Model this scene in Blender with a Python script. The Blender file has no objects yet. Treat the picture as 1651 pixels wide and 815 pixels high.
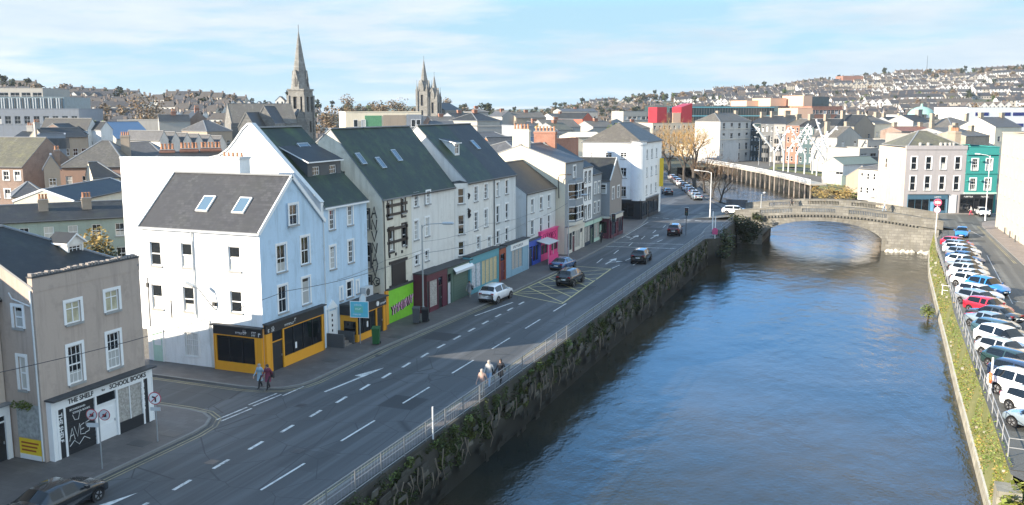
import bpy, math, random
from mathutils import Vector, Matrix
random.seed(7)
S=bpy.context.scene; COL=S.collection
R=math.radians; PI=math.pi
U=random.uniform
# ------------------------------------------------------------------ camera
CAMH=18.0; FPX=1480.0; YAW=R(21.7494); PITCH=R(8.8145)
cd=bpy.data.cameras.new('camera'); cam=bpy.data.objects.new('camera',cd); COL.objects.link(cam)
cam.location=(0,0,CAMH); cam.rotation_euler=(R(90)-PITCH,0,YAW)
cd.sensor_width=36; cd.lens=36*FPX/1651; cd.clip_start=.5; cd.clip_end=9000
S.camera=cam
def bearing(px,d,off=0):
    """ground position seen at map bearing px (survey column) and forward distance d"""
    k=(px-825.5)/FPX
    c,s=math.cos(YAW),math.sin(YAW)
    return (-s*d+c*k*d, c*d+s*k*d)
def level(py,d):
    return CAMH+(178-py)*d/1497.0
# ------------------------------------------------------------------ materials
MC={}
def _new(name):
    m=bpy.data.materials.new(name); m.use_nodes=True
    nt=m.node_tree; b=nt.nodes['Principled BSDF']; return m,nt,b
def N(nt,t,**k):
    n=nt.nodes.new(t)
    for a,v in k.items():
        if a.startswith('i_'):
            n.inputs[a[2:].replace('_',' ')].default_value=v
        else: setattr(n,a,v)
    return n
def mixc(nt,f,a,b,bt='MIX'):
    n=nt.nodes.new('ShaderNodeMix'); n.data_type='RGBA'; n.blend_type=bt
    for i,v in ((0,f),(6,a),(7,b)):
        if hasattr(v,'is_output'): nt.links.new(v,n.inputs[i])
        else: n.inputs[i].default_value=(v if i==0 else (*v,1) if len(v)==3 else v)
    return n.outputs[2]
def noise(nt,co,scale,detail=4,rough=.6,mp=None):
    if mp:
        q=nt.nodes.new('ShaderNodeMapping'); q.inputs['Scale'].default_value=mp; nt.links.new(co,q.inputs[0]); co=q.outputs[0]
    n=nt.nodes.new('ShaderNodeTexNoise'); n.inputs['Scale'].default_value=scale; n.inputs['Detail'].default_value=detail; n.inputs['Roughness'].default_value=rough
    nt.links.new(co,n.inputs['Vector']); return n.outputs[0]
def ramp(nt,f,a,b):
    r=nt.nodes.new('ShaderNodeMapRange'); r.inputs[1].default_value=a; r.inputs[2].default_value=b; nt.links.new(f,r.inputs[0]); return r.outputs[0]
def mul(c,k): return tuple(min(1,max(0,x*k)) for x in c)
def bumpn(nt,b,h,st,dist):
    n=nt.nodes.new('ShaderNodeBump'); n.inputs['Strength'].default_value=st; n.inputs['Distance'].default_value=dist
    nt.links.new(h,n.inputs['Height']); nt.links.new(n.outputs[0],b.inputs['Normal'])
def coords(nt,kind='Object'): return nt.nodes.new('ShaderNodeTexCoord').outputs[kind]
def plain(name,col,rough=.6,metal=0,spec=.5,var=.12,scale=3,coat=0):
    if name in MC: return MC[name]
    m,nt,b=_new(name); co=coords(nt)
    f=noise(nt,co,scale)
    nt.links.new(mixc(nt,f,mul(col,1-var),mul(col,1+var)),b.inputs['Base Color'])
    b.inputs['Roughness'].default_value=rough; b.inputs['Metallic'].default_value=metal
    b.inputs['Specular IOR Level'].default_value=spec
    if coat: b.inputs['Coat Weight'].default_value=coat; b.inputs['Coat Roughness'].default_value=.05
    MC[name]=m; return m
def plaster(name,col,dirt=.42,dcol=(.16,.15,.12),seed=0.,scale=1.):
    """painted render: soft mottling, rain streaks, damp patches"""
    if name in MC: return MC[name]
    m,nt,b=_new(name); co=coords(nt)
    a=mixc(nt,noise(nt,co,.45*scale),mul(col,.9),mul(col,1.07))
    fine=noise(nt,co,9*scale); a=mixc(nt,ramp(nt,fine,.3,.7),a,mul(col,1.03))
    st=ramp(nt,noise(nt,co,1.*scale,5,.7,(1.6,1.6,.16)),.5,.74)
    pa=ramp(nt,noise(nt,co,.7*scale,6,.7),.52,.75)
    mm=N(nt,'ShaderNodeMath',operation='MAXIMUM'); nt.links.new(st,mm.inputs[0]); nt.links.new(pa,mm.inputs[1])
    m2=N(nt,'ShaderNodeMath',operation='MULTIPLY'); nt.links.new(mm.outputs[0],m2.inputs[0]); m2.inputs[1].default_value=dirt
    a=mixc(nt,m2.outputs[0],a,dcol)
    nt.links.new(a,b.inputs['Base Color']); b.inputs['Roughness'].default_value=.85
    b.inputs['Specular IOR Level'].default_value=.25
    bumpn(nt,b,fine,.25,.01)
    MC[name]=m; return m
def slate(name,col,moss=.35,mcol=(.10,.11,.05),bw=.32,bh=.22):
    if name in MC: return MC[name]
    m,nt,b=_new(name); uv=coords(nt,'UV'); co=coords(nt)
    br=nt.nodes.new('ShaderNodeTexBrick'); nt.links.new(uv,br.inputs[0])
    for i,v in (('Scale',1),('Mortar Size',.012),('Brick Width',bw),('Row Height',bh),('Bias',-.1)): br.inputs[i].default_value=v
    br.inputs['Color1'].default_value=(*mul(col,.5),1); br.inputs['Color2'].default_value=(*mul(col,1.5),1); br.inputs['Mortar'].default_value=(*mul(col,.3),1)
    a=mixc(nt,ramp(nt,noise(nt,co,.35,6,.7),.42,.75),br.outputs[0],mul(col,.65))
    ms=N(nt,'ShaderNodeMath',operation='MULTIPLY'); nt.links.new(ramp(nt,noise(nt,co,.55,6,.75),.45,.63),ms.inputs[0]); ms.inputs[1].default_value=moss
    a=mixc(nt,ms.outputs[0],a,mcol)
    st=N(nt,'ShaderNodeMath',operation='MULTIPLY'); nt.links.new(ramp(nt,noise(nt,uv,1.2,4,.6,(1.5,.15,1)),.55,.8),st.inputs[0]); st.inputs[1].default_value=.75
    a=mixc(nt,st.outputs[0],a,mul(col,1.7))
    big=ramp(nt,noise(nt,uv,.5,5,.65,(1.,.35,1)),.35,.7); a=mixc(nt,big,mul(col,.62),a)
    nt.links.new(a,b.inputs['Base Color']); b.inputs['Roughness'].default_value=.62
    bumpn(nt,b,br.outputs[1],-.4,.02)
    MC[name]=m; return m
def brick(name,col,mort=(.3,.28,.25),bw=.23,bh=.078):
    if name in MC: return MC[name]
    m,nt,b=_new(name); co=coords(nt)
    q=nt.nodes.new('ShaderNodeSeparateXYZ'); nt.links.new(co,q.inputs[0])
    ad=N(nt,'ShaderNodeMath',operation='ADD'); nt.links.new(q.outputs[0],ad.inputs[0]); nt.links.new(q.outputs[1],ad.inputs[1])
    cb=nt.nodes.new('ShaderNodeCombineXYZ'); nt.links.new(ad.outputs[0],cb.inputs[0]); nt.links.new(q.outputs[2],cb.inputs[1])
    br=nt.nodes.new('ShaderNodeTexBrick'); nt.links.new(cb.outputs[0],br.inputs[0])
    for i,v in (('Scale',1),('Mortar Size',.01),('Brick Width',bw),('Row Height',bh)): br.inputs[i].default_value=v
    br.inputs['Color1'].default_value=(*mul(col,.75),1); br.inputs['Color2'].default_value=(*mul(col,1.2),1); br.inputs['Mortar'].default_value=(*mort,1)
    a=mixc(nt,noise(nt,co,.8,5),br.outputs[0],mul(col,.8),'MIX'); 
    a=mixc(nt,ramp(nt,noise(nt,co,.5,5,.7),.5,.75),a,mul(col,.6))
    nt.links.new(a,b.inputs['Base Color']); b.inputs['Roughness'].default_value=.9
    MC[name]=m; return m
def glass(name,col=(.012,.016,.02),curtain=None):
    if name in MC: return MC[name]
    m,nt,b=_new(name)
    c=col
    if curtain:
        co=coords(nt); q=nt.nodes.new('ShaderNodeSeparateXYZ'); nt.links.new(co,q.inputs[0])
        w=nt.nodes.new('ShaderNodeTexWave'); w.inputs['Scale'].default_value=3.5; w.inputs['Distortion'].default_value=1.5; nt.links.new(co,w.inputs[0])
        oi=nt.nodes.new('ShaderNodeObjectInfo')
        a=mixc(nt,w.outputs[1],mul(curtain,.7),curtain)
        gt=N(nt,'ShaderNodeMath',operation='LESS_THAN'); nt.links.new(q.outputs[2],gt.inputs[0]); 
        mm=N(nt,'ShaderNodeMath',operation='MULTIPLY'); nt.links.new(oi.outputs['Random'],mm.inputs[0]); mm.inputs[1].default_value=1.7
        nt.links.new(mm.outputs[0],gt.inputs[1])
        nt.links.new(mixc(nt,gt.outputs[0],col,a),b.inputs['Base Color'])
    else:
        b.inputs['Base Color'].default_value=(*col,1)
    b.inputs['Roughness'].default_value=.04; b.inputs['Specular IOR Level'].default_value=.6
    MC[name]=m; return m
def foliage(name,col,var=.5):
    if name in MC: return MC[name]
    m,nt,b=_new(name); co=coords(nt)
    g=nt.nodes.new('ShaderNodeNewGeometry')
    a=mixc(nt,g.outputs['Random Per Island'],mul(col,1-var),mul(col,1+var))
    a=mixc(nt,ramp(nt,noise(nt,co,.5,3),.4,.65),a,(col[0]*1.5,col[1]*1.1,col[2]*.8))
    nt.links.new(a,b.inputs['Base Color']); b.inputs['Roughness'].default_value=.6
    b.inputs['Specular IOR Level'].default_value=.3
    MC[name]=m; return m
WHITE=plain('white_paint',(.78,.78,.77),.5,var=.05)
BLACKM=plain('black_paint',(.015,.015,.018),.4,var=.2)
STEEL=plain('galvanised_steel',(.42,.44,.45),.45,.6)
DARKSTEEL=plain('dark_metal',(.06,.06,.065),.5,.3)
STONESILL=plain('stone_sill',(.3,.3,.29),.8)
GL=glass('window_glass'); GLC=glass('window_glass_net_curtain',curtain=(.5,.5,.48)); GLS=glass('skylight_glass',(.10,.16,.22))
GLR=glass('window_glass_pale_blind',curtain=(.62,.6,.55)); SHOPGL=glass('shop_glass',(.008,.010,.013))
LEAD=plain('lead_grey',(.2,.21,.22),.6)
PIPE=plain('drainpipe_black',(.03,.03,.03),.5)
POT=plain('terracotta',(.42,.2,.11),.8)
S_DARK=slate('slate_dark',(.028,.03,.034),.25)
S_GREEN=slate('slate_mossy_green',(.021,.038,.026),.95,(.06,.10,.03))
S_SLATE=slate('slate_mid',(.058,.058,.063),.1)
S_GREY=slate('slate_grey',(.105,.105,.11),.15)
S_TAN=slate('slate_tan',(.15,.135,.115),.25,(.2,.19,.1))
S_MOSS=slate('slate_moss',(.15,.14,.10),.6,(.2,.19,.08))
S_RED=slate('tile_red',(.3,.12,.07),.3)
B_RED=brick('brick_red',(.33,.14,.09)); B_PINK=brick('brick_pink',(.27,.185,.145)); B_TAN=brick('brick_tan',(.4,.32,.24))
# ------------------------------------------------------------------ mesh helpers
class MB:
    def __init__(s): s.v=[]; s.f=[]; s.m=[]; s.mats=[]; s.uv={}
    def mi(s,m):
        if m not in s.mats: s.mats.append(m)
        return s.mats.index(m)
    def face(s,pts,m,uv=None):
        i=len(s.v); s.v+= [tuple(p) for p in pts]; s.f.append(tuple(range(i,i+len(pts)))); s.m.append(s.mi(m))
        if uv: s.uv[len(s.f)-1]=uv
    def mesh(s,v,f,m):
        us=sorted({a for q in f for a in q})
        if len(us)<len(v): k={a:i for i,a in enumerate(us)}; v=[v[a] for a in us]; f=[tuple(k[a] for a in q) for q in f]
        i=len(s.v); s.v+=[tuple(p) for p in v]; k=s.mi(m)
        for q in f: s.f.append(tuple(a+i for a in q)); s.m.append(k)
    def box(s,x0,y0,z0,x1,y1,z1,m):
        v=[(x0,y0,z0),(x1,y0,z0),(x1,y1,z0),(x0,y1,z0),(x0,y0,z1),(x1,y0,z1),(x1,y1,z1),(x0,y1,z1)]
        s.mesh(v,[(0,3,2,1),(4,5,6,7),(0,1,5,4),(1,2,6,5),(2,3,7,6),(3,0,4,7)],m)
    def beam(s,p,q,w,h,m,up=(0,0,1)):
        p=Vector(p); q=Vector(q); d=(q-p).normalized(); u=Vector(up)
        if abs(d.dot(u))>.98: u=Vector((0,1,0))
        a=d.cross(u).normalized()*w/2; b=a.cross(d).normalized()*h/2
        v=[p-a-b,p+a-b,p+a+b,p-a+b,q-a-b,q+a-b,q+a+b,q-a+b]
        s.mesh(v,[(0,3,2,1),(4,5,6,7),(0,1,5,4),(1,2,6,5),(2,3,7,6),(3,0,4,7)],m)
    def tube(s,pts,rs,m,n=8,cap=True):
        pts=[Vector(p) for p in pts]
        if not hasattr(rs,'__len__'): rs=[rs]*len(pts)
        V=[]; F=[]
        for i,p in enumerate(pts):
            d=(pts[min(i+1,len(pts)-1)]-pts[max(i-1,0)]).normalized()
            u=Vector((0,0,1)) if abs(d.z)<.9 else Vector((1,0,0))
            a=d.cross(u).normalized(); b=a.cross(d).normalized()
            for k in range(n):
                t=2*PI*k/n; V.append(p+(a*math.cos(t)+b*math.sin(t))*rs[i])
        for i in range(len(pts)-1):
            for k in range(n):
                F.append((i*n+k,i*n+(k+1)%n,(i+1)*n+(k+1)%n,(i+1)*n+k))
        if cap: F.append(tuple(range(n))); F.append(tuple((len(pts)-1)*n+k for k in range(n))[::-1])
        s.mesh(V,F,m)
    def lathe(s,c,prof,m,n=12):
        s.tube([(c[0],c[1],c[2]+z) for r,z in prof],[max(r,.001) for r,z in prof],m,n)
    def slab(s,pts,t,m,m2=None):
        """polygon sheet with thickness t downwards and metric uv along its first edge"""
        P=[Vector(p) for p in pts]; u=(P[1]-P[0]).normalized(); nrm=(P[1]-P[0]).cross(P[-1]-P[0]).normalized(); w=nrm.cross(u)
        uv=[((p-P[0]).dot(u),(p-P[0]).dot(w)) for p in P]
        if nrm.z<0: s.face(P[::-1],m,uv[::-1])
        else: s.face(P,m,uv)
        Q=[p-Vector((0,0,t)) for p in P]; m2=m2 or m
        s.face(Q,m2)
        for i in range(len(P)):
            j=(i+1)%len(P); s.face([P[i],P[j],Q[j],Q[i]],m2)
    def prism(s,pts,y0,y1,m):
        """outline in x,z extruded from y0 to y1"""
        n=len(pts); A=[(x,y0,z) for x,z in pts]; B=[(x,y1,z) for x,z in pts]
        s.face(A,m); s.face(B[::-1],m)
        for i in range(n):
            j=(i+1)%n; s.face([A[j],A[i],B[i],B[j]],m)
    def data(s,name,smooth=False):
        me=bpy.data.meshes.new(name); me.from_pydata(s.v,[],s.f)
        for m in s.mats: me.materials.append(m)
        me.polygons.foreach_set('material_index',s.m)
        if s.uv:
            L=me.uv_layers.new(name='uv').data
            for p in me.polygons:
                if p.index in s.uv:
                    for li,c in zip(p.loop_indices,s.uv[p.index]): L[li].uv=c
        if smooth:
            me.polygons.foreach_set('use_smooth',[True]*len(me.polygons))
        me.update(); return me
    def build(s,name,parent=None,loc=(0,0,0),rz=0,smooth=False):
        return link(name,s.data(name,smooth),parent,loc,rz)
def link(name,me,parent=None,loc=(0,0,0),rz=0):
    o=bpy.data.objects.new(name,me); COL.objects.link(o)
    o.location=loc; o.rotation_euler=(0,0,rz)
    if parent: o.parent=parent
    return o
def tag(o,label,cat,group=None,kind=None):
    if label: o['label']=label
    if cat: o['category']=cat
    if group: o['group']=group
    if kind: o['kind']=kind
    return o
def thing(name,label,cat,loc=(0,0,0),rz=0,group=None):
    return tag(link(name,None,None,loc,rz),label,cat,group)
def structure(mb,name,**k):
    o=mb.build(name,**k); o['kind']='structure'; return o
def copy_tree(o,parent=None):
    c=o.copy(); COL.objects.link(c)
    if parent: c.parent=parent
    for ch in list(o.children): copy_tree(ch,c)
    return c
TXT=[]
def text(s,size,mat,parent,loc,rot=(R(90),0,0),name='lettering',ex=.008,align='LEFT',sx=1,bold=0.0,spacing=1.,line=1.):
    cu=bpy.data.curves.new(name,'FONT'); cu.body=s; cu.size=size; cu.extrude=ex; cu.align_x=align; cu.offset=bold; cu.resolution_u=3
    cu.space_character=spacing; cu.space_line=line
    o=bpy.data.objects.new(name,cu); COL.objects.link(o)
    bpy.context.view_layer.update()
    me=bpy.data.meshes.new_from_object(o.evaluated_get(bpy.context.evaluated_depsgraph_get()))
    bpy.data.objects.remove(o); me.materials.clear(); me.materials.append(mat)
    q=link(name,me,parent,loc); q.rotation_euler=rot; q.scale=(sx,1,1); return q
# ------------------------------------------------------------------ windows and houses
WC={}
def _frame(w,h,style,fm):
    k=('f',round(w,2),round(h,2),style,fm.name)
    if k in WC: return WC[k]
    b=MB(); t=.07; y0,y1=.07,.13
    b.box(0,y0,0,t,y1,h,fm); b.box(w-t,y0,0,w,y1,h,fm); b.box(t,y0,0,w-t,y1,t,fm); b.box(t,y0,h-t,w-t,y1,h,fm)
    if style in 'sga': b.box(t,y0-.01,h*.5-.035,w-t,y1,h*.5+.035,fm)
    if style=='g':
        for i in (1,2): b.box(w*i/3-.015,y0+.01,t,w*i/3+.015,y1-.005,h*.5-.035,fm); b.box(w*i/3-.015,y0+.01,h*.5+.035,w*i/3+.015,y1-.005,h-t,fm)
        for q in (.27,.75): b.box(t,y0+.012,h*q-.015,w-t,y1-.007,h*q+.015,fm)
    if style=='s' and w>.95: b.box(w*.5-.015,y0+.01,t,w*.5+.015,y1-.005,h*.5-.035,fm); b.box(w*.5-.015,y0+.01,h*.5+.035,w*.5+.015,y1-.005,h-t,fm)
    if style=='c': b.box(w*.5-.03,y0-.005,t,w*.5+.03,y1,h-t,fm); b.box(t,y0-.01,h*.68-.025,w-t,y1,h*.68+.025,fm)
    if style=='m':
        n=max(2,round(w/.7))
        for i in range(1,n): b.box(w*i/n-.03,y0-.005,t,w*i/n+.03,y1,h-t,fm)
    if style=='a':
        n=8; pts=[(0,h+.001)]+[(w/2-w/2*math.cos(PI*i/n),h+.001+w/2*.8*math.sin(PI*i/n)) for i in range(0,n+1)]
        for i in range(1,n+1):
            p,q=pts[i],pts[i+1]; b.beam((p[0],.08,p[1]),(q[0],.08,q[1]),.1,.07,fm)
    WC[k]=b.data('window'); return WC[k]
def _pane(w,h,gm,arch=False):
    k=('p',round(w,2),round(h,2),gm.name,arch)
    if k in WC: return WC[k]
    b=MB()
    if arch:
        n=8; b.prism([(.02,.02),(w-.02,.02),(w-.02,h)]+[(w/2+(w/2-.02)*math.cos(PI*i/n),h+w/2*.8*math.sin(PI*i/n)) for i in range(1,n)]+[(.02,h)],.1,.12,gm)
    else: b.box(.02,.1,.02,w-.02,.12,h-.02,gm)
    WC[k]=b.data('pane'); return WC[k]
def _sill(w,m):
    k=('s',round(w,2),m.name)
    if k in WC: return WC[k]
    b=MB(); b.box(-.1,-.1,-.11,w+.1,.09,-.001,m); WC[k]=b.data('sill'); return WC[k]
def _surround(w,h,m,t=.16):
    k=('r',round(w,2),round(h,2),m.name)
    if k in WC: return WC[k]
    b=MB(); y0,y1=-.035,.004
    b.box(-t,y0,-.0,-.001,y1,h+t,m); b.box(w+.001,y0,0,w+t,y1,h+t,m); b.box(-.001,y0,h+.001,w+.001,y1,h+t,m)
    WC[k]=b.data('surround'); return WC[k]
def window(t,face,u,z,w,h,style='s',fm=None,gm=None,sill=STONESILL,sur=None,proud=0):
    """style s sash, g georgian, c casement, m mullions, p plain, a arched"""
    fm=fm or WHITE; gm=gm if (gm and gm is not GL) else random.choice((GLC,GLC,GL,GL,GLR))
    ox,oy,rot,_=t['F'][face] if False else FACES[t.name][face]
    c,s=math.cos(R(rot)),math.sin(R(rot)); y=-proud
    f=link('window',_frame(w,h,style,fm),t,(ox+c*u-s*y,oy+s*u+c*y,z),R(rot))
    link('pane',_pane(w,h,gm,style=='a'),f)
    if sill: link('sill',_sill(w,sill),f)
    if sur: link('surround',_surround(w,h,sur),f)
    return f
FACES={}
def panel(b,xf,L,H,ops,m,rev=.15,z0=0.,rm=None):
    ops=[(max(.01,u),max(z0+.005,z),min(L-.01,u+w),min(H-.01,z+h)) for u,z,w,h in ops]
    xs=sorted({0,L,*[o[0] for o in ops],*[o[2] for o in ops]}); zs=sorted({z0,H,*[o[1] for o in ops],*[o[3] for o in ops]})
    for i in range(len(xs)-1):
        for j in range(len(zs)-1):
            cx,cz=(xs[i]+xs[i+1])/2,(zs[j]+zs[j+1])/2
            if any(o[0]<cx<o[2] and o[1]<cz<o[3] for o in ops): continue
            b.face([xf(xs[i],0,zs[j]),xf(xs[i+1],0,zs[j]),xf(xs[i+1],0,zs[j+1]),xf(xs[i],0,zs[j+1])],m)
    rm=rm or m
    for a,c,d,e in ops:
        for p,q in (((a,c),(d,c)),((d,c),(d,e)),((d,e),(a,e)),((a,e),(a,c))):
            b.face([xf(p[0],0,p[1]),xf(p[0],rev,p[1]),xf(q[0],rev,q[1]),xf(q[0],0,q[1])],rm)
def facexf(L,D):
    F={'F':(0,0,0,L),'R':(L,0,90,D),'B':(L,D,180,L),'L':(0,D,270,D)}
    def mk(k):
        ox,oy,rot,ln=F[k]; c,s=math.cos(R(rot)),math.sin(R(rot))
        return lambda u,y,z:(ox+c*u-s*y,oy+s*u+c*y,z)
    return F,mk
def chimney(t,x,y,w,d,z0,z1,m,n=3,pot=POT):
    b=MB(); b.box(x-w/2,y-d/2,z0,x+w/2,y+d/2,z1,m); b.box(x-w/2-.07,y-d/2-.07,z1-.28,x+w/2+.07,y+d/2+.07,z1-.1,m); b.box(x-w/2-.04,y-d/2-.04,z1+.002,x+w/2+.04,y+d/2+.04,z1+.08,STONESILL)
    c=b.build('chimney',t)
    if n:
        k=('pot',pot.name)
        if k not in WC:
            q=MB(); q.lathe((0,0,0),[(.15,0),(.12,.3),(.11,.5),(.14,.55),(.14,.6)],pot,8); WC[k]=q.data('chimney_pot')
        for i in range(n):
            f=(i+.5)/n-.5
            link('chimney_pot',WC[k],c,(x+(f*w if w>=d else 0),y+(f*d if d>w else 0),z1+.08))
    return c
def house(name,label,cat,x,y,rz,L,D,ev,rg,wall,roof,axis='x',hip=(0,0),wins=(),chim=(),z=0,group=None,over=.2,og=.05,rpos=.5,flat=False,fascia=None,sides=None,ridge=True,barge=None,gutter=True,skirt=0):
    """one building: local x along its front, front faces local -y; wins = (face, style, surround, sill, [(u,z,w,h)..])"""
    t=thing(name,label,cat,(x,y,z),R(rz),group)
    F,mk=facexf(L,D); FACES[t.name]=F
    b=MB()
    sm=sides or {}
    for k in 'FRBL':
        ops=[o for w in wins if w[0]==k for o in w[4] if o[1]+o[3]<ev-.02]
        panel(b,mk(k),F[k][3],ev,ops,sm.get(k,wall),z0=-skirt)
    if not flat:
        if axis=='x':
            yr=D*rpos
            if hip[0]==0: b.face([mk('L')(0,0,ev),mk('L')(D,0,ev),mk('L')(D-yr,0,rg)],sm.get('L',wall))
            if hip[1]==0: b.face([mk('R')(0,0,ev),mk('R')(D,0,ev),mk('R')(yr,0,rg)],sm.get('R',wall))
        else:
            xr=L*rpos
            if hip[0]==0: b.face([mk('F')(0,0,ev),mk('F')(L,0,ev),mk('F')(xr,0,rg)],sm.get('F',wall))
            if hip[1]==0: b.face([mk('B')(0,0,ev),mk('B')(L,0,ev),mk('B')(L-xr,0,rg)],sm.get('B',wall))
    b.build('wall',t)
    rb=MB()
    if flat:
        rb.box(.25,.25,ev-.55,L-.25,D-.25,ev-.35,roof)
        rb.build('roof',t)
        c=MB(); f=fascia or wall
        c.box(-.06,-.06,ev+.002,L+.06,.25,ev+.12,f); c.box(-.06,D-.25,ev+.002,L+.06,D+.06,ev+.12,f); c.box(-.06,.25,ev+.002,.25,D-.25,ev+.12,f); c.box(L-.25,.25,ev+.002,L+.06,D-.25,ev+.12,f)
        c.build('coping',t)
    else:
        e=.14
        if axis=='x':
            yr=D*rpos; s1=(rg-ev)/yr; s2=(rg-ev)/(D-yr); o1=over*s1; o2=over*s2
            hl=hip[0] or -og; hr=hip[1] or -og
            xl=-over if hip[0] else -og; xr_=L+over if hip[1] else L+og
            A=(xl,-over,ev-o1+e); B=(xr_,-over,ev-o1+e); C=(L-hr,yr,rg+e); Dd=(hl,yr,rg+e); E_=(xr_,D+over,ev-o2+e); G_=(xl,D+over,ev-o2+e)
            rb.slab([A,B,C,Dd],e-.01,roof,LEAD); rb.slab([E_,G_,Dd,C],e-.01,roof,LEAD)
            if hip[0]: rb.slab([G_,A,Dd],e-.01,roof,LEAD)
            if hip[1]: rb.slab([B,E_,C],e-.01,roof,LEAD)
            if ridge: rb.beam((Dd[0],yr,rg+e),(C[0],yr,rg+e),.3,.1,LEAD)
            if ridge and hip[0]: rb.beam(A,Dd,.22,.09,LEAD); rb.beam(G_,Dd,.22,.09,LEAD)
            if ridge and hip[1]: rb.beam(B,C,.22,.09,LEAD); rb.beam(E_,C,.22,.09,LEAD)
            ge=[(A,B),(G_,E_)]
            vg=[(A,Dd),(G_,Dd)]*(not hip[0])+[(B,C),(E_,C)]*(not hip[1])
        else:
            xr=L*rpos; s1=(rg-ev)/xr; s2=(rg-ev)/(L-xr); o1=over*s1; o2=over*s2
            hf=hip[0] or -og; hb=hip[1] or -og
            yl=-over if hip[0] else -og; yb=D+over if hip[1] else D+og
            A=(-over,yb,ev-o1+e); B=(-over,yl,ev-o1+e); C=(xr,hf,rg+e); Dd=(xr,D-hb,rg+e); E_=(L+over,yl,ev-o2+e); G_=(L+over,yb,ev-o2+e)
            rb.slab([A,B,C,Dd],e-.01,roof,LEAD); rb.slab([E_,G_,Dd,C],e-.01,roof,LEAD)
            if hip[0]: rb.slab([B,E_,C],e-.01,roof,LEAD)
            if hip[1]: rb.slab([G_,A,Dd],e-.01,roof,LEAD)
            if ridge: rb.beam(C,Dd,.3,.1,LEAD)
            ge=[(A,B),(E_,G_)]
            vg=[(B,C),(E_,C)]*(not hip[0])+[(A,Dd),(G_,Dd)]*(not hip[1])
        rb.build('roof',t)
        if gutter:
            for p,q in ge:
                g=MB(); g.beam((p[0],p[1],p[2]-.12),(q[0],q[1],q[2]-.12),.12,.11,fascia or PIPE); g.build('gutter',t)
        if barge:
            for p,q in vg:
                g=MB(); g.beam((p[0],p[1],p[2]-.05),(q[0],q[1],q[2]-.05),.1,.26,barge); g.build('bargeboard',t)
    for w in wins:
        k,style,sur,sill,lst=w[:5]
        for (u,zz,ww,hh) in lst:
            proud=.13 if zz+hh>=ev-.02 else 0
            window(t,k,u,zz,ww,hh,style,sur=sur,sill=sill,gm=w[5] if len(w)>5 else None,fm=w[6] if len(w)>6 else None,proud=proud)
    for ch in chim: chimney(t,*ch)
    return t
def skylight(t,c,right,up,w,h,fm=STEEL,gm=GLS):
    """roof window lying on a slope: c centre, right/up unit vectors along the slope"""
    c=Vector(c); r=Vector(right).normalized(); u=Vector(up).normalized(); n=r.cross(u)
    if n.z<0: n=-n
    M=Matrix((r,u,n)).transposed().to_4x4(); M.translation=c
    b=MB(); k=.08
    b.box(-w/2,-h/2,-.06,-w/2+k,h/2,.09,fm); b.box(w/2-k,-h/2,-.06,w/2,h/2,.09,fm); b.box(-w/2+k,-h/2,-.06,w/2-k,-h/2+k,.09,fm); b.box(-w/2+k,h/2-k,-.06,w/2-k,h/2,.09,fm)
    o=b.build('skylight',t); o.matrix_local=M
    g=MB(); g.box(-w/2+k,-h/2+k,.0,w/2-k,h/2-k,.06,gm); g.build('pane',o)
    return o
def dormer(t,x0,x1,yf,zb,zt,yback,wall,roof,nw=1,fm=None,rise=.5,style='g',shed=True,wh=None):
    """dormer on the front slope: front face at local y=yf"""
    fm=fm or WHITE; b=MB(); w=x1-x0; F={'F':(x0,yf,0,w)}
    xf=lambda u,y,z:(x0+u,yf+y,z)
    hh=wh or (zt-zb-.3); ww=min(1.0,w/nw-.25)
    ops=[(w*(i+.5)/nw-ww/2,zb+.12,ww,hh) for i in range(nw)]
    panel(b,xf,w,zt,ops,wall,z0=zb)
    b.face([(x0,yf,zb),(x0,yf,zt),(x0,yback,zt+(rise if shed else 0)),(x0,yback,zb)],wall); b.face([(x1,yf,zb),(x1,yf,zt),(x1,yback,zt+(rise if shed else 0)),(x1,yback,zb)],wall)
    if not shed: b.face([(x0,yf,zt),(x1,yf,zt),((x0+x1)/2,yf,zt+rise)],wall)
    d=b.build('dormer',t)
    r=MB()
    if shed: r.slab([(x0-.15,yf-.2,zt+.08),(x1+.15,yf-.2,zt+.08),(x1+.15,yback,zt+rise+.1),(x0-.15,yback,zt+rise+.1)],.1,roof,WHITE)
    else:
        xm=(x0+x1)/2
        r.slab([(x0-.15,yback,zt-.02),(x0-.15,yf-.15,zt-.02),(xm,yf-.15,zt+rise+.1),(xm,yback,zt+rise+.1)],.1,roof,WHITE)
        r.slab([(x1+.15,yf-.15,zt-.02),(x1+.15,yback,zt-.02),(xm,yback,zt+rise+.1),(xm,yf-.15,zt+rise+.1)],.1,roof,WHITE)
    r.build('dormer_roof',d)
    for u,z,w_,h_ in ops:
        f=link('dormer_window',_frame(w_,h_,style,fm),d,(x0+u,yf,z))
        # the glass belongs to the frame's own opening; third level is the deepest allowed
        q=MB(); q.box(.02,.1,.02,w_-.02,.12,h_-.02,GL)
        link('dormer_pane',_pane(w_,h_,GL),d,(x0+u,yf,z))
    return d
def pipe(t,pts,r=.05,m=None):
    b=MB(); b.tube(pts,r,m or PIPE,6); return b.build('drainpipe',t)
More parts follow.
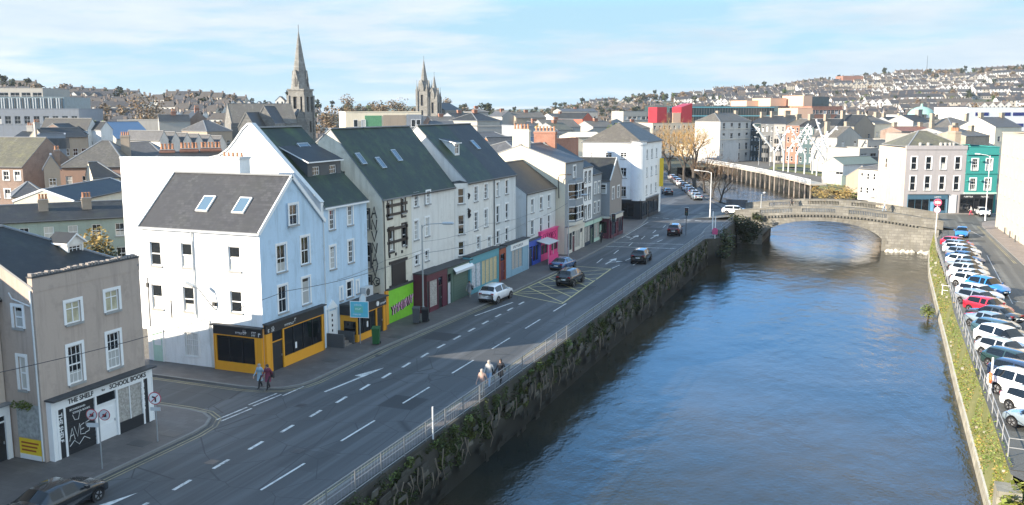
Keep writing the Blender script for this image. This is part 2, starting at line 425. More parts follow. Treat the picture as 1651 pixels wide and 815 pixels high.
# ------------------------------------------------------------------ sky and sun
SUN_AZ=R(47); SUN_EL=R(20)     # light travels towards (cos az, sin az)
w=bpy.data.worlds.new('World'); S.world=w; w.use_nodes=True; nt=w.node_tree
bg=nt.nodes['Background']
sky=nt.nodes.new('ShaderNodeTexSky'); sky.sky_type='NISHITA'; sky.sun_disc=False
sky.sun_elevation=SUN_EL; sky.air_density=1.0; sky.dust_density=.6; sky.ozone_density=2.2; sky.altitude=30
tosun=Vector((-math.cos(SUN_AZ)*math.cos(SUN_EL),-math.sin(SUN_AZ)*math.cos(SUN_EL),math.sin(SUN_EL)))
sky.sun_rotation=math.atan2(tosun.x,tosun.y)
# broken cloud, projected on a high flat layer
gt=nt.nodes.new('ShaderNodeTexCoord'); sp=nt.nodes.new('ShaderNodeSeparateXYZ'); nt.links.new(gt.outputs['Generated'],sp.inputs[0])
mz=N(nt,'ShaderNodeMath',operation='ADD'); nt.links.new(sp.outputs[2],mz.inputs[0]); mz.inputs[1].default_value=.10
mx=N(nt,'ShaderNodeMath',operation='MAXIMUM'); nt.links.new(mz.outputs[0],mx.inputs[0]); mx.inputs[1].default_value=.03
dv=nt.nodes.new('ShaderNodeVectorMath'); dv.operation='DIVIDE'
cb=nt.nodes.new('ShaderNodeCombineXYZ'); nt.links.new(mx.outputs[0],cb.inputs[0]); nt.links.new(mx.outputs[0],cb.inputs[1]); cb.inputs[2].default_value=1
nt.links.new(gt.outputs['Generated'],dv.inputs[0]); nt.links.new(cb.outputs[0],dv.inputs[1])
c1=noise(nt,dv.outputs[0],.95,8,.58,(.8,1.0,1)); c2=noise(nt,dv.outputs[0],.22,4,.55)
ad=N(nt,'ShaderNodeMath',operation='ADD'); nt.links.new(c1,ad.inputs[0]); nt.links.new(c2,ad.inputs[1])
cov=ramp(nt,ad.outputs[0],.90,1.06)
shade=ramp(nt,noise(nt,dv.outputs[0],.8,6,.6),.3,.75)
cc=mixc(nt,shade,(2.35,3.0,3.55),(3.7,3.95,4.1))
# low sky pale and cloudy, overhead deep blue with scattered cloud
hi=ramp(nt,sp.outputs[2],.105,.175)
cl=N(nt,'ShaderNodeMath',operation='MULTIPLY_ADD'); nt.links.new(hi,cl.inputs[0]); cl.inputs[1].default_value=-.88; cl.inputs[2].default_value=1
cv=N(nt,'ShaderNodeMath',operation='MULTIPLY'); nt.links.new(cov,cv.inputs[0]); nt.links.new(cl.outputs[0],cv.inputs[1])
zen=ramp(nt,sp.outputs[2],.30,.52)
base=mixc(nt,hi,mixc(nt,.9,sky.outputs[0],(1.7,2.85,3.6)),mixc(nt,zen,mixc(nt,.9,sky.outputs[0],(1.6,4.7,9.8)),mixc(nt,.8,sky.outputs[0],(1.8,3.1,4.9))))
f1=mixc(nt,cv.outputs[0],base,cc)
# bright band added to the unseen eastern sky as fill for shaded street fronts
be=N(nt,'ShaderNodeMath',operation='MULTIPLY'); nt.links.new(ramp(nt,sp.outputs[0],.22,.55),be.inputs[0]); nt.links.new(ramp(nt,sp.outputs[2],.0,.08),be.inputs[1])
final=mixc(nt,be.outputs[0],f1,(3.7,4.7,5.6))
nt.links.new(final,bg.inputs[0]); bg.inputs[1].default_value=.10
sl=bpy.data.lights.new('sun','SUN'); sl.energy=5.0; sl.angle=R(.5); sl.color=(1,.87,.69)
so=bpy.data.objects.new('sun',sl); COL.objects.link(so); so.rotation_euler=tosun.to_track_quat('Z','Y').to_euler(); so.location=(-60,-60,80)
S.view_settings.view_transform='Standard'; S.view_settings.look='None'; S.view_settings.exposure=1.38; S.view_settings.gamma=1
S.view_settings.use_curve_mapping=False
# ------------------------------------------------------------------ ground materials
def ground_mat(name,c1,c2,scale=.1,fine=6,rough=.9,bump=.2):
    m,nt,b=_new(name); co=coords(nt)
    a=mixc(nt,ramp(nt,noise(nt,co,scale,6,.65),.35,.65),c1,c2)
    f=noise(nt,co,fine,4); a=mixc(nt,ramp(nt,f,.35,.65),a,mul(c1,.85))
    nt.links.new(a,b.inputs['Base Color']); b.inputs['Roughness'].default_value=rough
    bumpn(nt,b,f,bump,.01); return m
def asphalt(name,col):
    m,nt,b=_new(name); co=coords(nt)
    a=mixc(nt,ramp(nt,noise(nt,co,.09,5,.6,(2.2,.35,1)),.35,.7),mul(col,.7),mul(col,1.28))
    a=mixc(nt,ramp(nt,noise(nt,co,14,3,.7),.3,.75),mul(col,.85),a)
    # tyre tracks and repair patches
    tr=ramp(nt,noise(nt,co,1.0,3,.5,(.9,.03,1)),.48,.62); a=mixc(nt,tr,a,mul(col,1.4))
    v=nt.nodes.new('ShaderNodeTexVoronoi'); v.inputs['Scale'].default_value=.16; v.distance='CHEBYCHEV'; nt.links.new(co,v.inputs[0])
    pv=ramp(nt,v.outputs[0],.18,.2); a=mixc(nt,pv,mul(col,.55),a)
    cr=nt.nodes.new('ShaderNodeTexVoronoi'); cr.feature='DISTANCE_TO_EDGE'; cr.inputs['Scale'].default_value=.35; nt.links.new(co,cr.inputs[0])
    ce=ramp(nt,cr.outputs[0],.0,.012); a=mixc(nt,ce,mul(col,.55),a)
    nt.links.new(a,b.inputs['Base Color']); b.inputs['Roughness'].default_value=.72; b.inputs['Specular IOR Level'].default_value=.35
    bumpn(nt,b,noise(nt,co,30,3),.3,.006); return m
ASPH=asphalt('asphalt',(.077,.080,.084)); ASPH2=asphalt('asphalt_worn',(.115,.115,.105))
GROUND=ground_mat('urban_ground',(.10,.095,.085),(.15,.14,.125),.05)
def paving(name,col,w=.6,h=.4):
    m,nt,b=_new(name); co=coords(nt)
    br=nt.nodes.new('ShaderNodeTexBrick'); nt.links.new(co,br.inputs[0])
    for i,v in (('Scale',1),('Mortar Size',.008),('Brick Width',w),('Row Height',h)): br.inputs[i].default_value=v
    br.inputs['Color1'].default_value=(*mul(col,.85),1); br.inputs['Color2'].default_value=(*mul(col,1.12),1); br.inputs['Mortar'].default_value=(*mul(col,.55),1)
    a=mixc(nt,ramp(nt,noise(nt,co,.5,6,.7),.4,.7),br.outputs[0],mul(col,.72))
    nt.links.new(a,b.inputs['Base Color']); b.inputs['Roughness'].default_value=.7; return m
PAVE=paving('concrete_paving',(.115,.105,.10)); PAVE_L=paving('pale_paving',(.26,.22,.19)); KERB=plain('kerb_stone',(.2,.195,.185),.8,var=.25)
def worn(name,col,t):
    m,nt,b=_new(name); co=coords(nt)
    f=ramp(nt,noise(nt,co,3.2,6,.75),t-.05,t+.08); f2=ramp(nt,noise(nt,co,.35,3),.3,.75)
    k=N(nt,'ShaderNodeMath',operation='MULTIPLY'); nt.links.new(f,k.inputs[0]); nt.links.new(f2,k.inputs[1])
    nt.links.new(mixc(nt,k.outputs[0],col,(.08,.08,.08)),b.inputs['Base Color']); b.inputs['Roughness'].default_value=.65; return m
MARK=worn('road_marking_white',(.62,.62,.6),.5); MARKB=worn('box_marking_yellow',(.5,.43,.2),.62); MARKY=worn('road_marking_yellow',(.34,.29,.15),.42)
def stone(name,col,bw=.9,bh=.42,moss=.4,mc=(.05,.06,.025),tide=None):
    m,nt,b=_new(name); co=coords(nt)
    q=nt.nodes.new('ShaderNodeSeparateXYZ'); nt.links.new(co,q.inputs[0]); ad=N(nt,'ShaderNodeMath',operation='ADD')
    nt.links.new(q.outputs[0],ad.inputs[0]); nt.links.new(q.outputs[1],ad.inputs[1]); cb=nt.nodes.new('ShaderNodeCombineXYZ'); nt.links.new(ad.outputs[0],cb.inputs[0]); nt.links.new(q.outputs[2],cb.inputs[1])
    br=nt.nodes.new('ShaderNodeTexBrick'); nt.links.new(cb.outputs[0],br.inputs[0])
    for i,v in (('Scale',1),('Mortar Size',.02),('Brick Width',bw),('Row Height',bh)): br.inputs[i].default_value=v
    br.inputs['Color1'].default_value=(*mul(col,.75),1); br.inputs['Color2'].default_value=(*mul(col,1.2),1); br.inputs['Mortar'].default_value=(*mul(col,.45),1)
    a=mixc(nt,ramp(nt,noise(nt,co,.4,6,.7),.4,.7),br.outputs[0],mul(col,.6))
    st=ramp(nt,noise(nt,co,1.1,5,.7,(1.5,1.5,.3)),.5,.75)
    k=N(nt,'ShaderNodeMath',operation='MULTIPLY'); nt.links.new(st,k.inputs[0]); k.inputs[1].default_value=moss
    a=mixc(nt,k.outputs[0],a,mc)
    if tide is not None:     # wet, weed-stained band below the high water mark
        ti=ramp(nt,q.outputs[2],tide+.5,tide-.3); a=mixc(nt,ti,a,(.010,.011,.008))
    nt.links.new(a,b.inputs['Base Color']); b.inputs['Roughness'].default_value=.9
    bumpn(nt,b,br.outputs[1],-.5,.03); return m
ST_QUAY=stone('quay_stone',(.055,.053,.046),1.0,.45,.8,(.03,.035,.018),tide=-2.2); ST_BRIDGE=stone('limestone',(.22,.212,.19),.9,.42,.7,(.14,.13,.09)); ST_CHURCH=stone('church_limestone',(.22,.215,.20),.8,.4,.3,(.1,.09,.08))
ST_QUAY2=stone('quay_stone_pale',(.11,.105,.09),1.0,.45,.6,(.04,.05,.025),tide=-2.2)
# water: turbid river under a rippled surface
m,nt,b=_new('river_water'); WATER=m; co=coords(nt)
nt.links.new(mixc(nt,ramp(nt,noise(nt,co,.03,4),.35,.65),(.012,.018,.018),(.062,.050,.030)),b.inputs['Base Color'])
b.inputs['Roughness'].default_value=.07; b.inputs['IOR'].default_value=1.33; b.inputs['Specular IOR Level'].default_value=.62
n1=noise(nt,co,.9,4,.55,(1,.55,1)); n2=noise(nt,co,.22,3,.5,(1,.6,1)); n3=noise(nt,co,5.,3,.5,(1,.7,1)); calm=ramp(nt,noise(nt,co,.045,4,.6,(1,.45,1)),.35,.62)
s1=N(nt,'ShaderNodeMath',operation='MULTIPLY'); nt.links.new(n1,s1.inputs[0]); nt.links.new(calm,s1.inputs[1])
s2=N(nt,'ShaderNodeMath',operation='MULTIPLY_ADD'); nt.links.new(n2,s2.inputs[0]); s2.inputs[1].default_value=1.3; nt.links.new(s1.outputs[0],s2.inputs[2])
s3=N(nt,'ShaderNodeMath',operation='MULTIPLY_ADD'); nt.links.new(n3,s3.inputs[0]); s3.inputs[1].default_value=.13; nt.links.new(s2.outputs[0],s3.inputs[2])
qy=nt.nodes.new('ShaderNodeSeparateXYZ'); nt.links.new(co,qy.inputs[0])
rf=ramp(nt,qy.outputs[1],150,200); rk=N(nt,'ShaderNodeMath',operation='MULTIPLY_ADD'); nt.links.new(rf,rk.inputs[0]); rk.inputs[1].default_value=3.0; rk.inputs[2].default_value=1.0   # shallow broken water above the bridge
s4=N(nt,'ShaderNodeMath',operation='MULTIPLY'); nt.links.new(s3.outputs[0],s4.inputs[0]); nt.links.new(rk.outputs[0],s4.inputs[1])
bumpn(nt,b,s4.outputs[0],.45,.27)
# ------------------------------------------------------------------ land, water, hills
LB=[(-22.2,-300),(-22.2,128),(-20.4,130),(-20.4,133),(-21.2,136),(-21.2,165),(-25,174),(-30,186),(-38,214),(-49,242),(-62,280),(-80,345)]
RB=[(-72,352),(-62,336),(-55,322),(-13.5,234),(-8.5,226),(5,190),(9.3,166),(9.3,150),(7.8,140),(7.2,90),(7.0,50),(7.0,49.9),(9,47),(9,-300)]
g=MB(); z=-.03
g.face([(-5000,-300,z)]+[(x,y,z) for x,y in LB]+[(x,y,z) for x,y in RB]+[(5000,-300,z),(5000,6000,z),(-5000,6000,z)],GROUND)
structure(g,'ground')
g=MB(); g.face([(-26,-300,-3.6),(12,-300,-3.6),(12,200,-3.6),(-10,240,-3.6),(-60,360,-3.6),(-90,360,-3.6),(-60,230,-3.6),(-26,160,-3.6)],WATER)
g.face([(-26,-300,-5.5),(12,-300,-5.5),(12,200,-5.5),(-10,240,-5.5),(-60,360,-5.5),(-90,360,-5.5),(-60,230,-5.5),(-26,160,-5.5)],GROUND)
structure(g,'river_water')
# skyline of the hills: (map column, pixels above eye level, distance of the crest, where the slope begins)
SKY=[(-900,34,620,320),(0,38,620,330),(150,32,600,330),(300,26,600,330),(420,18,620,350),(520,10,700,400),(620,4,800,450),(760,1,900,500),(850,-2,1100,600),(905,6,1100,600),(960,16,1100,560),(1060,22,1150,520),(1200,38,1200,500),(1345,52,1250,480),(1480,62,1300,460),(1651,69,1300,460),(2500,70,1300,460)]
def lerp_sky(px):
    for a,b in zip(SKY,SKY[1:]):
        if a[0]<=px<=b[0]:
            f=(px-a[0])/(b[0]-a[0]); f=f*f*(3-2*f); return [a[i]+(b[i]-a[i])*f for i in (1,2,3)]
    return SKY[0][1:] if px<SKY[0][0] else SKY[-1][1:]
def terr(px,d):
    h,r1,r0=lerp_sky(px)
    top=CAMH+h*r1/1497-6
    f=min(1,max(0,(d-r0)/(r1-r0))); f=f**1.25
    bump=1.2*math.sin(px*.011+d*.013)+.8*math.sin(px*.023-d*.009)
    return -.4+(top+.4)*f+bump*f
HILL=ground_mat('hillside',(.06,.065,.03),(.10,.085,.05),.02,.3)
V=[];Fc=[]
cols=[-900+i*45 for i in range(77)]; ds=[300,330,360,400,440,480,520,570,620,680,740,800,870,940,1020,1100,1180,1260,1340,1500,1800,2200]
for d in ds:
    for px in cols:
        x,y=bearing(px,d); zt=terr(px,d); r1=lerp_sky(px)[1]
        if d>r1: zt-= (d-r1)*.05
        V.append((x,y,zt))
n=len(cols)
for i in range(len(ds)-1):
    for j in range(n-1): Fc.append((i*n+j,i*n+j+1,(i+1)*n+j+1,(i+1)*n+j))
g=MB(); g.mesh(V,Fc,HILL); structure(g,'hills',smooth=True)
# far ridge beyond the valley
FAR=ground_mat('far_fields',(.07,.10,.05),(.11,.13,.07),.004,.02)
V=[];Fc=[]
fc=[560+i*20 for i in range(40)]
for k,(d,hh) in enumerate(((2600,-60),(3300,.55),(3900,1.),(4600,.8))):
    for i,px in enumerate(fc):
        x,y=bearing(px,d); a=4+3.5*math.sin(i*.35)+1.5*math.sin(i*.9+1)
        V.append((x,y,-2 if k==0 else CAMH+a*hh*3900/1497))
for i in range(3):
    for j in range(39): Fc.append((i*40+j,i*40+j+1,(i+1)*40+j+1,(i+1)*40+j))
g=MB(); g.mesh(V,Fc,FAR); structure(g,'far_hills',smooth=True)
# ------------------------------------------------------------------ roads
ROADL=[(-38,-120),(-38,41.8),(-140,41.8),(-140,49),(-38.2,49),(-37.2,60),(-37,150),(-37.6,163),(-42,180),(-50,212),(-61,245),(-76,285)]
ROADR=[(-66,288),(-52,246),(-40.5,214),(-31.5,186),(-27,174),(-24.5,166),(-21.5,164.6),(-21.5,152.4),(-22.6,140),(-22.6,-120)]
g=MB(); g.face([(x,y,0) for x,y in ROADL+ROADR],ASPH); structure(g,'road')
g=MB(); g.face([(x,y,.002) for x,y in [(7.05,50.5),(30,50.5),(30,120),(16.5,120),(15.4,166),(19,172),(60,186),(60,192),(9.5,176),(9.5,150),(8.4,140),(7.0,90)]],ASPH2); structure(g,'car_park_road')
def pavement(name,pts,kerb,m=PAVE,h=.12):
    g=MB(); g.slab([(x,y,h) for x,y in pts],h+.02,m,KERB)
    for p,q in zip(kerb,kerb[1:]):
        p=Vector((*p,h+.003)); q=Vector((*q,h+.003)); d=(q-p).normalized(); s=Vector((-d.y,d.x,0))*.17
        g.face([p,q,q+s,p+s],KERB)
    return structure(g,name)
def lin(*p): return list(p)
K1=[(-34.9,-120),(-34.9,39.3),(-35.1,40.6),(-35.7,41.7),(-36.7,42.3),(-38,42.5),(-140,42.5)]
pavement('pavement',K1+[(-140,39.6),(-41.8,39.6),(-41.8,-120)],K1)
K2=[(-140,47.4),(-38,47.4),(-36.5,47.6),(-35.3,48.2),(-34.6,49.2),(-34.4,50.5),(-34.4,60),(-33.9,69),(-33.3,80),(-33,92),(-33.1,108),(-33.5,125),(-34.4,142),(-35.4,150),(-37.2,158),(-41,178),(-49,210),(-60,245),(-75,287)]
pavement('pavement',K2+[(-84,290),(-66,247),(-50,200),(-41,150),(-40,60),(-40,50.6),(-140,50.6)],K2)
K3=[(-23.3,130),(-23.3,-120)]
pavement('pavement',[(-22.0,-120),(-22.0,128)]+[(-20.5,131),(-21.3,137),(-21.6,150),(-24.4,150.5),(-24.2,140)]+K3,[(-24.4,150.5),(-24.2,140)]+K3)
K4=[(-21.6,166.5),(-24.6,167),(-27,174),(-31.3,186),(-40.2,214),(-51.8,246),(-66,288)]
pavement('pavement',K4[::-1]+[(-21.5,165.6),(-25,174.2),(-30,186.2),(-38,214.2),(-49,242.2),(-62,280.2)],K4)
K5=[(34,100),(20.2,110),(16.4,120),(15.9,140),(15.5,160),(15.9,164.5),(17.2,167.5),(22,169)]
pavement('pavement',K5+[(22,160),(40,100)],[],PAVE_L)
K6=[(60,193.3),(22,182.2),(9.8,177.2)]
pavement('pavement',[(60,192)]+[(9.8,176.2),(4.5,174.9),(4.5,175.2)]+[(9.8,177.2),(60,196)],[],PAVE_L)
# ---- painted markings (4-8 mm sheets above the asphalt)
mk=MB(); Z=.006
def stripe(p,q,w,m=MARK,z=Z):
    p=Vector((*p,z)); q=Vector((*q,z)); d=(q-p).normalized(); s=Vector((-d.y,d.x,0))*w/2
    mk.face([p-s,q-s,q+s,p+s],m)
y=-8.
while y<82: stripe((-26.65,y-.3),(-26.65,y+3.35),.13); y+=7.1
y=32.75-2.86*14
while y<80:
    stripe((-30.62 if y>60 else -30.55,y),(-30.62,y+1.3),.2); y+=2.86
stripe((-32.5,72.6),(-31.5,79.2),.16)
for y in (104.,111.5,119,126,133,140): stripe((-30.6,y),(-30.9,y+3.4),.13)
for y in (101,107,124,131): stripe((-27.9,y),(-27.7,y+2.6),.13)
stripe((-33.3,101),(-33.4,117),.12); stripe((-33.5,126),(-34.4,146),.12)
stripe((-33.8,117.4),(-24.2,118.9),.22); stripe((-33.6,121.6),(-24,123),.16)
for y0 in (41.6,44.6): 
    stripe((-34.95,y0),(-34.75,y0+2.6),.13); stripe((-35.35,y0+.1),(-35.15,y0+2.7),.13)
stripe((-34.5,47.0),(-34.4,49.2),.13)
for a in range(5): stripe((-26.6+a*-1.9,150.6+a*.5),(-27.7-a*1.9,150.9+a*.5),.3)
def arrow(x,y,L,turn=0,sc=1.):
    stripe((x,y),(x,y+L*.62),.16*sc)
    a=[(x-.42*sc,y+L*.6),(x+.42*sc,y+L*.6),(x,y+L)]
    mk.face([(p[0],p[1],Z) for p in a],MARK)
    if turn:
        stripe((x,y+L*.3),(x+turn*.8*sc,y+L*.45),.16*sc)
        mk.face([(x+turn*.7*sc,y+L*.36,Z),(x+turn*1.3*sc,y+L*.55,Z),(x+turn*.55*sc,y+L*.56,Z)][::(1 if turn>0 else -1)],MARK)
def slant_arrow(p,q):
    p=Vector((*p,Z)); q=Vector((*q,Z)); d=(q-p).normalized(); s=Vector((-d.y,d.x,0)); e=p+(q-p)*.6
    mk.face([p-s*.07,e-s*.08,e+s*.1,p+s*.1],MARK); mk.face([e-s*.1,q,e+s*.62],MARK)
slant_arrow((-32.45,48.7),(-31.7,55.1)); slant_arrow((-32.9,24.5),(-31.9,31.9))
arrow(-29.4,103.5,5,1,1.1); arrow(-32,125,5,-1,1.1); arrow(-29.5,127,5,0,1.1); arrow(-26.2,104,4.5,0,1.)
# yellow box junction
bx=[(-33.0,82.9),(-27.0,80.3),(-27.9,100.6),(-32.5,100.9)]
for i in range(4): stripe(bx[i],bx[(i+1)%4],.15,MARKB)
def inbox(y): 
    lx=-33.0+(y-82.9)*.028; rx=-27-(y-80.3)*.044; return lx,rx
for k in range(7):
    y0=80.3+k*2.9
    a=(inbox(max(82.9,y0+.5))[0],max(82.9,y0+.5)); y1=y0+5.6
    if y1<101: stripe(a,(inbox(y1)[1],y1),.14,MARKB)
    y2=y0+6.5
    if y2<101.: stripe((inbox(y2)[0],y2),(inbox(max(80.6,y2-6))[1],max(80.6,y2-6)),.14,MARKB,Z+.003)
# double yellow lines along the kerbs
def offs(pts,o):
    out=[]
    for i,p in enumerate(pts):
        a=Vector(pts[max(i-1,0)]); b=Vector(pts[min(i+1,len(pts)-1)]); d=(b-a).normalized(); out.append((p[0]+d.y*o,p[1]-d.x*o))
    return out
for o in (.3,.55):
    for K in (K1[:-1]+[(-60,42.5)],[(-60,47.4)]+K2[1:9]):
        P=offs(K,o)
        for p,q in zip(P,P[1:]): stripe(p,q,.09,MARKY)
for x in (-23.55,-23.75): stripe((x,-60),(x,128),.09,MARKY)
for o in (.3,.5):
    P=[(16.1-o,122),(15.7-o,140),(15.3-o,160)]
    for p,q in zip(P,P[1:]): stripe(p,q,.1,MARKY,.008)
stripe((14.4,146),(13.0,156),.1,MARK,.008); stripe((12.4,96),(13.2,128),.09,MARK,.008)
for y in (98,):
    stripe((12.2,97.5),(16,96.5),.1,MARK,.008)
structure(mk,'road_markings')
cv=MB()
for x,y,a,b_ in ((-28.3,39,.6,.6),(-32.6,45.5,.6,.6),(-25.3,58.2,.5,.7),(-29,71,.6,.6),(-25.4,86,.5,.7),(-31.5,36,.6,.6),(-33.9,57.5,.35,.5),(-28,93,.6,.6),(-24.4,74,.35,.5)):
    cv.box(x,y,.001,x+a,y+b_,.009,DARKSTEEL)
for x,y in ((-36.4,38.2),(-36.6,54.6),(-35.6,62.5),(-37,36.4)): cv.box(x,y,.12,x+1.1,y+.8,.128,plain('cover_grey',(.06,.06,.06),.6))
structure(cv,'road_covers')
# ------------------------------------------------------------------ quay walls and vegetation
def wall_strip(pts,z0,z1,th,m,batter=.15,cap=None,side=1):
    g=MB()
    def off(i,o):
        a=Vector(pts[max(i-1,0)]); b=Vector(pts[min(i+1,len(pts)-1)]); d=(b-a).normalized(); return Vector(pts[i])+Vector((d.y,-d.x))*o*side
    for i in range(len(pts)-1):
        a0,a1=off(i,batter),off(i+1,batter); b0,b1=off(i,0),off(i+1,0); c0,c1=off(i,-th),off(i+1,-th)
        g.face([(*a0,z0),(*a1,z0),(*b1,z1),(*b0,z1)],m); g.face([(*c0,z0),(*c1,z0),(*c1,z1),(*c0,z1)],m)
        g.face([(*b0,z1),(*b1,z1),(*c1,z1),(*c0,z1)],cap or m)
    return g
g=wall_strip([(-22,-120),(-22,128),(-20.2,130.2),(-20.2,133.2),(-21,136.2),(-21,151)],-5.4,.18,.35,ST_QUAY,.35)
for k in range(300):
    y=U(24,128); zc=U(-3.5,-.1); w_=U(.2,.7); h_=U(.1,.26); x=-21.66+(.35*(-zc)/5.5)-.32; d=U(.0,.08)
    g.mesh([(x+.3,y-w_,zc-h_),(x+.3,y+w_,zc-h_*U(.7,1.1)),(x+.3,y+w_*U(.7,1),zc+h_),(x+.3,y-w_*U(.7,1),zc+h_*U(.7,1.1)),(x+.3+d,y-w_*.8,zc-h_*.75),(x+.3+d,y+w_*.8,zc-h_*.7),(x+.3+d*.8,y+w_*.7,zc+h_*.7),(x+.3+d*.8,y-w_*.7,zc+h_*.75)],[(4,5,6,7),(0,1,5,4),(1,2,6,5),(2,3,7,6),(3,0,4,7)],ST_QUAY2 if random.random()<.22 else ST_QUAY)
tag(g.build('quay_wall'),'dark mossy stone quay wall below the street railing','wall')
g=wall_strip([(-21,166),(-25,174),(-30,186),(-38,214),(-49,242),(-62,280),(-78,340)],-5.4,.3,.3,ST_QUAY,.3)
tag(g.build('quay_wall'),'stone river wall under the bare trees beyond the bridge','wall')
LEAF_IVY=foliage('ivy_leaves',(.04,.062,.02)); LEAF_DARK=foliage('dark_leaves',(.022,.034,.014)); LEAF_OLIVE=foliage('olive_moss',(.075,.07,.028),.3); LEAF_GRASS=foliage('bank_grass',(.13,.19,.045),.4); LEAF_DRY=foliage('dry_reeds',(.24,.20,.08),.4)
LEAF_GREEN=foliage('shrub_leaves',(.07,.11,.03)); LEAF_CON=foliage('conifer_leaves',(.04,.055,.03)); TWIG=foliage('winter_twigs',(.10,.075,.05),.35); TWIGY=foliage('willow_twigs',(.26,.19,.08),.3)
BARK=plain('bark',(.06,.05,.042),.9,var=.3); DEADV=plain('dead_creeper',(.16,.13,.10),.9,var=.4)
def leaf(b,p,sz,m,rng=random,flat=.0,asp=1.):
    a=rng.uniform(0,2*PI); u=Vector((math.cos(a),math.sin(a),rng.uniform(-.6,.6)*(1-flat))).normalized(); v=u.cross(Vector((rng.uniform(-1,1),rng.uniform(-1,1),rng.uniform(.2,1)))).normalized()
    u=u*sz*rng.uniform(.6,1.2); v=v*sz*asp*rng.uniform(.6,1.2); i=len(b.v)
    p=Vector(p); b.v+=[tuple(p-u),tuple(p+v*.7),tuple(p+u),tuple(p-v*.7)]; b.f.append((i,i+1,i+2,i+3)); b.m.append(b.mi(m))
def clump(b,c,r,n,sz,m,sq=(1,1,1),asp=1.):
    for _ in range(n):
        while True:
            q=Vector((U(-1,1),U(-1,1),U(-1,1)))
            if q.length<1: break
        q=q*(.55+.45*q.length)
        leaf(b,(c[0]+q.x*r*sq[0],c[1]+q.y*r*sq[1],c[2]+q.z*r*sq[2]),sz,m,asp=asp)
iv=MB(); y=24.
def wx(z): return -22+.35*(.18-z)/5.58+.08
while y<131:
    band=.5+.5*math.sin(y*.21)*math.sin(y*.083+1.2)
    for _ in range(3):
        if random.random()<.58+.42*band:
            z=-.15-2.0*random.random()**1.2; r=U(.3,.7)
            clump(iv,(wx(z),y+U(-.6,.6),z),r,int(120*r+14),.075,random.choice((LEAF_IVY,LEAF_IVY,LEAF_GREEN,LEAF_DARK,LEAF_DARK)),(.3,1.2,.75))
    if random.random()<.16+.12*band:
        k=U(-.2,.1); zz=k-U(.8,2.4); yy=y
        while k>zz: clump(iv,(wx(k)+.1,yy,k),.3,26,.085,LEAF_IVY,(.5,1,1)); k-=.3; yy+=U(-.1,.1)
    if random.random()<.10: clump(iv,(wx(-.2)+.1,y,-.1),U(.35,.6),80,.1,LEAF_GREEN,(.6,1.1,.7))
    y+=.55+ (y-24)/260
for (x,y,z,r,n) in ((-20.2,131.5,-.2,1.7,260),(-20.3,133,-1.2,1.6,260),(-20,130,-1.8,1.2,160)): clump(iv,(x,y,z),r,n,.2,LEAF_DARK); clump(iv,(x+.3,y-.3,z+.3),r,n//2,.2,LEAF_IVY)
for k in range(26):
    clump(iv,(U(-21.5,-17.5),U(148.5,151.6),U(-2.6,1.4)),U(.6,1.2),90,.2,LEAF_DARK)
tag(iv.build('ivy_cover'),None,None,None,'stuff'); iv_o=COL.objects['ivy_cover']; iv_o['label']='green ivy and weeds hanging from the quay wall'; iv_o['category']='ivy'
# dead stems of creeper hanging on the wall
dc=MB()
for k in range(90):
    y=U(30,110); x=-21.62+U(0,.2); z0=U(-1.6,-.2); l=U(.5,1.8)
    dc.tube([(x,y,z0),(x+U(0,.15),y+U(-.3,.3),z0-l*.5),(x,y+U(-.4,.4),z0-l)],[.05,.035,.015],DEADV,4)
o=dc.build('dead_creeper'); tag(o,'pale dead creeper stems on the quay wall','creeper',None,'stuff')
# right bank: wall, grassy slope, coping
RBW=[(6.5,50),(6.5,60),(6.5,75),(6.6,90),(6.7,110),(6.85,130),(7.2,140),(7.7,150),(7.7,151)]
STONE_PALE=stone('bank_stone',(.33,.31,.25),.7,.4,.7,(.10,.10,.04))
g=wall_strip(RBW,-5.4,-2.9,.2,STONE_PALE,.25,plain('coping_pale',(.55,.53,.48),.8,var=.25),side=-1)
for i in range(len(RBW)-1): pass
tag(g.build('river_wall'),'pale stone river wall with light coping below the car park','wall')
GR=ground_mat('grassy_bank',(.13,.14,.04),(.20,.19,.08),.6,5)
g=MB()
for p,q in zip(RBW,RBW[1:]): g.face([(p[0]+.12,p[1],-2.92),(q[0]+.12,q[1],-2.92),(q[0]+.62,q[1],-.04),(p[0]+.62,p[1],-.04)],GR)
g.face([(6.6,50,-2.92),(7.12,50,-.04),(7.12,50,-5),(6.6,50,-5)],STONE_PALE)
structure(g,'grass_bank')
gb=MB()
for k in range(9000):
    y=50+101*random.random()**1.5; i=0
    while i<len(RBW)-2 and RBW[i+1][1]<y: i+=1
    f=(y-RBW[i][1])/(RBW[i+1][1]-RBW[i][1]); x=RBW[i][0]+(RBW[i+1][0]-RBW[i][0])*f; t=random.random()
    if math.sin(y*1.1)+math.sin(y*.43+t*3)<-.9: continue
    leaf(gb,(x+.1+.55*t,y,-2.9+2.9*t+.1),.12,random.choice((LEAF_GRASS,LEAF_GRASS,LEAF_GRASS,LEAF_GREEN,LEAF_DRY)),asp=.5)
for k in range(12): clump(gb,(U(6.8,9.5),U(48.4,49.8),U(-1.6,-.2)),U(.4,.9),90,.17,random.choice((LEAF_GRASS,LEAF_GREEN)))
o=gb.build('bank_grass'); tag(o,'yellow green grass and weeds on the slope below the white railing','grass',None,'stuff')
RUB=MB()
for k in range(22):
    y=U(50,148); i=0
    while i<len(RBW)-2 and RBW[i+1][1]<y: i+=1
    f=(y-RBW[i][1])/(RBW[i+1][1]-RBW[i][1]); x=RBW[i][0]+(RBW[i+1][0]-RBW[i][0])*f; t=U(.1,.8); s=U(.12,.32)
    RUB.lathe((x+.12+.5*t,y,-2.9+2.9*t-.1),[(0,0),(s,.05),(s*.9,s*.8),(0,s*1.1)],STONE_PALE,6)
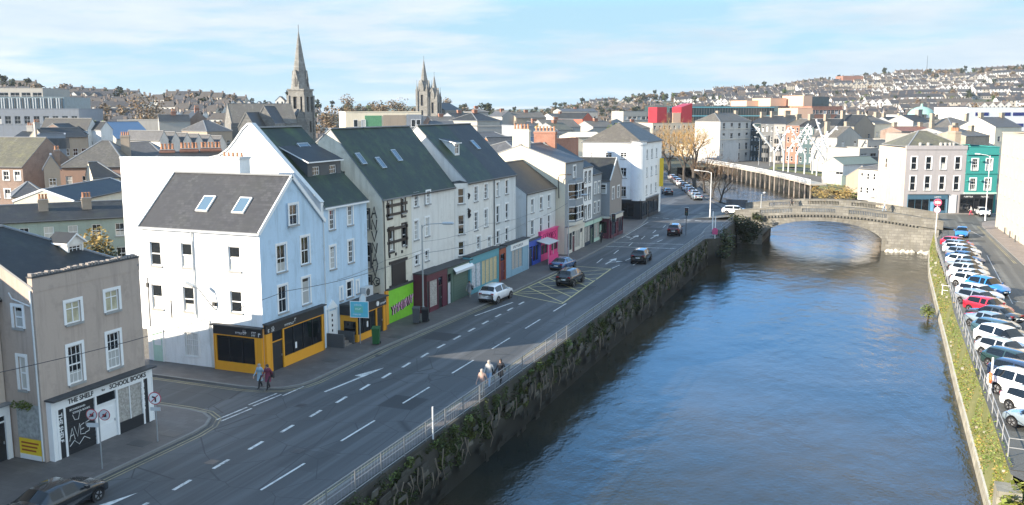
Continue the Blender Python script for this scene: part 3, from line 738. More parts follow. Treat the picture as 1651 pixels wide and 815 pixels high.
tag(RUB.build('bank_rubble'),'loose pale stones on the grassy bank','stones',None,'stuff')
# mossy stone steps and blocks at the near end of the bank
g=MB()
for i,(x0,y0,x1,y1,zt) in enumerate(((6.3,48.6,7.4,49.95,-.5),(7.5,48.4,8.7,49.9,-.9),(7.3,47.4,8.4,48.3,-1.6),(8.8,47.8,10.5,49.9,-.35))):
    g.box(x0,y0,-5.4,x1,y1,zt,STONE_PALE)
tag(g.build('stone_abutment'),'stepped mossy stone blocks at the near end of the bank','wall')
# gap in the bank wall with the landing behind it and the shrub standing in the water
sh=MB(); clump(sh,(5.6,103,-2.75),.85,420,.09,LEAF_GRASS,(1,1,.85)); clump(sh,(5.55,103,-2.5),.7,200,.09,LEAF_GREEN)
t=thing('shrub','round green shrub growing out of the river beside the right bank wall','shrub',(5.6,103,-3.6))
o=sh.build('crown',t); o.location=(-5.6,-103,3.6)
sm=MB(); sm.tube([(0,0,-.6),(0.05,0,.5),(.0,.05,1.4)],[.12,.1,.05],BARK,6); sm.build('stem',t)
# ------------------------------------------------------------------ railings
def railing(name,label,pts,mat,h,step,rails,post_r,infill=None,z=0.,cat='railing',rail_r=.025,square=False,group=None):
    t=thing(name,label,cat,(pts[0][0],pts[0][1],z),0,group); o=Vector((pts[0][0],pts[0][1],0))
    pm=MB()
    if square: pm.box(-post_r,-post_r,0,post_r,post_r,h,mat)
    else: pm.tube([(0,0,0),(0,0,h)],post_r,mat,6)
    pd=pm.data('post'); n=0
    rb=MB(); inf=MB(); acc=0
    for p,q in zip(pts,pts[1:]):
        p=Vector((*p,0))-o; q=Vector((*q,0))-o; L=(q-p).length; k=max(1,round(L/step))
        for i in range(k+(1 if q is pts[-1] else 0)):
            if n<99: link('post',pd,t,p+(q-p)*i/k); n+=1
        for zz in rails: rb.tube([p+Vector((0,0,zz)),q+Vector((0,0,zz))],rail_r,mat,5)
        if infill:
            m=int(L/infill[0])
            for i in range(m):
                c=p+(q-p)*(i+.5)/m; inf.tube([c+Vector((0,0,rails[-1])),c+Vector((0,0,rails[0]))],infill[1],mat,3,False)
    link('post',pd,t,q)
    rb.build('rail',t)
    if infill: inf.build('infill_bars',t)
    return t
RAILM=plain('railing_paint_grey',(.23,.24,.25),.45,.5)
railing('railing','long grey steel railing along the quay pavement',[(-22.08,16),(-22.08,127.6),(-20.4,130),(-20.4,133),(-21.2,136.5),(-21.2,150)],RAILM,1.15,2.45,(1.13,.62,.14),.035,(.3,.006),.16)
railing('railing','white painted railing between the parked cars and the grassy bank',[(13.5,52.0),(7.15,52.4),(7.15,75),(7.25,92),(7.35,110),(7.55,130),(7.9,142),(8.3,150)],plain('railing_white_paint',(.3,.3,.295),.5,var=.2),1.05,2.6,(1.03,.52),.03,None,0,rail_r=.024)
railing('railing','short white railing across the landing in the bank',[(6.7,101.5),(7.4,101.2)],WHITE,1.0,1,(1.0,.5),.04,None,-.6)

# ------------------------------------------------------------------ thin air between the camera and the hills
m=bpy.data.materials.new('haze'); m.use_nodes=True; nt=m.node_tree; nt.nodes.clear()
o_=nt.nodes.new('ShaderNodeOutputMaterial'); v_=nt.nodes.new('ShaderNodeVolumePrincipled'); v_.inputs['Color'].default_value=(.80,.88,.95,1); v_.inputs['Density'].default_value=.00009; v_.inputs['Anisotropy'].default_value=.2
nt.links.new(v_.outputs[0],o_.inputs['Volume'])
b=MB(); b.box(-5200,-320,-6.8,5200,6100,130,m); o=b.build('haze'); o['kind']='stuff'; o['label']='thin pale haze over the town and the hills'; o['category']='haze'
# ------------------------------------------------------------------ shopfronts
ORANGE=plain('shop_orange',(.75,.33,.02),.5,var=.06); SHOPBLK=plain('shop_black',(.02,.022,.026),.45); TEAL=plain('shop_teal',(.10,.30,.36),.6,var=.15); BLUEG=plain('shop_blue_grey',(.22,.36,.45),.6)
PINK=plain('shop_pink',(.72,.05,.22),.5); BLUE=plain('shop_blue',(.03,.08,.42),.5); MAROON=plain('shop_maroon',(.10,.02,.035),.5); GREENSH=plain('shop_green',(.08,.13,.10),.6); REDBR=plain('door_red_brown',(.30,.07,.03),.5); CREAMP=plain('cream_paint',(.62,.58,.50),.6); NAVY=plain('navy_paint',(.02,.035,.06),.5); DGREY=plain('dark_grey_paint',(.07,.075,.08),.6)
LIME=plain('mural_green',(.20,.55,.03),.6,var=.2); YEL=plain('sign_yellow',(.8,.55,.03),.5); PALEG=plain('pale_green_paint',(.45,.62,.52),.6); SHUT=plain('roller_shutter',(.12,.14,.13),.55,.3); GOLD=plain('warm_display',(.5,.42,.25),.6,var=.5,scale=6); ROOFFELT=plain('roof_felt',(.05,.052,.055),.8,var=.4,scale=2)
GOODS=plain('shop_goods',(.35,.33,.3),.7,var=.9,scale=9); CYAN=plain('sign_cyan',(.12,.5,.62),.5); GREENBIN=plain('bin_green',(.02,.10,.03),.45); GREYW=plain('light_grey_paint',(.5,.52,.53),.6)
def shop(t,face,u0,W,H,dep,frame,fas,bays,txt=None,tm=None,fh=.62,stall=.55,roof=None,tsize=.36,sides=True,name='shopfront',panem=None,toff=None,crest=.14):
    ox,oy,rot,_=FACES[t.name][face]; c,s=math.cos(R(rot)),math.sin(R(rot))
    loc=(ox+c*u0,oy+s*u0,0)
    b=MB(); f=-dep
    b.box(0,f+.16,0.0,W,-.002,H-.02,frame)                     # solid behind the front
    b.box(0,f,H-fh,W,f+.158,H-.002,fas)                        # fascia
    b.box(-.08,f-crest,H,W+.08,.0,H+.09,roof or LEAD)          # cornice
    tot=sum(x[1] for x in bays); x=0; pw=.13
    o=None; subs=[]
    for bay in bays:
        k=bay[0]; w_=W*bay[1]/tot; m=bay[2] if len(bay)>2 else None
        x0,x1=x+pw/2,x+w_-pw/2
        b.box(x,f,0,x0,f+.158,H-fh-.002,frame); b.box(x1,f,0,x+w_,f+.158,H-fh-.002,frame)
        if k=='w':
            st=stall; b.box(x0,f+.01,0,x1,f+.158,st,bay[3] if len(bay)>3 else frame); b.box(x0,f+.02,H-fh-.08,x1,f+.158,H-fh-.003,frame)
            q=MB(); q.box(x0,f+.09,st+.001,x1,f+.12,H-fh-.081,m or SHOPGL); n=max(1,round((x1-x0)/1.1)); subs.append(('display_window',q))
            for i in range(1,n): b.box(x0+(x1-x0)*i/n-.025,f+.04,st,x0+(x1-x0)*i/n+.025,f+.14,H-fh-.08,frame if len(bay)<5 else bay[4])
        elif k=='d':
            q=MB(); dm=m or SHOPBLK; zt=min(2.15,H-fh-.1); q.box(x0,f+.1,.05,x1,f+.15,zt,dm); 
            for zz in (.3,1.2): q.box(x0+.12,f+.085,zz,x1-.12,f+.099,zz+.7,dm)
            q.box(x1-.14,f+.05,1.0,x1-.1,f+.1,1.14,STEEL); subs.append(('door',q))
            if H-fh-zt>.15:
                q=MB(); q.box(x0,f+.09,zt+.07,x1,f+.12,H-fh-.005,SHOPGL); subs.append(('fanlight',q)); b.box(x0,f+.03,zt+.002,x1,f+.157,zt+.068,frame)
        elif k=='s':
            q=MB(); zt=H-fh-.005; n=int(zt/.12)
            for i in range(n): q.box(x0,f+.08+(i%2)*.015,zt*i/n,x1,f+.14,zt*(i+1)/n-.004,m or SHUT)
            subs.append(('roller_shutter',q))
        elif k=='p':
            b.box(x0,f+.03,0,x1,f+.157,H-fh-.003,m or frame)
        x+=w_
    o=b.build(name,t,loc,R(rot))
    for nm,q in subs: q.build(nm,o)
    if txt: text(txt,tsize,tm or WHITE,o,((W*.5 if toff is None else toff),f-.012,H-fh+.16),align='CENTER',bold=.004)
    return o
def scribble(parent,pts_list,r,m,name,y):
    b=MB()
    for pts in pts_list: b.tube([(p[0],y,p[1]) for p in pts],r,m,4)
    return b.build(name,parent)
def tiny(parent,x,z,n,h,m,y):
    """a line of lettering too small in the photograph to read"""
    b=MB()
    for i in range(n):
        w_=h*U(.45,.75); k=random.choice((0,1,2))
        b.box(x,y,z,x+w_*.25,y+.006,z+h,m)
        if k!=1: b.box(x+w_*.26,y,z+h*.75,x+w_,y+.006,z+h,m)
        if k!=2: b.box(x+w_*.26,y,z,x+w_,y+.006,z+h*.22,m)
        if k==0: b.box(x+w_*.26,y,z+h*.4,x+w_*.8,y+.006,z+h*.58,m)
        x+=w_+h*.2
    return b.build('small_lettering',parent)
# ------------------------------------------------------------------ A: the bookshop
BEIGE=plaster('beige_render',(.44,.355,.30),.65,(.24,.2,.17)); BEIGE2=plaster('pale_render',(.58,.48,.40),.3)
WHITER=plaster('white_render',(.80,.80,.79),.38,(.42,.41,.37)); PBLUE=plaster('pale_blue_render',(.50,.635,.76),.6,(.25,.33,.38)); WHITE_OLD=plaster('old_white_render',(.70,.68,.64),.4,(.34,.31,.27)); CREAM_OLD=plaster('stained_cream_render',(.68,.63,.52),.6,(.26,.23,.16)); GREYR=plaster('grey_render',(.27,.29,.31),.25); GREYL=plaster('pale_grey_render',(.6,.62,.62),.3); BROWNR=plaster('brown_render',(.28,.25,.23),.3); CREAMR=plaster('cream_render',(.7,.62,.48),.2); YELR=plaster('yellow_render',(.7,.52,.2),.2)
A=house('corner_shop_building','beige rendered corner bookshop building with white sash windows and a broken parapet','building',-38.84,32.87,90,7.13,10,9.15,11.7,BEIGE,S_DARK,'x',(0,4.5),
  wins=[('F','c',WHITE,STONESILL,[(1.9,6.95,.95,1.15),(4.55,7.05,.95,1.15)],plain('reflecting_blind',(.45,.42,.30),.15,var=.6,scale=2)),('F','g',WHITE,STONESILL,[(1.82,3.72,.9,2.05),(4.47,3.85,.9,2.0)],GLC),
        ('L','s',WHITE,STONESILL,[(8.55,7.1,.62,1.1),(8.6,3.85,.5,1.75)])],over=.0,gutter=False,chim=[])
b=MB(); b.box(-.02,-.02,9.0,7.15,.3,9.72,BEIGE); b.box(-.05,-.06,9.722,7.18,.34,9.80,ROOFFELT)
x=0
while x<7.1:
    h=U(.05,.17); b.box(x,U(0,.05),9.801,min(7.15,x+U(.1,.16)),.26,9.8+h,BROWNR); x+=.2
b.build('parapet',A)
b=MB(); b.mesh([(.1,10.02,0),(7.0,10.02,0),(7.0,19.5,0),(.1,19.5,0),(.1,10.02,8.9),(7.0,10.02,8.9),(7.0,19.5,6.4),(.1,19.5,6.4)],[(0,1,5,4),(1,2,6,5),(2,3,7,6),(3,0,4,7)],BEIGE2); b.build('rear_wing',A)
b=MB(); b.slab([(.0,10.03,9.02),(7.1,10.03,9.02),(7.1,19.6,6.5),(.0,19.6,6.5)],.1,S_DARK,LEAD); b.build('rear_roof',A)
dormer(A,4.1,5.2,2.0,9.8,10.85,3.4,WHITE_OLD,S_DARK,1,rise=.4,shed=False,wh=.75)
pipe(A,[(-.06,.12,9.1),(-.06,.12,.2)],.05,GREYL)
pipe(A,[(-.06,1.6,8.9),(-.06,1.4,8.6),(-.06,.2,8.3)],.04,GREYL)
sh_=shop(A,'F',.22,7.05,3.3,.35,WHITE,WHITE,[('p',.32,WHITE),('p',.42,SHOPBLK),('s',1.85,SHOPBLK),('d',1.35,WHITE),('w',1.75,GOODS,SHOPBLK),('p',.4,SHOPBLK),('p',.3,WHITE)],None,fh=.55,stall=.75,roof=ROOFFELT,crest=.3)
text('THE SHELF',.36,BLACKM,sh_,(1.05,-.365,2.88),bold=.006,sx=.98); text('for',.2,PIPE,sh_,(3.3,-.365,2.92)); text('SCHOOL BOOKS',.36,BLACKM,sh_,(3.85,-.365,2.88),bold=.006,sx=.98)
for x in (.43,6.16):
    o=text('THE SHELF',.33,WHITE,sh_,(x,-.335,2.55),bold=.004); o.rotation_euler=(R(90),R(90),0)
text('SECONDHAND',.15,WHITE,sh_,(1.15,-.3,2.45)); text('SCHOOL BOOKS',.15,WHITE,sh_,(1.35,-.3,2.25))
def gl(c,x,z,s):
    G={'A':[[(0,0),(.35,1.1),(.6,0)],[(.1,.4),(.5,.5)]],'V':[[(0,1),(.3,0),(.6,1.1)]],'E':[[(.5,1),(.1,.9),(.05,.1),(.6,0)],[(.05,.5),(.45,.55)]],'S':[[(.55,1),(.1,.9),(.15,.6),(.5,.4),(.4,.05),(0,0)]],'~':[[(0,.2),(.5,.6),(1,.1),(1.6,.6),(2.2,.2)]],'O':[[(0,1),(.2,.5),(.6,.45),(.8,1.05)]],'N':[[(0,0),(.1,1),(.5,0),(.6,1)]],'M':[[(0,0),(.1,1),(.35,.4),(.6,1),(.7,0)]],'Y':[[(0,1),(.3,.5),(.6,1)],[(.3,.5),(.25,0)]],'@':[[(.7,.3),(.3,.1),(0,.5),(.3,.95),(.7,.8),(.75,.4),(.4,.35),(.35,.6),(.6,.65)]]}
    return [[(x+p[0]*s,z+p[1]*s) for p in st] for st in G[c]]
scribble(sh_,gl('A',1.05,.85,.6)+gl('V',1.4,.95,.6)+gl('E',1.75,.95,.6)+gl('S',2.1,1.0,.6)+gl('~',1.05,.45,.6)+gl('O',1.35,1.6,.6),.022,plain('spray_white',(.6,.6,.58),.6),'graffiti',-.28)
ssd=MB(); ssd.box(8.25,-.05,.15,9.75,-.01,1.25,YEL); ssd.box(8.25,-.056,.15,9.75,-.05,.42,WHITE); 
for i in range(3):
    z=1.08-i*.2
    ssd.box(8.4,-.058,z-.09,9.6-.1*i,-.051,z,plain('sign_lettering_red',(.35,.08,.02),.6))
ox,oy,rot,_=FACES[A.name]['L']; ssd.build('notice_board',A,(ox,oy,0),R(rot))
pb=MB(); pb.box(8.2,-.03,1.3,9.9,-.008,3.1,plain('torn_posters',(.32,.33,.32),.9,var=.8,scale=4)); pb.build('poster_panel',A,(ox,oy,0),R(rot))
vv=MB(); clump(vv,(8.9,-.25,3.1),.6,110,.09,LEAF_GREEN,(1.3,.4,.5)); o=vv.build('weeds',A,(ox,oy,0),R(rot))
# neighbour with the set-back front at the picture's left edge
Nb=house('terraced_house','grey rendered house with dark slate roof left of the bookshop','house',-41.3,21.6,90,11.2,9.5,8.6,12.0,BEIGE2,S_DARK,'x',(0,0),
  wins=[('F','s',WHITE,STONESILL,[(1.2,6.2,1.0,1.75),(4.8,6.2,1.0,1.75),(9.3,6.2,1.1,1.85),(1.2,3.5,1.0,1.95),(4.8,3.5,1.0,1.95),(9.3,3.45,1.1,2.05)])],chim=[(.6,4.75,.7,1.4,10.5,13.6,B_RED,4)],over=.25)
sh_=shop(Nb,'F',8.0,3.15,3.0,.3,WHITE,WHITE,[('w',1.3),('d',1.2,SHOPBLK),('p',.2)],None,fh=.5)
vv=MB(); clump(vv,(9.8,-.25,3.15),.5,110,.08,LEAF_GREEN,(1.8,.4,.4)); vv.build('weeds',Nb)
skylight(Nb,(9.0,3.4,11.1),(1,0,0),(0,4.75,3.4),1.1,1.5)
for i,(y0,L,col) in enumerate(((9.5,12,BEIGE2),(-3,12.4,WHITE_OLD),(-16,12.8,BEIGE),(-30,13.8,GREYL))):
    house('terraced_house','rendered terraced house along the quay before the bookshop','house',-39.5,y0,90,L-.1,9.5,9.3,12.2,col,S_DARK,'x',(0,0),wins=[('F','s',WHITE,STONESILL,[(1.5+k*3.4,zz,1,1.9) for k in range(3) for zz in (3.6,6.6)])],chim=[(.6,4.75,.7,1.4,10.5,13.6,B_RED,3)],group='terraced houses before the bookshop')
# ------------------------------------------------------------------ B: white gabled corner house
B=house('gabled_corner_house','white gabled corner house with grey slate roof and orange shopfront','house',-38.3,50.3,90,7.6,10.1,9.9,13.35,WHITER,S_SLATE,'y',(0,0),
  wins=[('F','s',WHITE,STONESILL,[(1.85,6.85,1.05,1.9),(4.75,6.95,1.0,2.0),(3.3,9.98,1.0,1.45),(1.85,3.95,1.0,1.9),(4.72,4.0,.95,1.95)],GL),
        ('L','s',WHITE,STONESILL,[(.68,7.1,.95,1.72),(3.45,7.15,.95,1.7),(7.5,7.15,.95,1.7),(.6,3.98,.95,1.75),(3.42,4.0,.95,1.75),(7.48,4.25,.95,1.5)]),
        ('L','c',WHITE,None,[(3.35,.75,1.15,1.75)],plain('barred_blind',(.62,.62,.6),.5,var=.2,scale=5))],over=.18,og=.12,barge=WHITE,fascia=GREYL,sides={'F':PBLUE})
q=MB(); q.box(-1.0,-.6,12.4,1.0,.6,14.6,WHITER); q.box(-1.06,-.66,14.5,1.06,.66,14.68,GREYL)
c=q.build('chimney',B,(4.35,5.3,0),R(90))
for i in range(5):
    k=('pot',POT.name)
    if k not in WC:
        q=MB(); q.lathe((0,0,0),[(.15,0),(.12,.3),(.11,.4)],POT,8); WC[k]=q.data('chimney_pot')
    o=link('chimney_pot',WC[k],c,(-.75+i*.38,0,14.68)); o.scale=(.7,.7,.5)
sl_=(3.35+.1)/3.8
for xx in (5.6,2.5): skylight(B,(1.55,xx,9.9+.14+1.55*3.45/3.8+.03),(0,1,0),(3.8,0,3.45),1.0,1.45,WHITE)
pipe(B,[(-.09,5.6,9.8),(-.09,5.6,3.6),(-.09,4.5,3.5),(-.09,4.35,.2)],.055,GREYL); pipe(B,[(7.62,-.06,9.8),(7.62,-.06,3.6)],.05,GREYL)
# door and bars on the lane side
ox,oy,rot,_=FACES[B.name]['L']
q=MB(); q.box(.5,-.06,.05,1.35,.02,2.35,PALEG); q.box(.62,-.075,.25,.88,-.061,1.1,PALEG); q.box(.98,-.075,.25,1.24,-.061,1.1,PALEG); q.box(.62,-.075,1.3,1.24,-.061,1.95,WHITE); q.box(.4,-.08,.02,.498,.02,2.5,WHITE); q.box(1.352,-.08,.02,1.45,.02,2.5,WHITE); q.box(.498,-.08,2.352,1.352,.02,2.5,WHITE); q.build('door',B,(ox,oy,0),R(rot))
q=MB()
for i in range(7): q.tube([(3.4+i*.17,-.08,.7),(3.4+i*.17,-.08,2.55)],.015,WHITE,4)
for zz in (.75,1.6,2.5): q.tube([(3.33,-.08,zz),(4.52,-.08,zz)],.015,WHITE,4)
q.build('window_bars',B,(ox,oy,0),R(rot))
q=MB(); q.tube([(.3,-.04,6.2),(.3,-.04,3.5),(.3,-.04,2.6)],.025,PIPE,5); q.box(.2,-.1,5.5,.4,-.02,5.8,PIPE); q.box(6.0,-.12,4.6,6.35,-.02,4.85,PIPE); q.tube([(2.3,-.03,4.7),(2.3,-.03,3.4)],.03,PIPE,5); q.build('service_cables',B,(ox,oy,0),R(rot))
s1_=shop(B,'F',0.02,7.05,3.55,.22,ORANGE,SHOPBLK,[('p',.55,ORANGE),('d',1.3,SHOPBLK),('w',4.6,SHOPGL,ORANGE,SHOPBLK),('p',.2,SHOPBLK)],None,fh=.65,stall=.85,roof=ROOFFELT,crest=.22)
s2_=shop(B,'L',6.05,4.05,3.3,.22,ORANGE,SHOPBLK,[('p',.16,SHOPBLK),('w',3.2,SHOPGL,ORANGE,SHOPBLK),('p',.5,ORANGE)],None,fh=.62,stall=.75,roof=ROOFFELT,crest=.22)
tiny(s2_,1.9,2.82,9,.13,WHITE,-.235); tiny(s2_,2.55,2.95,2,.2,WHITE,-.235); tiny(s2_,3.25,2.9,3,.17,WHITE,-.235); tiny(s2_,3.25,2.72,3,.14,WHITE,-.235); tiny(s2_,3.8,2.74,1,.26,WHITE,-.235)
tiny(s1_,.2,3.0,1,.22,WHITE,-.235); tiny(s1_,.6,3.15,3,.16,WHITE,-.235); tiny(s1_,.6,2.98,3,.14,WHITE,-.235); tiny(s1_,2.1,3.02,10,.14,WHITE,-.235); tiny(s1_,3.3,3.12,1,.24,WHITE,-.235)
q=MB(); q.box(3.3,-.215,1.15,3.5,-.205,1.6,WHITE); q.build('window_poster',s1_)
# ------------------------------------------------------------------ C: tall white house behind with swept gable
C_=house('tall_terraced_house','tall white house with swept gable, dark slate roof and a twin window dormer','house',-38.5,58.35,90,6.25,12.2,10.85,16.55,WHITER,S_GREEN,'x',(0,0),rpos=.5,
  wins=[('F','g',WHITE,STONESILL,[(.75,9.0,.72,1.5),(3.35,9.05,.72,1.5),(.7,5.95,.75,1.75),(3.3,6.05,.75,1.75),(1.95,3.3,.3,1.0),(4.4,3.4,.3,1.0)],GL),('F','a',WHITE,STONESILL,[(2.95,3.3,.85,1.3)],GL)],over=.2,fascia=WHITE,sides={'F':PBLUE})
dormer(C_,1.2,5.9,2.1,12.2,14.0,4.9,DGREY,S_DARK,2,rise=1.3,style='g',wh=1.35)
skylight(C_,(4.2,4.3,15.05),(1,0,0),(0,6.1,5.7),1.5,.9)
# swept gable wall on the lane side, running back over the rear wing
pts=[(-57.6,0),(-57.6,14.15),(-48.6,14.3),(-47.6,14.5),(-46.7,15.0),(-46.0,15.7),(-45.3,16.5),(-44.75,16.95),(-44.4,16.95),(-38.48,11.15),(-38.48,0)]
g=MB(); g.prism([(x+38.5,z) for x,z in pts],58.0-58.35,58.345-58.35,WHITER)
o=g.build('gable_wall',C_); o.rotation_euler=(0,0,R(-90)); 
g=MB()
cp=[(x+38.5,z) for x,z in pts[1:10]]
for p,q_ in zip(cp,cp[1:]): g.beam((p[0],-.18,p[1]+.04),(q_[0],-.18,q_[1]+.04),.5,.12,GREYL)
o=g.build('gable_coping',C_); o.rotation_euler=(0,0,R(-90))
g=MB(); g.box(0.02,12.25,0,6.0,19.0,12.6,WHITE_OLD); g.build('rear_wing',C_); g=MB(); g.box(-.05,12.3,12.602,6.1,19.1,12.8,ROOFFELT); g.build('rear_roof',C_)
q=MB(); q.box(.2,-.03,.75,1.2,.02,2.75,WHITE); q.box(.1,-.12,.75,.2,.02,2.9,WHITE); q.box(1.2,-.12,.75,1.3,.02,2.9,WHITE); q.prism([(.0,2.95),(1.4,2.95),(.7,3.6)],-.16,.01,WHITE)
for i in range(4): q.box(.62,-.04,1.1+i*.4,.78,-.031,1.3+i*.4,GL)
q.build('door',C_)
st=MB()
for i in range(4): st.box(.05,-1.35+i*.3,0,1.35,-.02,.19*(i+1)+.0,PAVE_L)
st.box(-.12,-1.5,0,.04,-.03,1.15,DGREY); st.box(1.36,-1.5,0,1.5,-.03,1.05,DGREY); st.build('front_steps',C_)
sC=shop(C_,'F',1.85,4.6,2.95,1.55,ORANGE,SHOPBLK,[('w',2.6,SHOPGL,ORANGE,SHOPBLK),('d',1.,SHOPBLK),('p',.2,ORANGE),('p',.2,SHOPBLK)],None,fh=.7,stall=.65,roof=ROOFFELT,crest=.2)
q=MB(); q.box(-.04,-1.42,.72,-.002,-.35,1.75,SHOPGL); q.box(-.06,-1.5,2.2,-.003,-.02,2.93,SHOPBLK); q.build('side_window',sC)
disc=MB(); disc.tube([(.8,-1.62,3.35),(.8,-1.56,3.35)],.48,GREYW,20); disc.tube([(.8,-1.635,3.35),(.8,-1.625,3.35)],.36,plain('sign_pale_blue',(.5,.62,.7),.5),20); disc.tube([(3.1,-1.62,2.6),(3.1,-1.556,2.6)],.2,WHITE,14); disc.build('round_sign',sC)
tiny(sC,3.6,2.42,7,.13,WHITE,-1.57); tiny(sC,4.35,2.5,1,.22,WHITE,-1.57); q=MB(); q.box(1.55,-1.475,1.0,1.75,-1.465,1.45,WHITE); q.build('window_poster',sC)
ac=MB(); ac.box(4.95,-.5,3.0,6.15,-.05,3.8,GREYW); ac.tube([(5.35,-.51,3.4),(5.35,-.5,3.4)],.3,DGREY,14); ac.build('air_conditioner',C_)
# ------------------------------------------------------------------ D: graffitied pair
D1=house('terraced_house','stained cream gabled house with black painted bars, side graffiti and a green mural','house',-37.9,66.1,90,5.05,12.0,10.75,16.35,CREAM_OLD,S_GREEN,'x',(0,0),rpos=.40,
  wins=[('F','s',BLACKM,STONESILL,[(.95,9.2,.62,1.3),(3.3,9.25,.62,1.3),(1.0,6.3,.75,1.85),(3.35,6.4,.75,1.85)],GL),('L','s',DGREY,STONESILL,[(10.2,8.2,.5,1.6),(10.25,4.9,.5,2.0),(10.25,2.3,.5,1.9)],GL)],over=.15,gutter=False)
D1['label']='stained cream gabled house with black painted bars and a green mural at street level'
def bars(t,L,m,nm,y=-.06,yt=-.002):
    b=MB()
    for x0,z0,x1,z1 in L: b.box(x0,y,z0,x1,yt,z1,m)
    return b.build(nm,t)
bars(D1,[(.6,9.95,4.3,10.2),(.6,9.2,4.3,9.42),(.72,8.9,1.1,10.35),(.9,8.9,1.7,9.05),(3.15,8.95,3.4,10.4),(3.2,8.85,4.05,9.0),(.7,7.95,4.3,8.2),(.7,6.85,4.3,7.08),(.85,5.9,1.05,8.3),(3.9,6.1,4.15,8.4),(1.0,6.02,1.9,6.25)],BLACKM,'painted_bars')
bars(D1,[(1.3,3.3,3.7,5.1),(.9,5.1,4.1,5.35),(.9,3.1,4.1,3.3)],BLACKM,'boarded_window',-.09)
bars(D1,[(.9,5.7,1.1,5.95),(2.0,5.75,2.2,6.0),(3.1,5.8,3.3,6.05)],BLACKM,'wall_plates',-.08)
mu=MB(); mu.box(.45,-.12,.1,4.95,-.003,2.95,LIME); mu.box(.3,-.16,2.95,5.1,-.003,3.12,ROOFFELT); mu.build('mural_board',D1)
bars(D1,[(.02,-.18,.2,-.003)] and [(.0,0,.2,3.0),(.24,0,.4,3.0)],ORANGE,'pilaster',-.2)
random.seed(11)
PINKM=plain('mural_pink',(.7,.35,.5),.6,var=.4,scale=4)
gm_=[]
for i in range(9): gm_+=gl(random.choice('AVNMSE@Y'),.9+i*.42,.75+.05*i,.75)
scribble(D1,gm_,.075,BLACKM,'mural_outline',-.125); scribble(D1,[[(p[0]+.03,p[1]+.03) for p in s_] for s_ in gm_],.05,PINKM,'mural_lettering',-.185)
gg=[]
zt=10.2
for chh in 'ANVNAV': gg+=gl(chh,10.95,zt-1.05,.85); zt-=.98
gg+=gl('@',10.95,zt-1.,.9)+gl('S',11.1,zt-2.2,.7)+gl('M',11.0,zt-3.2,.6)
ox,oy,rot,_=FACES[D1.name]['L']
o=scribble(D1,gg,.055,BLACKM,'graffiti',-.03); o.location=(ox,oy,0); o.rotation_euler=(0,0,R(rot))
q=MB(); q.box(7.8,-.04,12.1,8.5,-.003,12.95,GL); q.build('vent_opening',D1,(ox,oy,0),R(rot))
pipe(D1,[(.1,-.1,10.7),(.1,-.1,3.0)])
for uu,vv_ in ((1.1,2.6),(3.7,2.2)): skylight(D1,(uu,vv_,10.75+.14+vv_*5.6/4.8+.03),(1,0,0),(0,4.8,5.6),.75,1.2,STEEL)
D2=house('terraced_house','off white house with small arched windows above low dark shops','house',-37.9,71.17,90,8.8,12.0,10.75,16.35,WHITE_OLD,S_GREEN,'x',(0,0),rpos=.40,
  wins=[('F','g',WHITE,STONESILL,[(.55,9.55,.75,1.15),(2.65,9.6,.75,1.15),(.45,6.6,.78,1.7),(2.6,6.65,.78,1.7)],GL),('F','a',WHITE,STONESILL,[(.55,4.3,.7,.95),(2.5,4.4,.7,.95)],GL)],over=.15)
skylight(D2,(2.2,2.6,10.75+.14+2.6*5.6/4.8+.03),(1,0,0),(0,4.8,5.6),.8,1.3)
sh_=shop(D2,'F',.1,4.2,3.6,1.35,MAROON,MAROON,[('p',.5,SHOPBLK),('w',1.6,GOODS),('d',.9,BLACKM),('p',.9,MAROON)],None,fh=.6,roof=ROOFFELT)
sh_=shop(D2,'F',4.35,5.4,3.55,1.35,GREENSH,GREENSH,[('d',.8,GREYW),('p',.5,GREENSH),('s',3.4,GREENSH),('p',.3,GREENSH)],None,fh=.6,roof=ROOFFELT)
q=MB(); q.slab([(1.2,-1.65,3.0),(5.35,-1.65,3.0),(5.35,-1.36,3.35),(1.2,-1.36,3.35)],.05,WHITE); q.box(1.2,-1.68,2.8,5.35,-1.65,3.02,GREYW); q.build('awning',sh_)
# ------------------------------------------------------------------ E: pair with canted end wall
E1=house('terraced_house','off white house with canted end wall and peeling black patches above the teal shop','house',-37.2,81.6,90,6.4,11.0,11.0,16.4,WHITE_OLD,S_GREEN,'x',(0,0),rpos=.5,
  wins=[('F','g',WHITE,STONESILL,[(1.5,9.0,.85,1.5),(4.0,9.05,.85,1.5),(1.5,6.1,.85,1.8),(4.0,6.15,.85,1.8),(2.1,4.0,.85,1.4)],GL),('F','a',WHITE,STONESILL,[(4.9,3.9,.75,1.1)],GL)],over=.15)
E1['label']='off white house with a canted end wall and small dormer above the teal shop'
dormer(E1,2.2,3.3,2.4,13.5,14.7,4.2,WHITE_OLD,S_DARK,1,rise=.4,style='c',shed=True,wh=.95)
q=MB(); th_=math.atan2(.7,2.0)
cx0,cy0=-2.0,.7; Lc=math.hypot(1.6,.68)
FACES['cant']={'F':(-1.6,.7,-math.degrees(math.atan2(.68,1.6)),Lc)}
a_=R(FACES['cant']['F'][2])
xf=lambda u,y,z:(-1.6+math.cos(a_)*u-math.sin(a_)*y,.7+math.sin(a_)*u+math.cos(a_)*y,z)
cw=[(.5,9.0,.8,1.5),(.5,6.0,.8,1.9),(.5,3.9,.75,1.4)]
panel(q,xf,Lc,11.0,cw,WHITE_OLD); q.slab([(-1.62,.75,11.05),(.05,-.05,11.05),(.05,.9,11.2),(-1.62,.9,11.2)],.06,S_DARK)
cwo=q.build('canted_wall',E1)
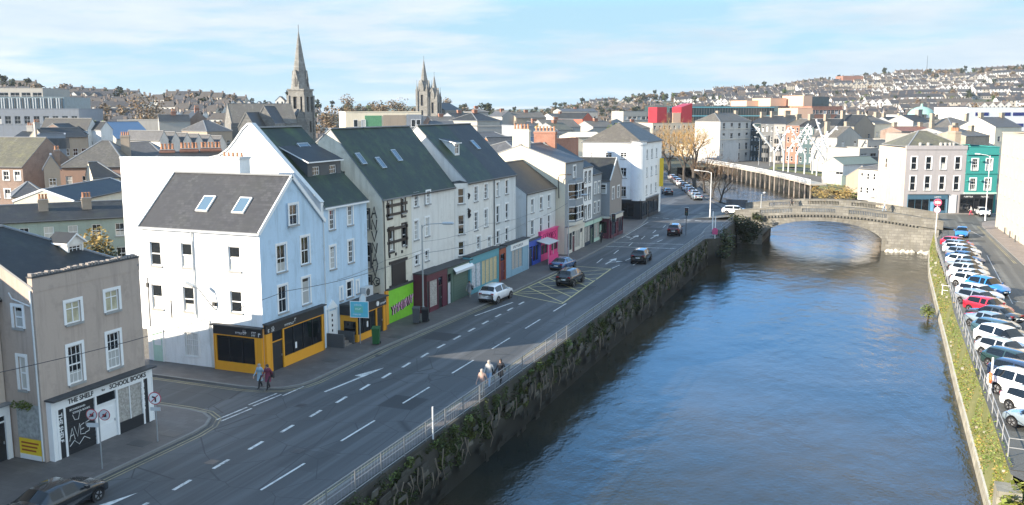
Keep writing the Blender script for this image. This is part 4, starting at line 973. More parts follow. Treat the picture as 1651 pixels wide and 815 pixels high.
for (u,z,w_,h_) in cw:
    f=link('window',_frame(w_,h_,'s',WHITE),cwo,xf(u,0,z),a_); link('window_pane',_pane(w_,h_,GL),cwo,xf(u,0,z),a_); link('window_sill',_sill(w_,STONESILL),cwo,xf(u,0,z),a_)
pp=MB()
for i in range(9): 
    r=U(.1,.28); z=U(7.6,10.4); pp.tube([(.1+U(-.12,.15),-.02,z),(.1+U(-.1,.1),-.005,z+.02)],r,BLACKM,7)
pp.build('peeling_patches',E1)
shop(E1,'F',-1.3,7.4,3.85,.75,TEAL,TEAL,[('p',.3,TEAL),('w',2.0,plain('shop_posters',(.45,.47,.5),.6,var=.9,scale=5)),('w',3.4,GOLD,TEAL,TEAL),('p',.3)],None,fh=.75,stall=.6,roof=ROOFFELT)
E2=house('terraced_house','off white house with twin window columns and roof window above the blue grey shop','house',-37.2,88.02,90,6.3,11.0,11.0,16.4,GREYL,S_DARK,'x',(0,0),rpos=.5,
  wins=[('F','s',WHITE,STONESILL,[(.75,9.0,.8,1.5),(3.3,9.05,.8,1.5),(.75,6.2,.8,1.8),(3.3,6.2,.8,1.8),(.8,3.95,.8,1.4),(3.3,3.95,.8,1.4)],GL)],over=.15)
skylight(E2,(2.6,3.2,11+.14+3.2*5.4/5.5+.03),(1,0,0),(0,5.5,5.4),.8,1.3)
pipe(E2,[(.0,-.1,10.9),(.0,-.1,4)])
shop(E2,'F',-.2,1.8,3.6,.75,REDBR,REDBR,[('p',.2),('d',1.3,MAROON),('p',.2)],None,fh=.6,roof=ROOFFELT)
sh_=shop(E2,'F',1.7,6.9,3.7,.75,BLUEG,BLUEG,[('p',1.3,BLUEG),('w',2.8,GOODS,BLUEG,BLUEG),('p',1.4,BLUEG),('p',.3,GREYW)],None,fh=.75,stall=.8,roof=ROOFFELT)
q=MB(); q.box(1.2,-.8,2.95,6.6,-.752,3.6,WHITE); q.build('sign_board',sh_); tiny(sh_,1.8,3.15,16,.25,NAVY,-.808)
# ------------------------------------------------------------------ F to J
F1=house('low_terraced_house','low white house with dark roof above the bright blue and pink shops','house',-37.2,97.6,90,10.3,9.0,8.55,11.7,GREYL,S_DARK,'x',(0,0),wins=[('F','s',WHITE,STONESILL,[(1.6,6.2,.9,1.6),(4.6,6.2,.9,1.6),(7.4,6.2,.9,1.6),(1.6,3.6,.9,1.7),(4.6,3.6,.9,1.7),(7.4,3.6,.9,1.7)],GL)],over=.15)
pipe(F1,[(-.05,-.1,8.5),(-.05,-.1,3.5)])
shop(F1,'F',.05,4.0,3.1,.35,BLUE,BLUE,[('d',1.,NAVY),('w',1.6,SHOPGL,BLUE),('p',.6)],None,fh=.7,roof=NAVY)
sh_=shop(F1,'F',4.1,6.1,3.6,.35,PINK,PINK,[('w',2,SHOPGL,PINK,PINK),('d',1.0,PINK),('w',2,SHOPGL,PINK,PINK)],None,fh=1.5,stall=.9,roof=PINK)
scribble(sh_,sum([gl(c,.6+i*.7,2.45,.8) for i,c in enumerate('SVAYNES')],[]),.05,plain('sign_dark_pink',(.25,.01,.08),.5),'sign_lettering',-.37)
aw=MB(); aw.slab([(-1.6,-1.9,2.5),(2.1,-1.9,2.5),(2.1,-.36,2.85),(-1.6,-.36,2.85)],.06,GREYW); aw.box(-1.5,-1.85,.1,2.0,-1.8,1.1,PINK)
for x in (-1.5,.3,2.0): aw.tube([(x,-1.8,.1),(x,-1.8,2.5)],.03,GREYW,5)
aw.build('awning',sh_)
G1=house('bay_fronted_house','dark grey house with a curved window bay and grey hipped roof','house',-36.0,108.0,90,7.5,12,11.5,13.6,GREYR,S_GREY,'x',(0,0),wins=[('F','s',WHITE,STONESILL,[(3.2,9.5,1.0,1.5)],GL)],over=.1,sides={'L':CREAMR},chim=[(.5,6,.6,2.2,12,15.6,CREAMR,5)])
by=MB(); xs_=[1.2,2.1,5.2,6.1]; ys_=[0,-.75,-.75,0]
for z0,z1,m in ((3.6,4.0,CREAMP),(4.0,4.2,GREYR),(6.0,6.9,GREYR),(8.9,9.3,GREYR)):
    by.mesh([(x,y,z) for z in (z0,z1) for x,y in zip(xs_,ys_)],[(0,1,5,4),(1,2,6,5),(2,3,7,6),(4,5,6,7),(3,2,1,0)],m)
by.mesh([(x,y+.12,z) for z in (4.1,9.0) for x,y in zip(xs_,ys_)],[(0,1,5,4),(1,2,6,5),(2,3,7,6)],GL)
bo=by.build('window_bay',G1)
wf=MB()
for z0,z1 in ((4.2,6.0),(6.9,8.9)):
    for i in range(3):
        p=Vector((xs_[i],ys_[i],0)); q=Vector((xs_[i+1],ys_[i+1],0)); n=3 if i==1 else 1
        for k in range(n+1):
            c=p+(q-p)*k/n; wf.beam((c.x,c.y+.02,z0),(c.x,c.y+.02,z1),.14,.14,WHITE)
        for zz in (z0+.05,(z0+z1)/2,z1-.05): wf.beam((p.x,p.y+.02,zz),(q.x,q.y+.02,zz),.08,.1,WHITE)
    for cx in (2.9,4.3): wf.box(cx-.25,-.6,z0+.3,cx+.25,-.58,z1-.2,GREYW)
wf.build('bay_window_frame',bo)
shop(G1,'F',.1,7.3,3.5,.3,CREAMP,CREAMP,[('w',1.6,SHOPGL,CREAMP,CREAMP),('d',.9,MAROON),('w',1.6,GOODS,CREAMP,CREAMP),('d',.9,CREAMP),('p',.6)],None,fh=.75,stall=.5)
H1=house('narrow_terraced_house','narrow white house with dark shuttered windows in pairs','house',-36.0,115.5,90,4.25,11,10.5,13.6,WHITER,S_DARK,'x',(0,0),wins=[('F','s',SHOPBLK,STONESILL,[(.7,8.5,.75,1.35),(2.5,8.5,.75,1.35),(.7,6.2,.75,1.5),(2.5,6.2,.75,1.5),(.7,3.7,.75,1.6),(2.5,3.7,.75,1.6)],GL)],over=.1,chim=[(.5,5.5,.7,3.0,12,15.2,B_RED,6)])
shop(H1,'F',.1,4.0,3.3,.25,NAVY,PALEG,[('w',2,GOODS,NAVY),('d',1,GREENSH)],None,fh=.6)
I1=house('narrow_terraced_house','narrow dark grey house between the white house and the brown gable','house',-36.0,119.8,90,4.3,9,9.3,11.6,GREYR,S_DARK,'x',(0,0),wins=[('F','s',WHITE,STONESILL,[(.8,6.6,.9,1.6),(2.6,6.6,.9,1.6),(.8,3.9,.9,1.6),(2.6,3.9,.9,1.6)],GL)],over=.1)
shop(I1,'F',.1,4.1,3.3,.25,GREENSH,PALEG,[('w',2,GOODS,PALEG,PALEG),('d',1,PALEG)],None,fh=.6)
J1=house('gabled_terraced_house','brown grey house with street gable and maroon shopfront','house',-34.8,124.2,90,6.4,9,8.3,11.2,BROWNR,S_DARK,'y',(0,0),wins=[('L','c',WHITE,STONESILL,[(6.9,6.4,1.5,1.3)],GL),('F','s',WHITE,STONESILL,[(1.2,5.5,1,1.7),(4.0,5.5,1,1.7)],GL)],over=.1,barge=GREYL,sides={'L':GREYR})
shop(J1,'F',.1,6.2,3.3,.3,MAROON,CREAMP,[('w',2,SHOPGL,MAROON),('d',1,MAROON),('w',2,SHOPGL,MAROON)],None,fh=.6)
q=MB(); q.box(6.8,-.3,0,8.98,-.01,3.0,MAROON); q.box(6.7,-.6,3.0,9.1,-.01,3.2,CREAMP); q.box(7.0,-.32,.9,8.7,-.301,2.5,SHOPGL); ox,oy,rot,_=FACES[J1.name]['L']; q.build('side_shopfront',J1,(ox,oy,0),R(rot))
# ------------------------------------------------------------------ K: white corner block with round turret
K_=house('corner_block','tall white corner block with a round turret and black ground floor','building',-46.3,148.2,0,10.0,15,12.75,15.8,WHITER,S_TAN,'y',(4.0,3),wins=[('F','c',WHITE,STONESILL,[(1.35,10.05,1.05,.95),(3.95,10.05,1.05,.95),(6.5,10.05,1.05,1.05),(6.5,6.9,1.05,1.7),(6.5,3.75,1.05,1.75)],GL),('R','s',WHITE,STONESILL,[(u,z,1.,1.6) for u in (3.5,7,10.5) for z in (3.9,6.9,9.9)],GL)],over=.2)
q=MB(); q.tube([(9.35,.75,3.2),(9.35,.75,12.9)],1.3,WHITER,24); q.tube([(9.35,.75,12.3),(9.35,.75,12.55)],1.4,GREYL,24); q.tube([(9.35,.75,12.9),(9.35,.75,13.0)],1.45,LEAD,24); q.build('turret',K_,smooth=False)
shop(K_,'F',5.5,4.6,3.3,.25,SHOPBLK,SHOPBLK,[('p',1,SHOPBLK),('w',1.5,SHOPGL,SHOPBLK),('p',.8,SHOPBLK)],None,fh=.5)
shop(K_,'R',0.2,12,3.3,.3,SHOPBLK,SHOPBLK,[('w',2,SHOPGL,SHOPBLK),('d',.8,SHOPBLK),('w',2,SHOPGL,SHOPBLK),('w',2,SHOPGL,SHOPBLK)],None,fh=.5)
q=MB(); q.box(10.15,13.0,4.6,10.85,13.12,9.6,YEL); q.build('banner_sign',K_)
# ------------------------------------------------------------------ vehicles
random.seed(21)
TYRE=plain('tyre_rubber',(.012,.012,.013),.8); RIM=plain('alloy_rim',(.45,.46,.48),.35,.8); CARGL=glass('car_glass',(.006,.008,.010)); LAMPW=plain('headlamp_lens',(.75,.78,.8),.08,0,.8); LAMPR=plain('tail_lamp_red',(.35,.008,.012),.15,0,.7); TRIM=plain('car_trim_black',(.012,.012,.014),.55); PLATE=plain('number_plate',(.7,.7,.66),.5)
def carpaint(n,c,met=.0): return plain('car_'+n,c,.22,met,.55,var=.04,scale=2,coat=1.)
PAINT={'white':carpaint('white',(.78,.79,.8)),'black':carpaint('black',(.012,.013,.016)),'silver':carpaint('silver',(.48,.50,.52),.6),'silver blue':carpaint('silver_blue',(.36,.44,.5),.5),'navy':carpaint('navy',(.018,.03,.065)),'dark green':carpaint('dark_green',(.02,.045,.045)),'dark grey':carpaint('dark_grey',(.055,.065,.075),.4),'red':carpaint('red',(.5,.02,.04)),'bright blue':carpaint('bright_blue',(.03,.20,.52)),'teal grey':carpaint('teal_grey',(.07,.14,.17),.4),'blue':carpaint('blue',(.03,.09,.22)),'maroon':carpaint('maroon',(.08,.012,.02)),'pale grey':carpaint('pale_grey',(.6,.61,.6),.3)}
#        x    zlow belt  top   w    wtop
SHAPES={'hatchback':[(-2.08,.42,.78,.84,.70,.62),(-2.02,.27,.92,.98,.82,.70),(-1.92,.2,1.0,1.08,.86,.66),(-1.55,.2,1.0,1.40,.885,.60),(-1.0,.2,.98,1.47,.89,.61),(-.36,.2,.97,1.49,.89,.62),(-.26,.2,.97,1.49,.89,.62),(.25,.2,.95,1.46,.89,.61),(.38,.2,.95,1.42,.89,.61),(1.02,.2,.94,1.0,.88,.72),(1.2,.2,.9,.96,.88,.70),(1.7,.22,.8,.86,.85,.66),(1.97,.25,.66,.72,.78,.60),(2.09,.34,.5,.56,.62,.5)],
 'saloon':[(-2.3,.42,.78,.86,.72,.62),(-2.24,.27,.92,1.0,.84,.72),(-1.75,.2,.97,1.04,.87,.70),(-1.55,.2,.97,1.06,.88,.68),(-1.0,.2,.96,1.38,.89,.60),(-.4,.2,.95,1.44,.89,.61),(-.3,.2,.95,1.44,.89,.61),(.3,.2,.94,1.42,.89,.6),(.45,.2,.94,1.38,.89,.6),(1.12,.2,.92,.98,.88,.72),(1.3,.2,.9,.95,.88,.7),(1.85,.22,.8,.86,.86,.66),(2.16,.25,.66,.72,.8,.6),(2.28,.34,.5,.56,.64,.5)],
 'estate':[(-2.26,.42,.8,.86,.72,.64),(-2.2,.27,.94,1.0,.84,.72),(-2.1,.2,1.0,1.1,.87,.66),(-1.75,.2,1.0,1.42,.885,.6),(-1.0,.2,.97,1.48,.89,.61),(-.4,.2,.96,1.49,.89,.62),(-.3,.2,.96,1.49,.89,.62),(.3,.2,.95,1.46,.89,.61),(.45,.2,.95,1.42,.89,.61),(1.12,.2,.93,.99,.88,.72),(1.3,.2,.9,.95,.88,.7),(1.85,.22,.8,.86,.86,.66),(2.14,.25,.66,.72,.8,.6),(2.26,.34,.5,.56,.64,.5)]}
CARC={}
def car_meshes(kind,paint,suv):
    k=(kind,paint,suv)
    if k in CARC: return CARC[k]
    sh=SHAPES[kind]; zk=1.14 if suv else 1.0; lift=.08 if suv else 0; wk=1.03 if suv else 1.
    P=PAINT[paint]; rings=[]
    for x,zl,zb,zt,w_,wt in sh:
        zl=zl+lift; zb=zb*zk+lift*.5; zt=zt*zk+lift*.5; w_=w_*wk; wt=wt*wk; zm=zl+(zb-zl)*.55
        h=[(0,zl),(w_*.8,zl),(w_*.97,zl+.1),(w_,zm),(w_*.985,zb-.04),(w_*.95,zb),(wt+.02,zt-.075),(wt*.86,zt-.015),(0,zt+.012)]
        rings.append([(x,y,z) for y,z in h]+[(x,-y,z) for y,z in h[-2:0:-1]])
    n=len(rings[0]); mbody=MB(); mgl=MB(); V=[p for r in rings for p in r]
    fb={P:[],TRIM:[],CARGL:[]}
    ns=len(rings); cab0=3; wsi=[i for i in range(ns) if sh[i][3]>1.3]; r0,r1=wsi[0],wsi[-1]
    for i in range(ns-1):
        for j in range(n):
            q=(i*n+j,(i+1)*n+j,(i+1)*n+(j+1)%n,i*n+(j+1)%n)
            jj=j if j<8 else n-1-j
            m=P
            if jj in (0,1): m=TRIM
            if jj==5 and r0<=i<=r1 and not(sh[i+1][0]-sh[i][0]<.15): m=CARGL
            if jj in (6,7) and (i==r1 or i==r0-1): m=CARGL
            if jj==5 and i==r1: m=CARGL
            fb[m].append(q)
    fb[P].append(tuple(range(n))[::-1]); fb[P].append(tuple((ns-1)*n+j for j in range(n)))
    mbody.mesh(V,fb[P],P); mbody.mesh(V,fb[TRIM],TRIM); 
    G_={}
    for q in fb[CARGL]:
        i=q[0]//n; j=min(x%n for x in q) if max(x%n for x in q)-min(x%n for x in q)<3 else n-1
        c=sum((Vector(V[x]) for x in q),Vector())/4
        kk='windscreen' if i==r1 and abs(c.y)<.6 else 'rear_window' if i==r0-1 else ('side_window',c.y>0,c.x>-.3)
        G_.setdefault(kk,[]).append(q)
    gls=[]
    for kk,fs in G_.items():
        w_m=MB(); w_m.mesh(V,fs,CARGL); nm=kk if isinstance(kk,str) else kk[0]; gls.append((nm,w_m.data(nm,True)))
    xf,xr=sh[-1][0],sh[0][0]; wf=xf-.82; wr=xr+.80; wz=.31 if not suv else .35
    for wx in (wf,wr):
        for s in (1,-1): mbody.tube([(wx,s*.70,wz+.02),(wx,s*(.893*wk),wz+.02)],wz+.06,TRIM,16)
    zk2=zk
    mbody.box(xf-.12,-.42,.33*zk2,xf+.005,.42,.5*zk2,TRIM); mbody.box(xr-.012,-.25,.62*zk2,xr+.05,.25,.73*zk2,PLATE); mbody.box(xf-.02,-.25,.40*zk2,xf+.015,.25,.49*zk2,PLATE)
    mbody.box(xr-.03,-.6,.36*zk2,xr+.1,.6,.5*zk2,TRIM)
    me=mbody.data('body',True)
    import bmesh
    bm=bmesh.new(); bm.from_mesh(me); bmesh.ops.remove_doubles(bm,verts=bm.verts,dist=.0008); bm.to_mesh(me); bm.free()
    wm=MB(); wm.tube([(0,-.1,0),(0,-.085,0),(0,.085,0),(0,.1,0)],[wz-.05,wz,wz,wz-.05],TYRE,18); wd=wm.data('wheel')
    rm=MB(); rm.tube([(0,-.106,0),(0,.106,0)],wz-.11,RIM,14)
    for a in range(5): 
        t=a*2*PI/5; rm.beam((0,-.111,0),(math.cos(t)*(wz-.09),-.111,math.sin(t)*(wz-.09)),.07,.02,TRIM,(0,1,0)); rm.beam((0,.111,0),(math.cos(t)*(wz-.09),.111,math.sin(t)*(wz-.09)),.07,.02,TRIM,(0,1,0))
    rd=rm.data('rim')
    hl=MB(); hl.mesh([(xf-.34,-.12,.74*zk),(xf-.10,-.12,.63*zk),(xf-.06,-.12,.56*zk),(xf-.3,-.12,.64*zk),(xf-.44,.09,.76*zk),(xf-.2,.1,.64*zk),(xf-.17,.1,.57*zk),(xf-.42,.09,.66*zk)],[(0,1,5,4),(1,2,6,5),(2,3,7,6),(3,0,4,7),(0,3,2,1),(4,5,6,7)],LAMPW)
    hr=MB(); hr.mesh([(a,-b,c) for a,b,c in hl.v],[f[::-1] for f in hl.f],LAMPW)
    tl=MB(); tl.box(xr+.005,-.16,.78*zk,xr+.2,.14,.96*zk,LAMPR)
    mi=MB(); mi.box(-.1,-.1,-.06,.06,.1,.07,P)
    CARC[k]=(me,gls,wd,rd,hl.data('headlight'),tl.data('tail_light'),mi.data('mirror'),wf,wr,wz,zk,wk,hr.data('headlight')); return CARC[k]
def car(label,kind,paint,x,y,ang,z=0.,suv=False,group=None,cat='car',name='parked_car'):
    t=thing(name,label,cat,(x,y,z+.004),R(ang),group)
    me,gl_,wd,rd,hl,tl,mi,wf,wr,wz,zk,wk,hr=car_meshes(kind,paint,suv)
    link('body',me,t)
    for nm,gd in gl_: link(nm,gd,t)
    for wx in (wf,wr):
        for s in (1,-1):
            q=link('wheel',wd,t,(wx,s*.80*wk,wz)); link('rim',rd,q)
    for s in (1,-1):
        link('headlight',hl if s>0 else hr,t,(0,s*.56,.02)); link('tail_light',tl,t,(0,s*.60,0)); link('mirror',mi,t,(.78,s*.98,1.0*zk))
    return t
car('black car parked at the kerb outside the bookshop','saloon','black',-33.75,29.0,90)
car('white sport utility car parked at the kerb opposite the low dark shops','estate','white',-33.35,79.5,88,suv=True)
car('black sport utility car driving over the yellow box markings','estate','black',-29.4,90.3,88,suv=True,name='moving_car')
car('dark blue saloon at the kerb beside the yellow box markings','saloon','blue',-33.0,98.6,87)
car('black estate car in the river side lane past the yellow box','estate','black',-25.9,106.9,92,suv=True,name='moving_car')
car('maroon black car driving away near the traffic light at the bridge junction','hatchback','maroon',-27.2,132.4,95,suv=True,name='moving_car')
car('white estate car turning onto the stone bridge','estate','white',-22.2,158.2,4,z=.55,name='moving_car')
car('dark car driving down the tree lined quay beyond the bridge','saloon','dark grey',-42.2,196.5,112,name='moving_car')
for i,(c,k) in enumerate((('silver blue','hatchback'),('silver','estate'),('navy','hatchback'),('white','hatchback'),('dark grey','estate'),('white','saloon'),('silver','hatchback'),('dark grey','hatchback'),('pale grey','estate'))):
    f=i/8; x=-34.2-15.8*f**1.05; y=187.0+51*f
    car('parked car in the row under the bare trees beyond the bridge',k,c,x,y,113,group='cars parked under the bare trees')
PK=[('silver blue','hatchback',0,135,'silver blue hatchback parked nose to the railing at the near end of the car park'),('white','hatchback',0,-45,'white hatchback, second from the near end of the car park'),('white','estate',1,-45,'white sport utility car beside the orange lifebuoy post'),('navy','estate',0,-45,'navy estate car between a dark green car and a white sport utility car'),('dark green','estate',0,-45,'dark green estate car in front of the navy one'),('pale grey','hatchback',0,-45,'pale grey hatchback between a white car and a dark green estate'),('white','estate',1,-45,'tall white car next to the teal grey estate'),('teal grey','estate',0,-45,'teal grey estate car with a long roof'),('silver blue','saloon',0,-45,'pale blue saloon beside the dark grey car facing the river'),('dark grey','saloon',0,135,'dark grey saloon with its headlights towards the river'),('red','hatchback',0,-45,'red hatchback in the middle of the parked row beside a dark grey saloon'),('silver','estate',0,-45,'silver estate car next to the red hatchback'),('white','estate',0,-45,'white estate car between a silver car and the bright blue car'),('bright blue','hatchback',1,-45,'bright blue car sticking out of the parked row'),('white','hatchback',0,-45,'white hatchback just beyond the bright blue car'),('white','saloon',0,-45,'white saloon, second beyond the bright blue car'),('pale grey','hatchback',0,-45,'pale grey hatchback, third beyond the bright blue car'),('silver','saloon',0,-45,'silver saloon near the far end of the parked row'),('white','hatchback',0,-45,'white hatchback beside the dark blue saloon'),('blue','saloon',0,-45,'dark blue saloon near the far end of the parked row'),('silver','hatchback',0,-45,'silver hatchback just beyond the dark blue saloon'),('white','estate',0,-45,'white estate car close to the far red car'),('silver blue','hatchback',0,-45,'pale blue hatchback next to the far red car'),('red','hatchback',0,-45,'red hatchback at the far end of the parked row')]
for i,(c,k,s,a,lb) in enumerate(PK):
    y=57.4+3.3*i; x=9.6+max(0,(y-90))*.012+U(-.25,.25)+(.7 if c=='bright blue' else 0)
    car(lb,k,c,x,y,a+U(-5,5),suv=bool(s),group='cars parked along the river railing')
car('blue car facing the camera on the road beyond the parked row','hatchback','bright blue',11.6,145.5,-96)
car('white car at the kerb by the corner of the cream building','hatchback','white',17.0,176.5,-80)
# ------------------------------------------------------------------ people
SKIN=plain('skin',(.5,.3,.22),.6); HAIRD=plain('hair_dark',(.03,.022,.018),.6); HAIRL=plain('hair_grey',(.3,.28,.26),.7); SHOE=plain('shoe',(.03,.03,.03),.6)
def person(label,x,y,heading,coat,legs,hair,h=1.7,stride=.28,z=.12,long=False,swing=.25,group=None,bag=False):
    t=thing('person',label,'person',(x,y,z),R(heading),group)      # faces local +x
    k=h/1.75; V=[];E_=[];Rr=[]
    def v(p,r,par=None):
        V.append(Vector(p)*k); Rr.append(r*k); i=len(V)-1
        if par is not None: E_.append((par,i))
        return i
    pel=v((0,0,.96),.15); wa=v((.01,0,1.12),.135,pel); ch=v((.02,0,1.32),.165,wa); nk=v((.03,0,1.49),.065,ch); hd=v((.05,0,1.6),.095,nk); v((.05,0,1.70),.08,hd); v((.15,0,1.61),.02,hd)
    for s in (1,-1):
        hp=v((0,s*.1,.9),.115,pel); kn=v((s*stride*.45+.04,s*.1,.5),.075,hp); an=v((s*stride-.03,s*.1,.09),.05,kn); v((s*stride+.14,s*.11,.04),.042,an)
        sh=v((.0,s*.19,1.41),.075,ch); el=v((-s*swing*.4-.02,s*.25,1.13),.052,sh); wr=v((-s*swing+.08,s*.25,.9),.036,el); pa=v((-s*swing+.1,s*.25,.83),.032,wr)
        for q in range(4): 
            f=v((-s*swing+.075+q*.022,s*.245,.77-.004*abs(q-1.5)),.0095,pa); v((-s*swing+.085+q*.022,s*.235,.725+.006*abs(q-1.5)),.008,f)
        f=v((-s*swing+.145,s*.24,.80),.0105,pa); v((-s*swing+.165,s*.235,.77),.009,f)
    me=bpy.data.meshes.new('body'); me.from_pydata(V,E_,[]); o=bpy.data.objects.new('tmp',me); COL.objects.link(o)
    o.modifiers.new('s','SKIN')
    for i,sv in enumerate(me.skin_vertices[0].data): sv.radius=(Rr[i],Rr[i]); sv.use_root=(i==0)
    o.modifiers.new('d','SUBSURF').levels=1
    bpy.context.view_layer.update()
    m2=bpy.data.meshes.new_from_object(o.evaluated_get(bpy.context.evaluated_depsgraph_get())); bpy.data.objects.remove(o)
    m2.materials.clear()
    for m in (SKIN,coat,legs,SHOE): m2.materials.append(m)
    for p in m2.polygons:
        c=p.center/k; p.use_smooth=True
        side=abs(c.y)>.2 and c.z<.90
        p.material_index=0 if c.z>1.5 or side else (3 if c.z<.085 else (1 if c.z>(.9) else 2))
    link('body',m2,t)
    hm=MB(); n=8; 
    hm.lathe((.035*k,0,1.6*k),[(.10*k,-.06*k),(.112*k,.02*k),(.10*k,.09*k),(.055*k,.135*k),(0,.142*k)],hair,10); hm.build('hair',t,smooth=True)
    if long:
        cm=MB(); cm.lathe((0,0,.55*k),[(.21*k,0),(.19*k,.25*k),(.165*k,.5*k),(.18*k,.75*k)],coat,12); cm.build('coat_skirt',t,smooth=True)
    if bag:
        bm_=MB(); bm_.box(-.3,.08,.75,-.12,.32,1.15,SHOE); bm_.build('bag',t)
    return t
CO={'blue':plain('coat_pale_blue',(.30,.42,.50),.8),'maroon':plain('coat_maroon',(.16,.03,.06),.8),'dark':plain('coat_dark',(.02,.022,.03),.8),'pink':plain('coat_pink_beige',(.33,.23,.2),.8),'white':plain('coat_white',(.36,.36,.36),.8),'jeans':plain('jeans_pale',(.25,.36,.5),.9),'black':plain('trousers_black',(.02,.02,.022),.9),'beige':plain('trousers_beige',(.32,.3,.27),.9),'grey':plain('coat_grey',(.25,.25,.26),.8),'red':plain('top_red',(.5,.05,.1),.8)}
person('person in a pale blue coat walking at the corner kerb',-36.62,47.55,-95,CO['blue'],CO['black'],HAIRL,1.66,long=True)
person('person in a long maroon coat with dark hair at the corner kerb',-35.95,47.5,-90,CO['maroon'],CO['black'],HAIRD,1.7,long=True,bag=True)
person('person in a pink beige jacket and pale trousers beside the quay railing',-22.62,51.6,-95,CO['pink'],CO['beige'],HAIRL,1.72,z=.12)
person('person in a white and dark top with pale jeans walking on the quay pavement',-22.9,53.4,-92,CO['white'],CO['jeans'],HAIRL,1.8,z=.12,bag=True)
person('person in dark clothes with dark hair walking on the quay pavement',-22.5,54.4,-95,CO['dark'],CO['black'],HAIRD,1.66,z=.12,long=True)
person('person in a grey coat carrying a white bag outside the shutter shop',-36.0,79.2,-80,CO['grey'],CO['beige'],HAIRD,1.68,long=True,bag=True)
person('person in dark clothes on the pavement near the maroon shopfront',-34.6,119.5,90,CO['dark'],CO['black'],HAIRD,1.75)
person('person in a white top and red skirt outside the teal shop',15.2,176.2,180,CO['white'],CO['red'],HAIRD,1.7,z=.002)
person('person in dark clothes walking on the far side of the bridge',-13.6,163.6,0,CO['dark'],CO['black'],HAIRD,1.75,z=1.55)
person('person in a pale coat walking on the far side of the bridge',1.2,163.6,180,CO['white'],CO['jeans'],HAIRL,1.75,z=1.4)
# ------------------------------------------------------------------ street furniture
SIGNRED=plain('sign_red',(.42,.06,.08),.6); ORNG=plain('lifebuoy_orange',(.7,.16,.05),.5); PINKS=plain('sign_pink_red',(.6,.08,.2),.5)
def post(t,h,r=.035,m=STEEL,nm='post'):
    b=MB(); b.tube([(0,0,0),(0,0,h)],r,m,8); return b.build(nm,t)
def disc(t,zc,r,ring,face,yc=-.05,xc=0,nm='sign_face',bar=None):
    b=MB(); b.tube([(xc,yc,zc),(xc,yc+.02,zc)],r,ring,20); d=b.build(nm+'_plate',t)
    b=MB(); b.tube([(xc,yc-.006,zc),(xc,yc-.002,zc)],r*.86,face,20); b.build(nm,d)
    if bar:
        b=MB(); bar(b,xc,yc-.012,zc,r); b.build('symbol',d)
    return d
def s_turn(b,x,y,z,r):
    b.beam((x+r*.1,y,z-r*.55),(x+r*.1,y,z+r*.1),.09,.006,BLACKM,(0,1,0)); b.beam((x+r*.1,y,z+r*.1),(x-r*.4,y,z+r*.25),.09,.006,BLACKM,(0,1,0))
    b.beam((x-r*.55,y-.003,z-r*.55),(x+r*.55,y-.003,z+r*.55),.05,.006,SIGNRED,(0,1,0))
def s_blk(b,x,y,z,r): b.beam((x-r*.3,y,z-r*.1),(x+r*.35,y,z-r*.1),.16,.006,BLACKM,(0,1,0)); b.beam((x-r*.5,y-.003,z-r*.5),(x+r*.5,y-.003,z+r*.5),.05,.006,SIGNRED,(0,1,0))
t=thing('road_sign','round no right turn sign on a post at the lane corner','road sign',(-35.76,37.4,.12),R(18)); post(t,2.75); disc(t,2.45,.36,SIGNRED,WHITE,bar=s_turn)
q=MB(); q.box(-.28,-.06,1.75,.28,-.045,1.95,GREYW); q.build('sub_plate',t)
t=thing('road_sign','pair of round prohibition signs on a post outside the bookshop','road sign',(-35.54,33.3,.12),R(18)); post(t,2.95)
disc(t,2.85,.29,SIGNRED,GREYW,xc=-.33,bar=s_blk); disc(t,2.85,.29,SIGNRED,GREYW,xc=.33,nm='sign_face',bar=s_blk); q=MB(); q.box(-.6,-.06,2.2,.0,-.045,2.42,GREYW); q.build('sub_plate',t)
t=thing('direction_sign','turquoise direction sign on a post outside the small orange shop','sign',(-36.6,60.0,.12),R(12)); post(t,3.3,.04)
q=MB(); q.box(-.75,-.06,2.05,.75,-.035,3.35,WHITE); p_=q.build('panel',t); q=MB(); q.box(-.70,-.068,2.1,.70,-.061,3.3,CYAN); q.build('panel_face',p_); q=MB(); q.box(-.4,-.074,2.45,.3,-.069,2.95,plain('sign_green_tint',(.16,.52,.42),.5)); q.build('panel_patch',p_)
tiny(p_,-.4,3.02,7,.11,WHITE,-.08); tiny(p_,-.3,2.68,5,.12,WHITE,-.08); tiny(p_,-.5,2.25,8,.1,WHITE,-.08)
def wheelie(label,x,y,m,h=1.05,rz=20):
    t=thing('wheelie_bin',label,'bin',(x,y,.12),R(rz)); b=MB(); b.mesh([(-.24,-.28,.1),(.24,-.28,.1),(.24,.25,.1),(-.24,.25,.1),(-.29,-.36,h),(.29,-.36,h),(.29,.33,h),(-.29,.33,h)],[(0,3,2,1),(4,5,6,7),(0,1,5,4),(1,2,6,5),(2,3,7,6),(3,0,4,7)],m); b.build('bin_body',t)
    b=MB(); b.slab([(-.31,-.4,h+.08),(.31,-.4,h+.08),(.31,.36,h+.14),(-.31,.36,h+.14)],.06,m); b.build('lid',t)
    for s in (1,-1): b=MB(); b.tube([(s*.24,.26,.1),(s*.30,.26,.1)],.1,TYRE,10); b.build('wheel',t)
wheelie('green litter bin on the pavement outside the small orange shop',-35.3,60.2,GREENBIN,1.25); wheelie('dark wheelie bin beside the lamp post near the mural',-35.7,67.6,DGREY,1.3); wheelie('smaller dark wheelie bin behind the lamp post near the mural',-35.25,68.4,BLACKM,1.1)
t=thing('marker_post','white marker post standing on the quay wall','post',(-21.9,43.2,.15)); post(t,1.85,.05,GREYW)
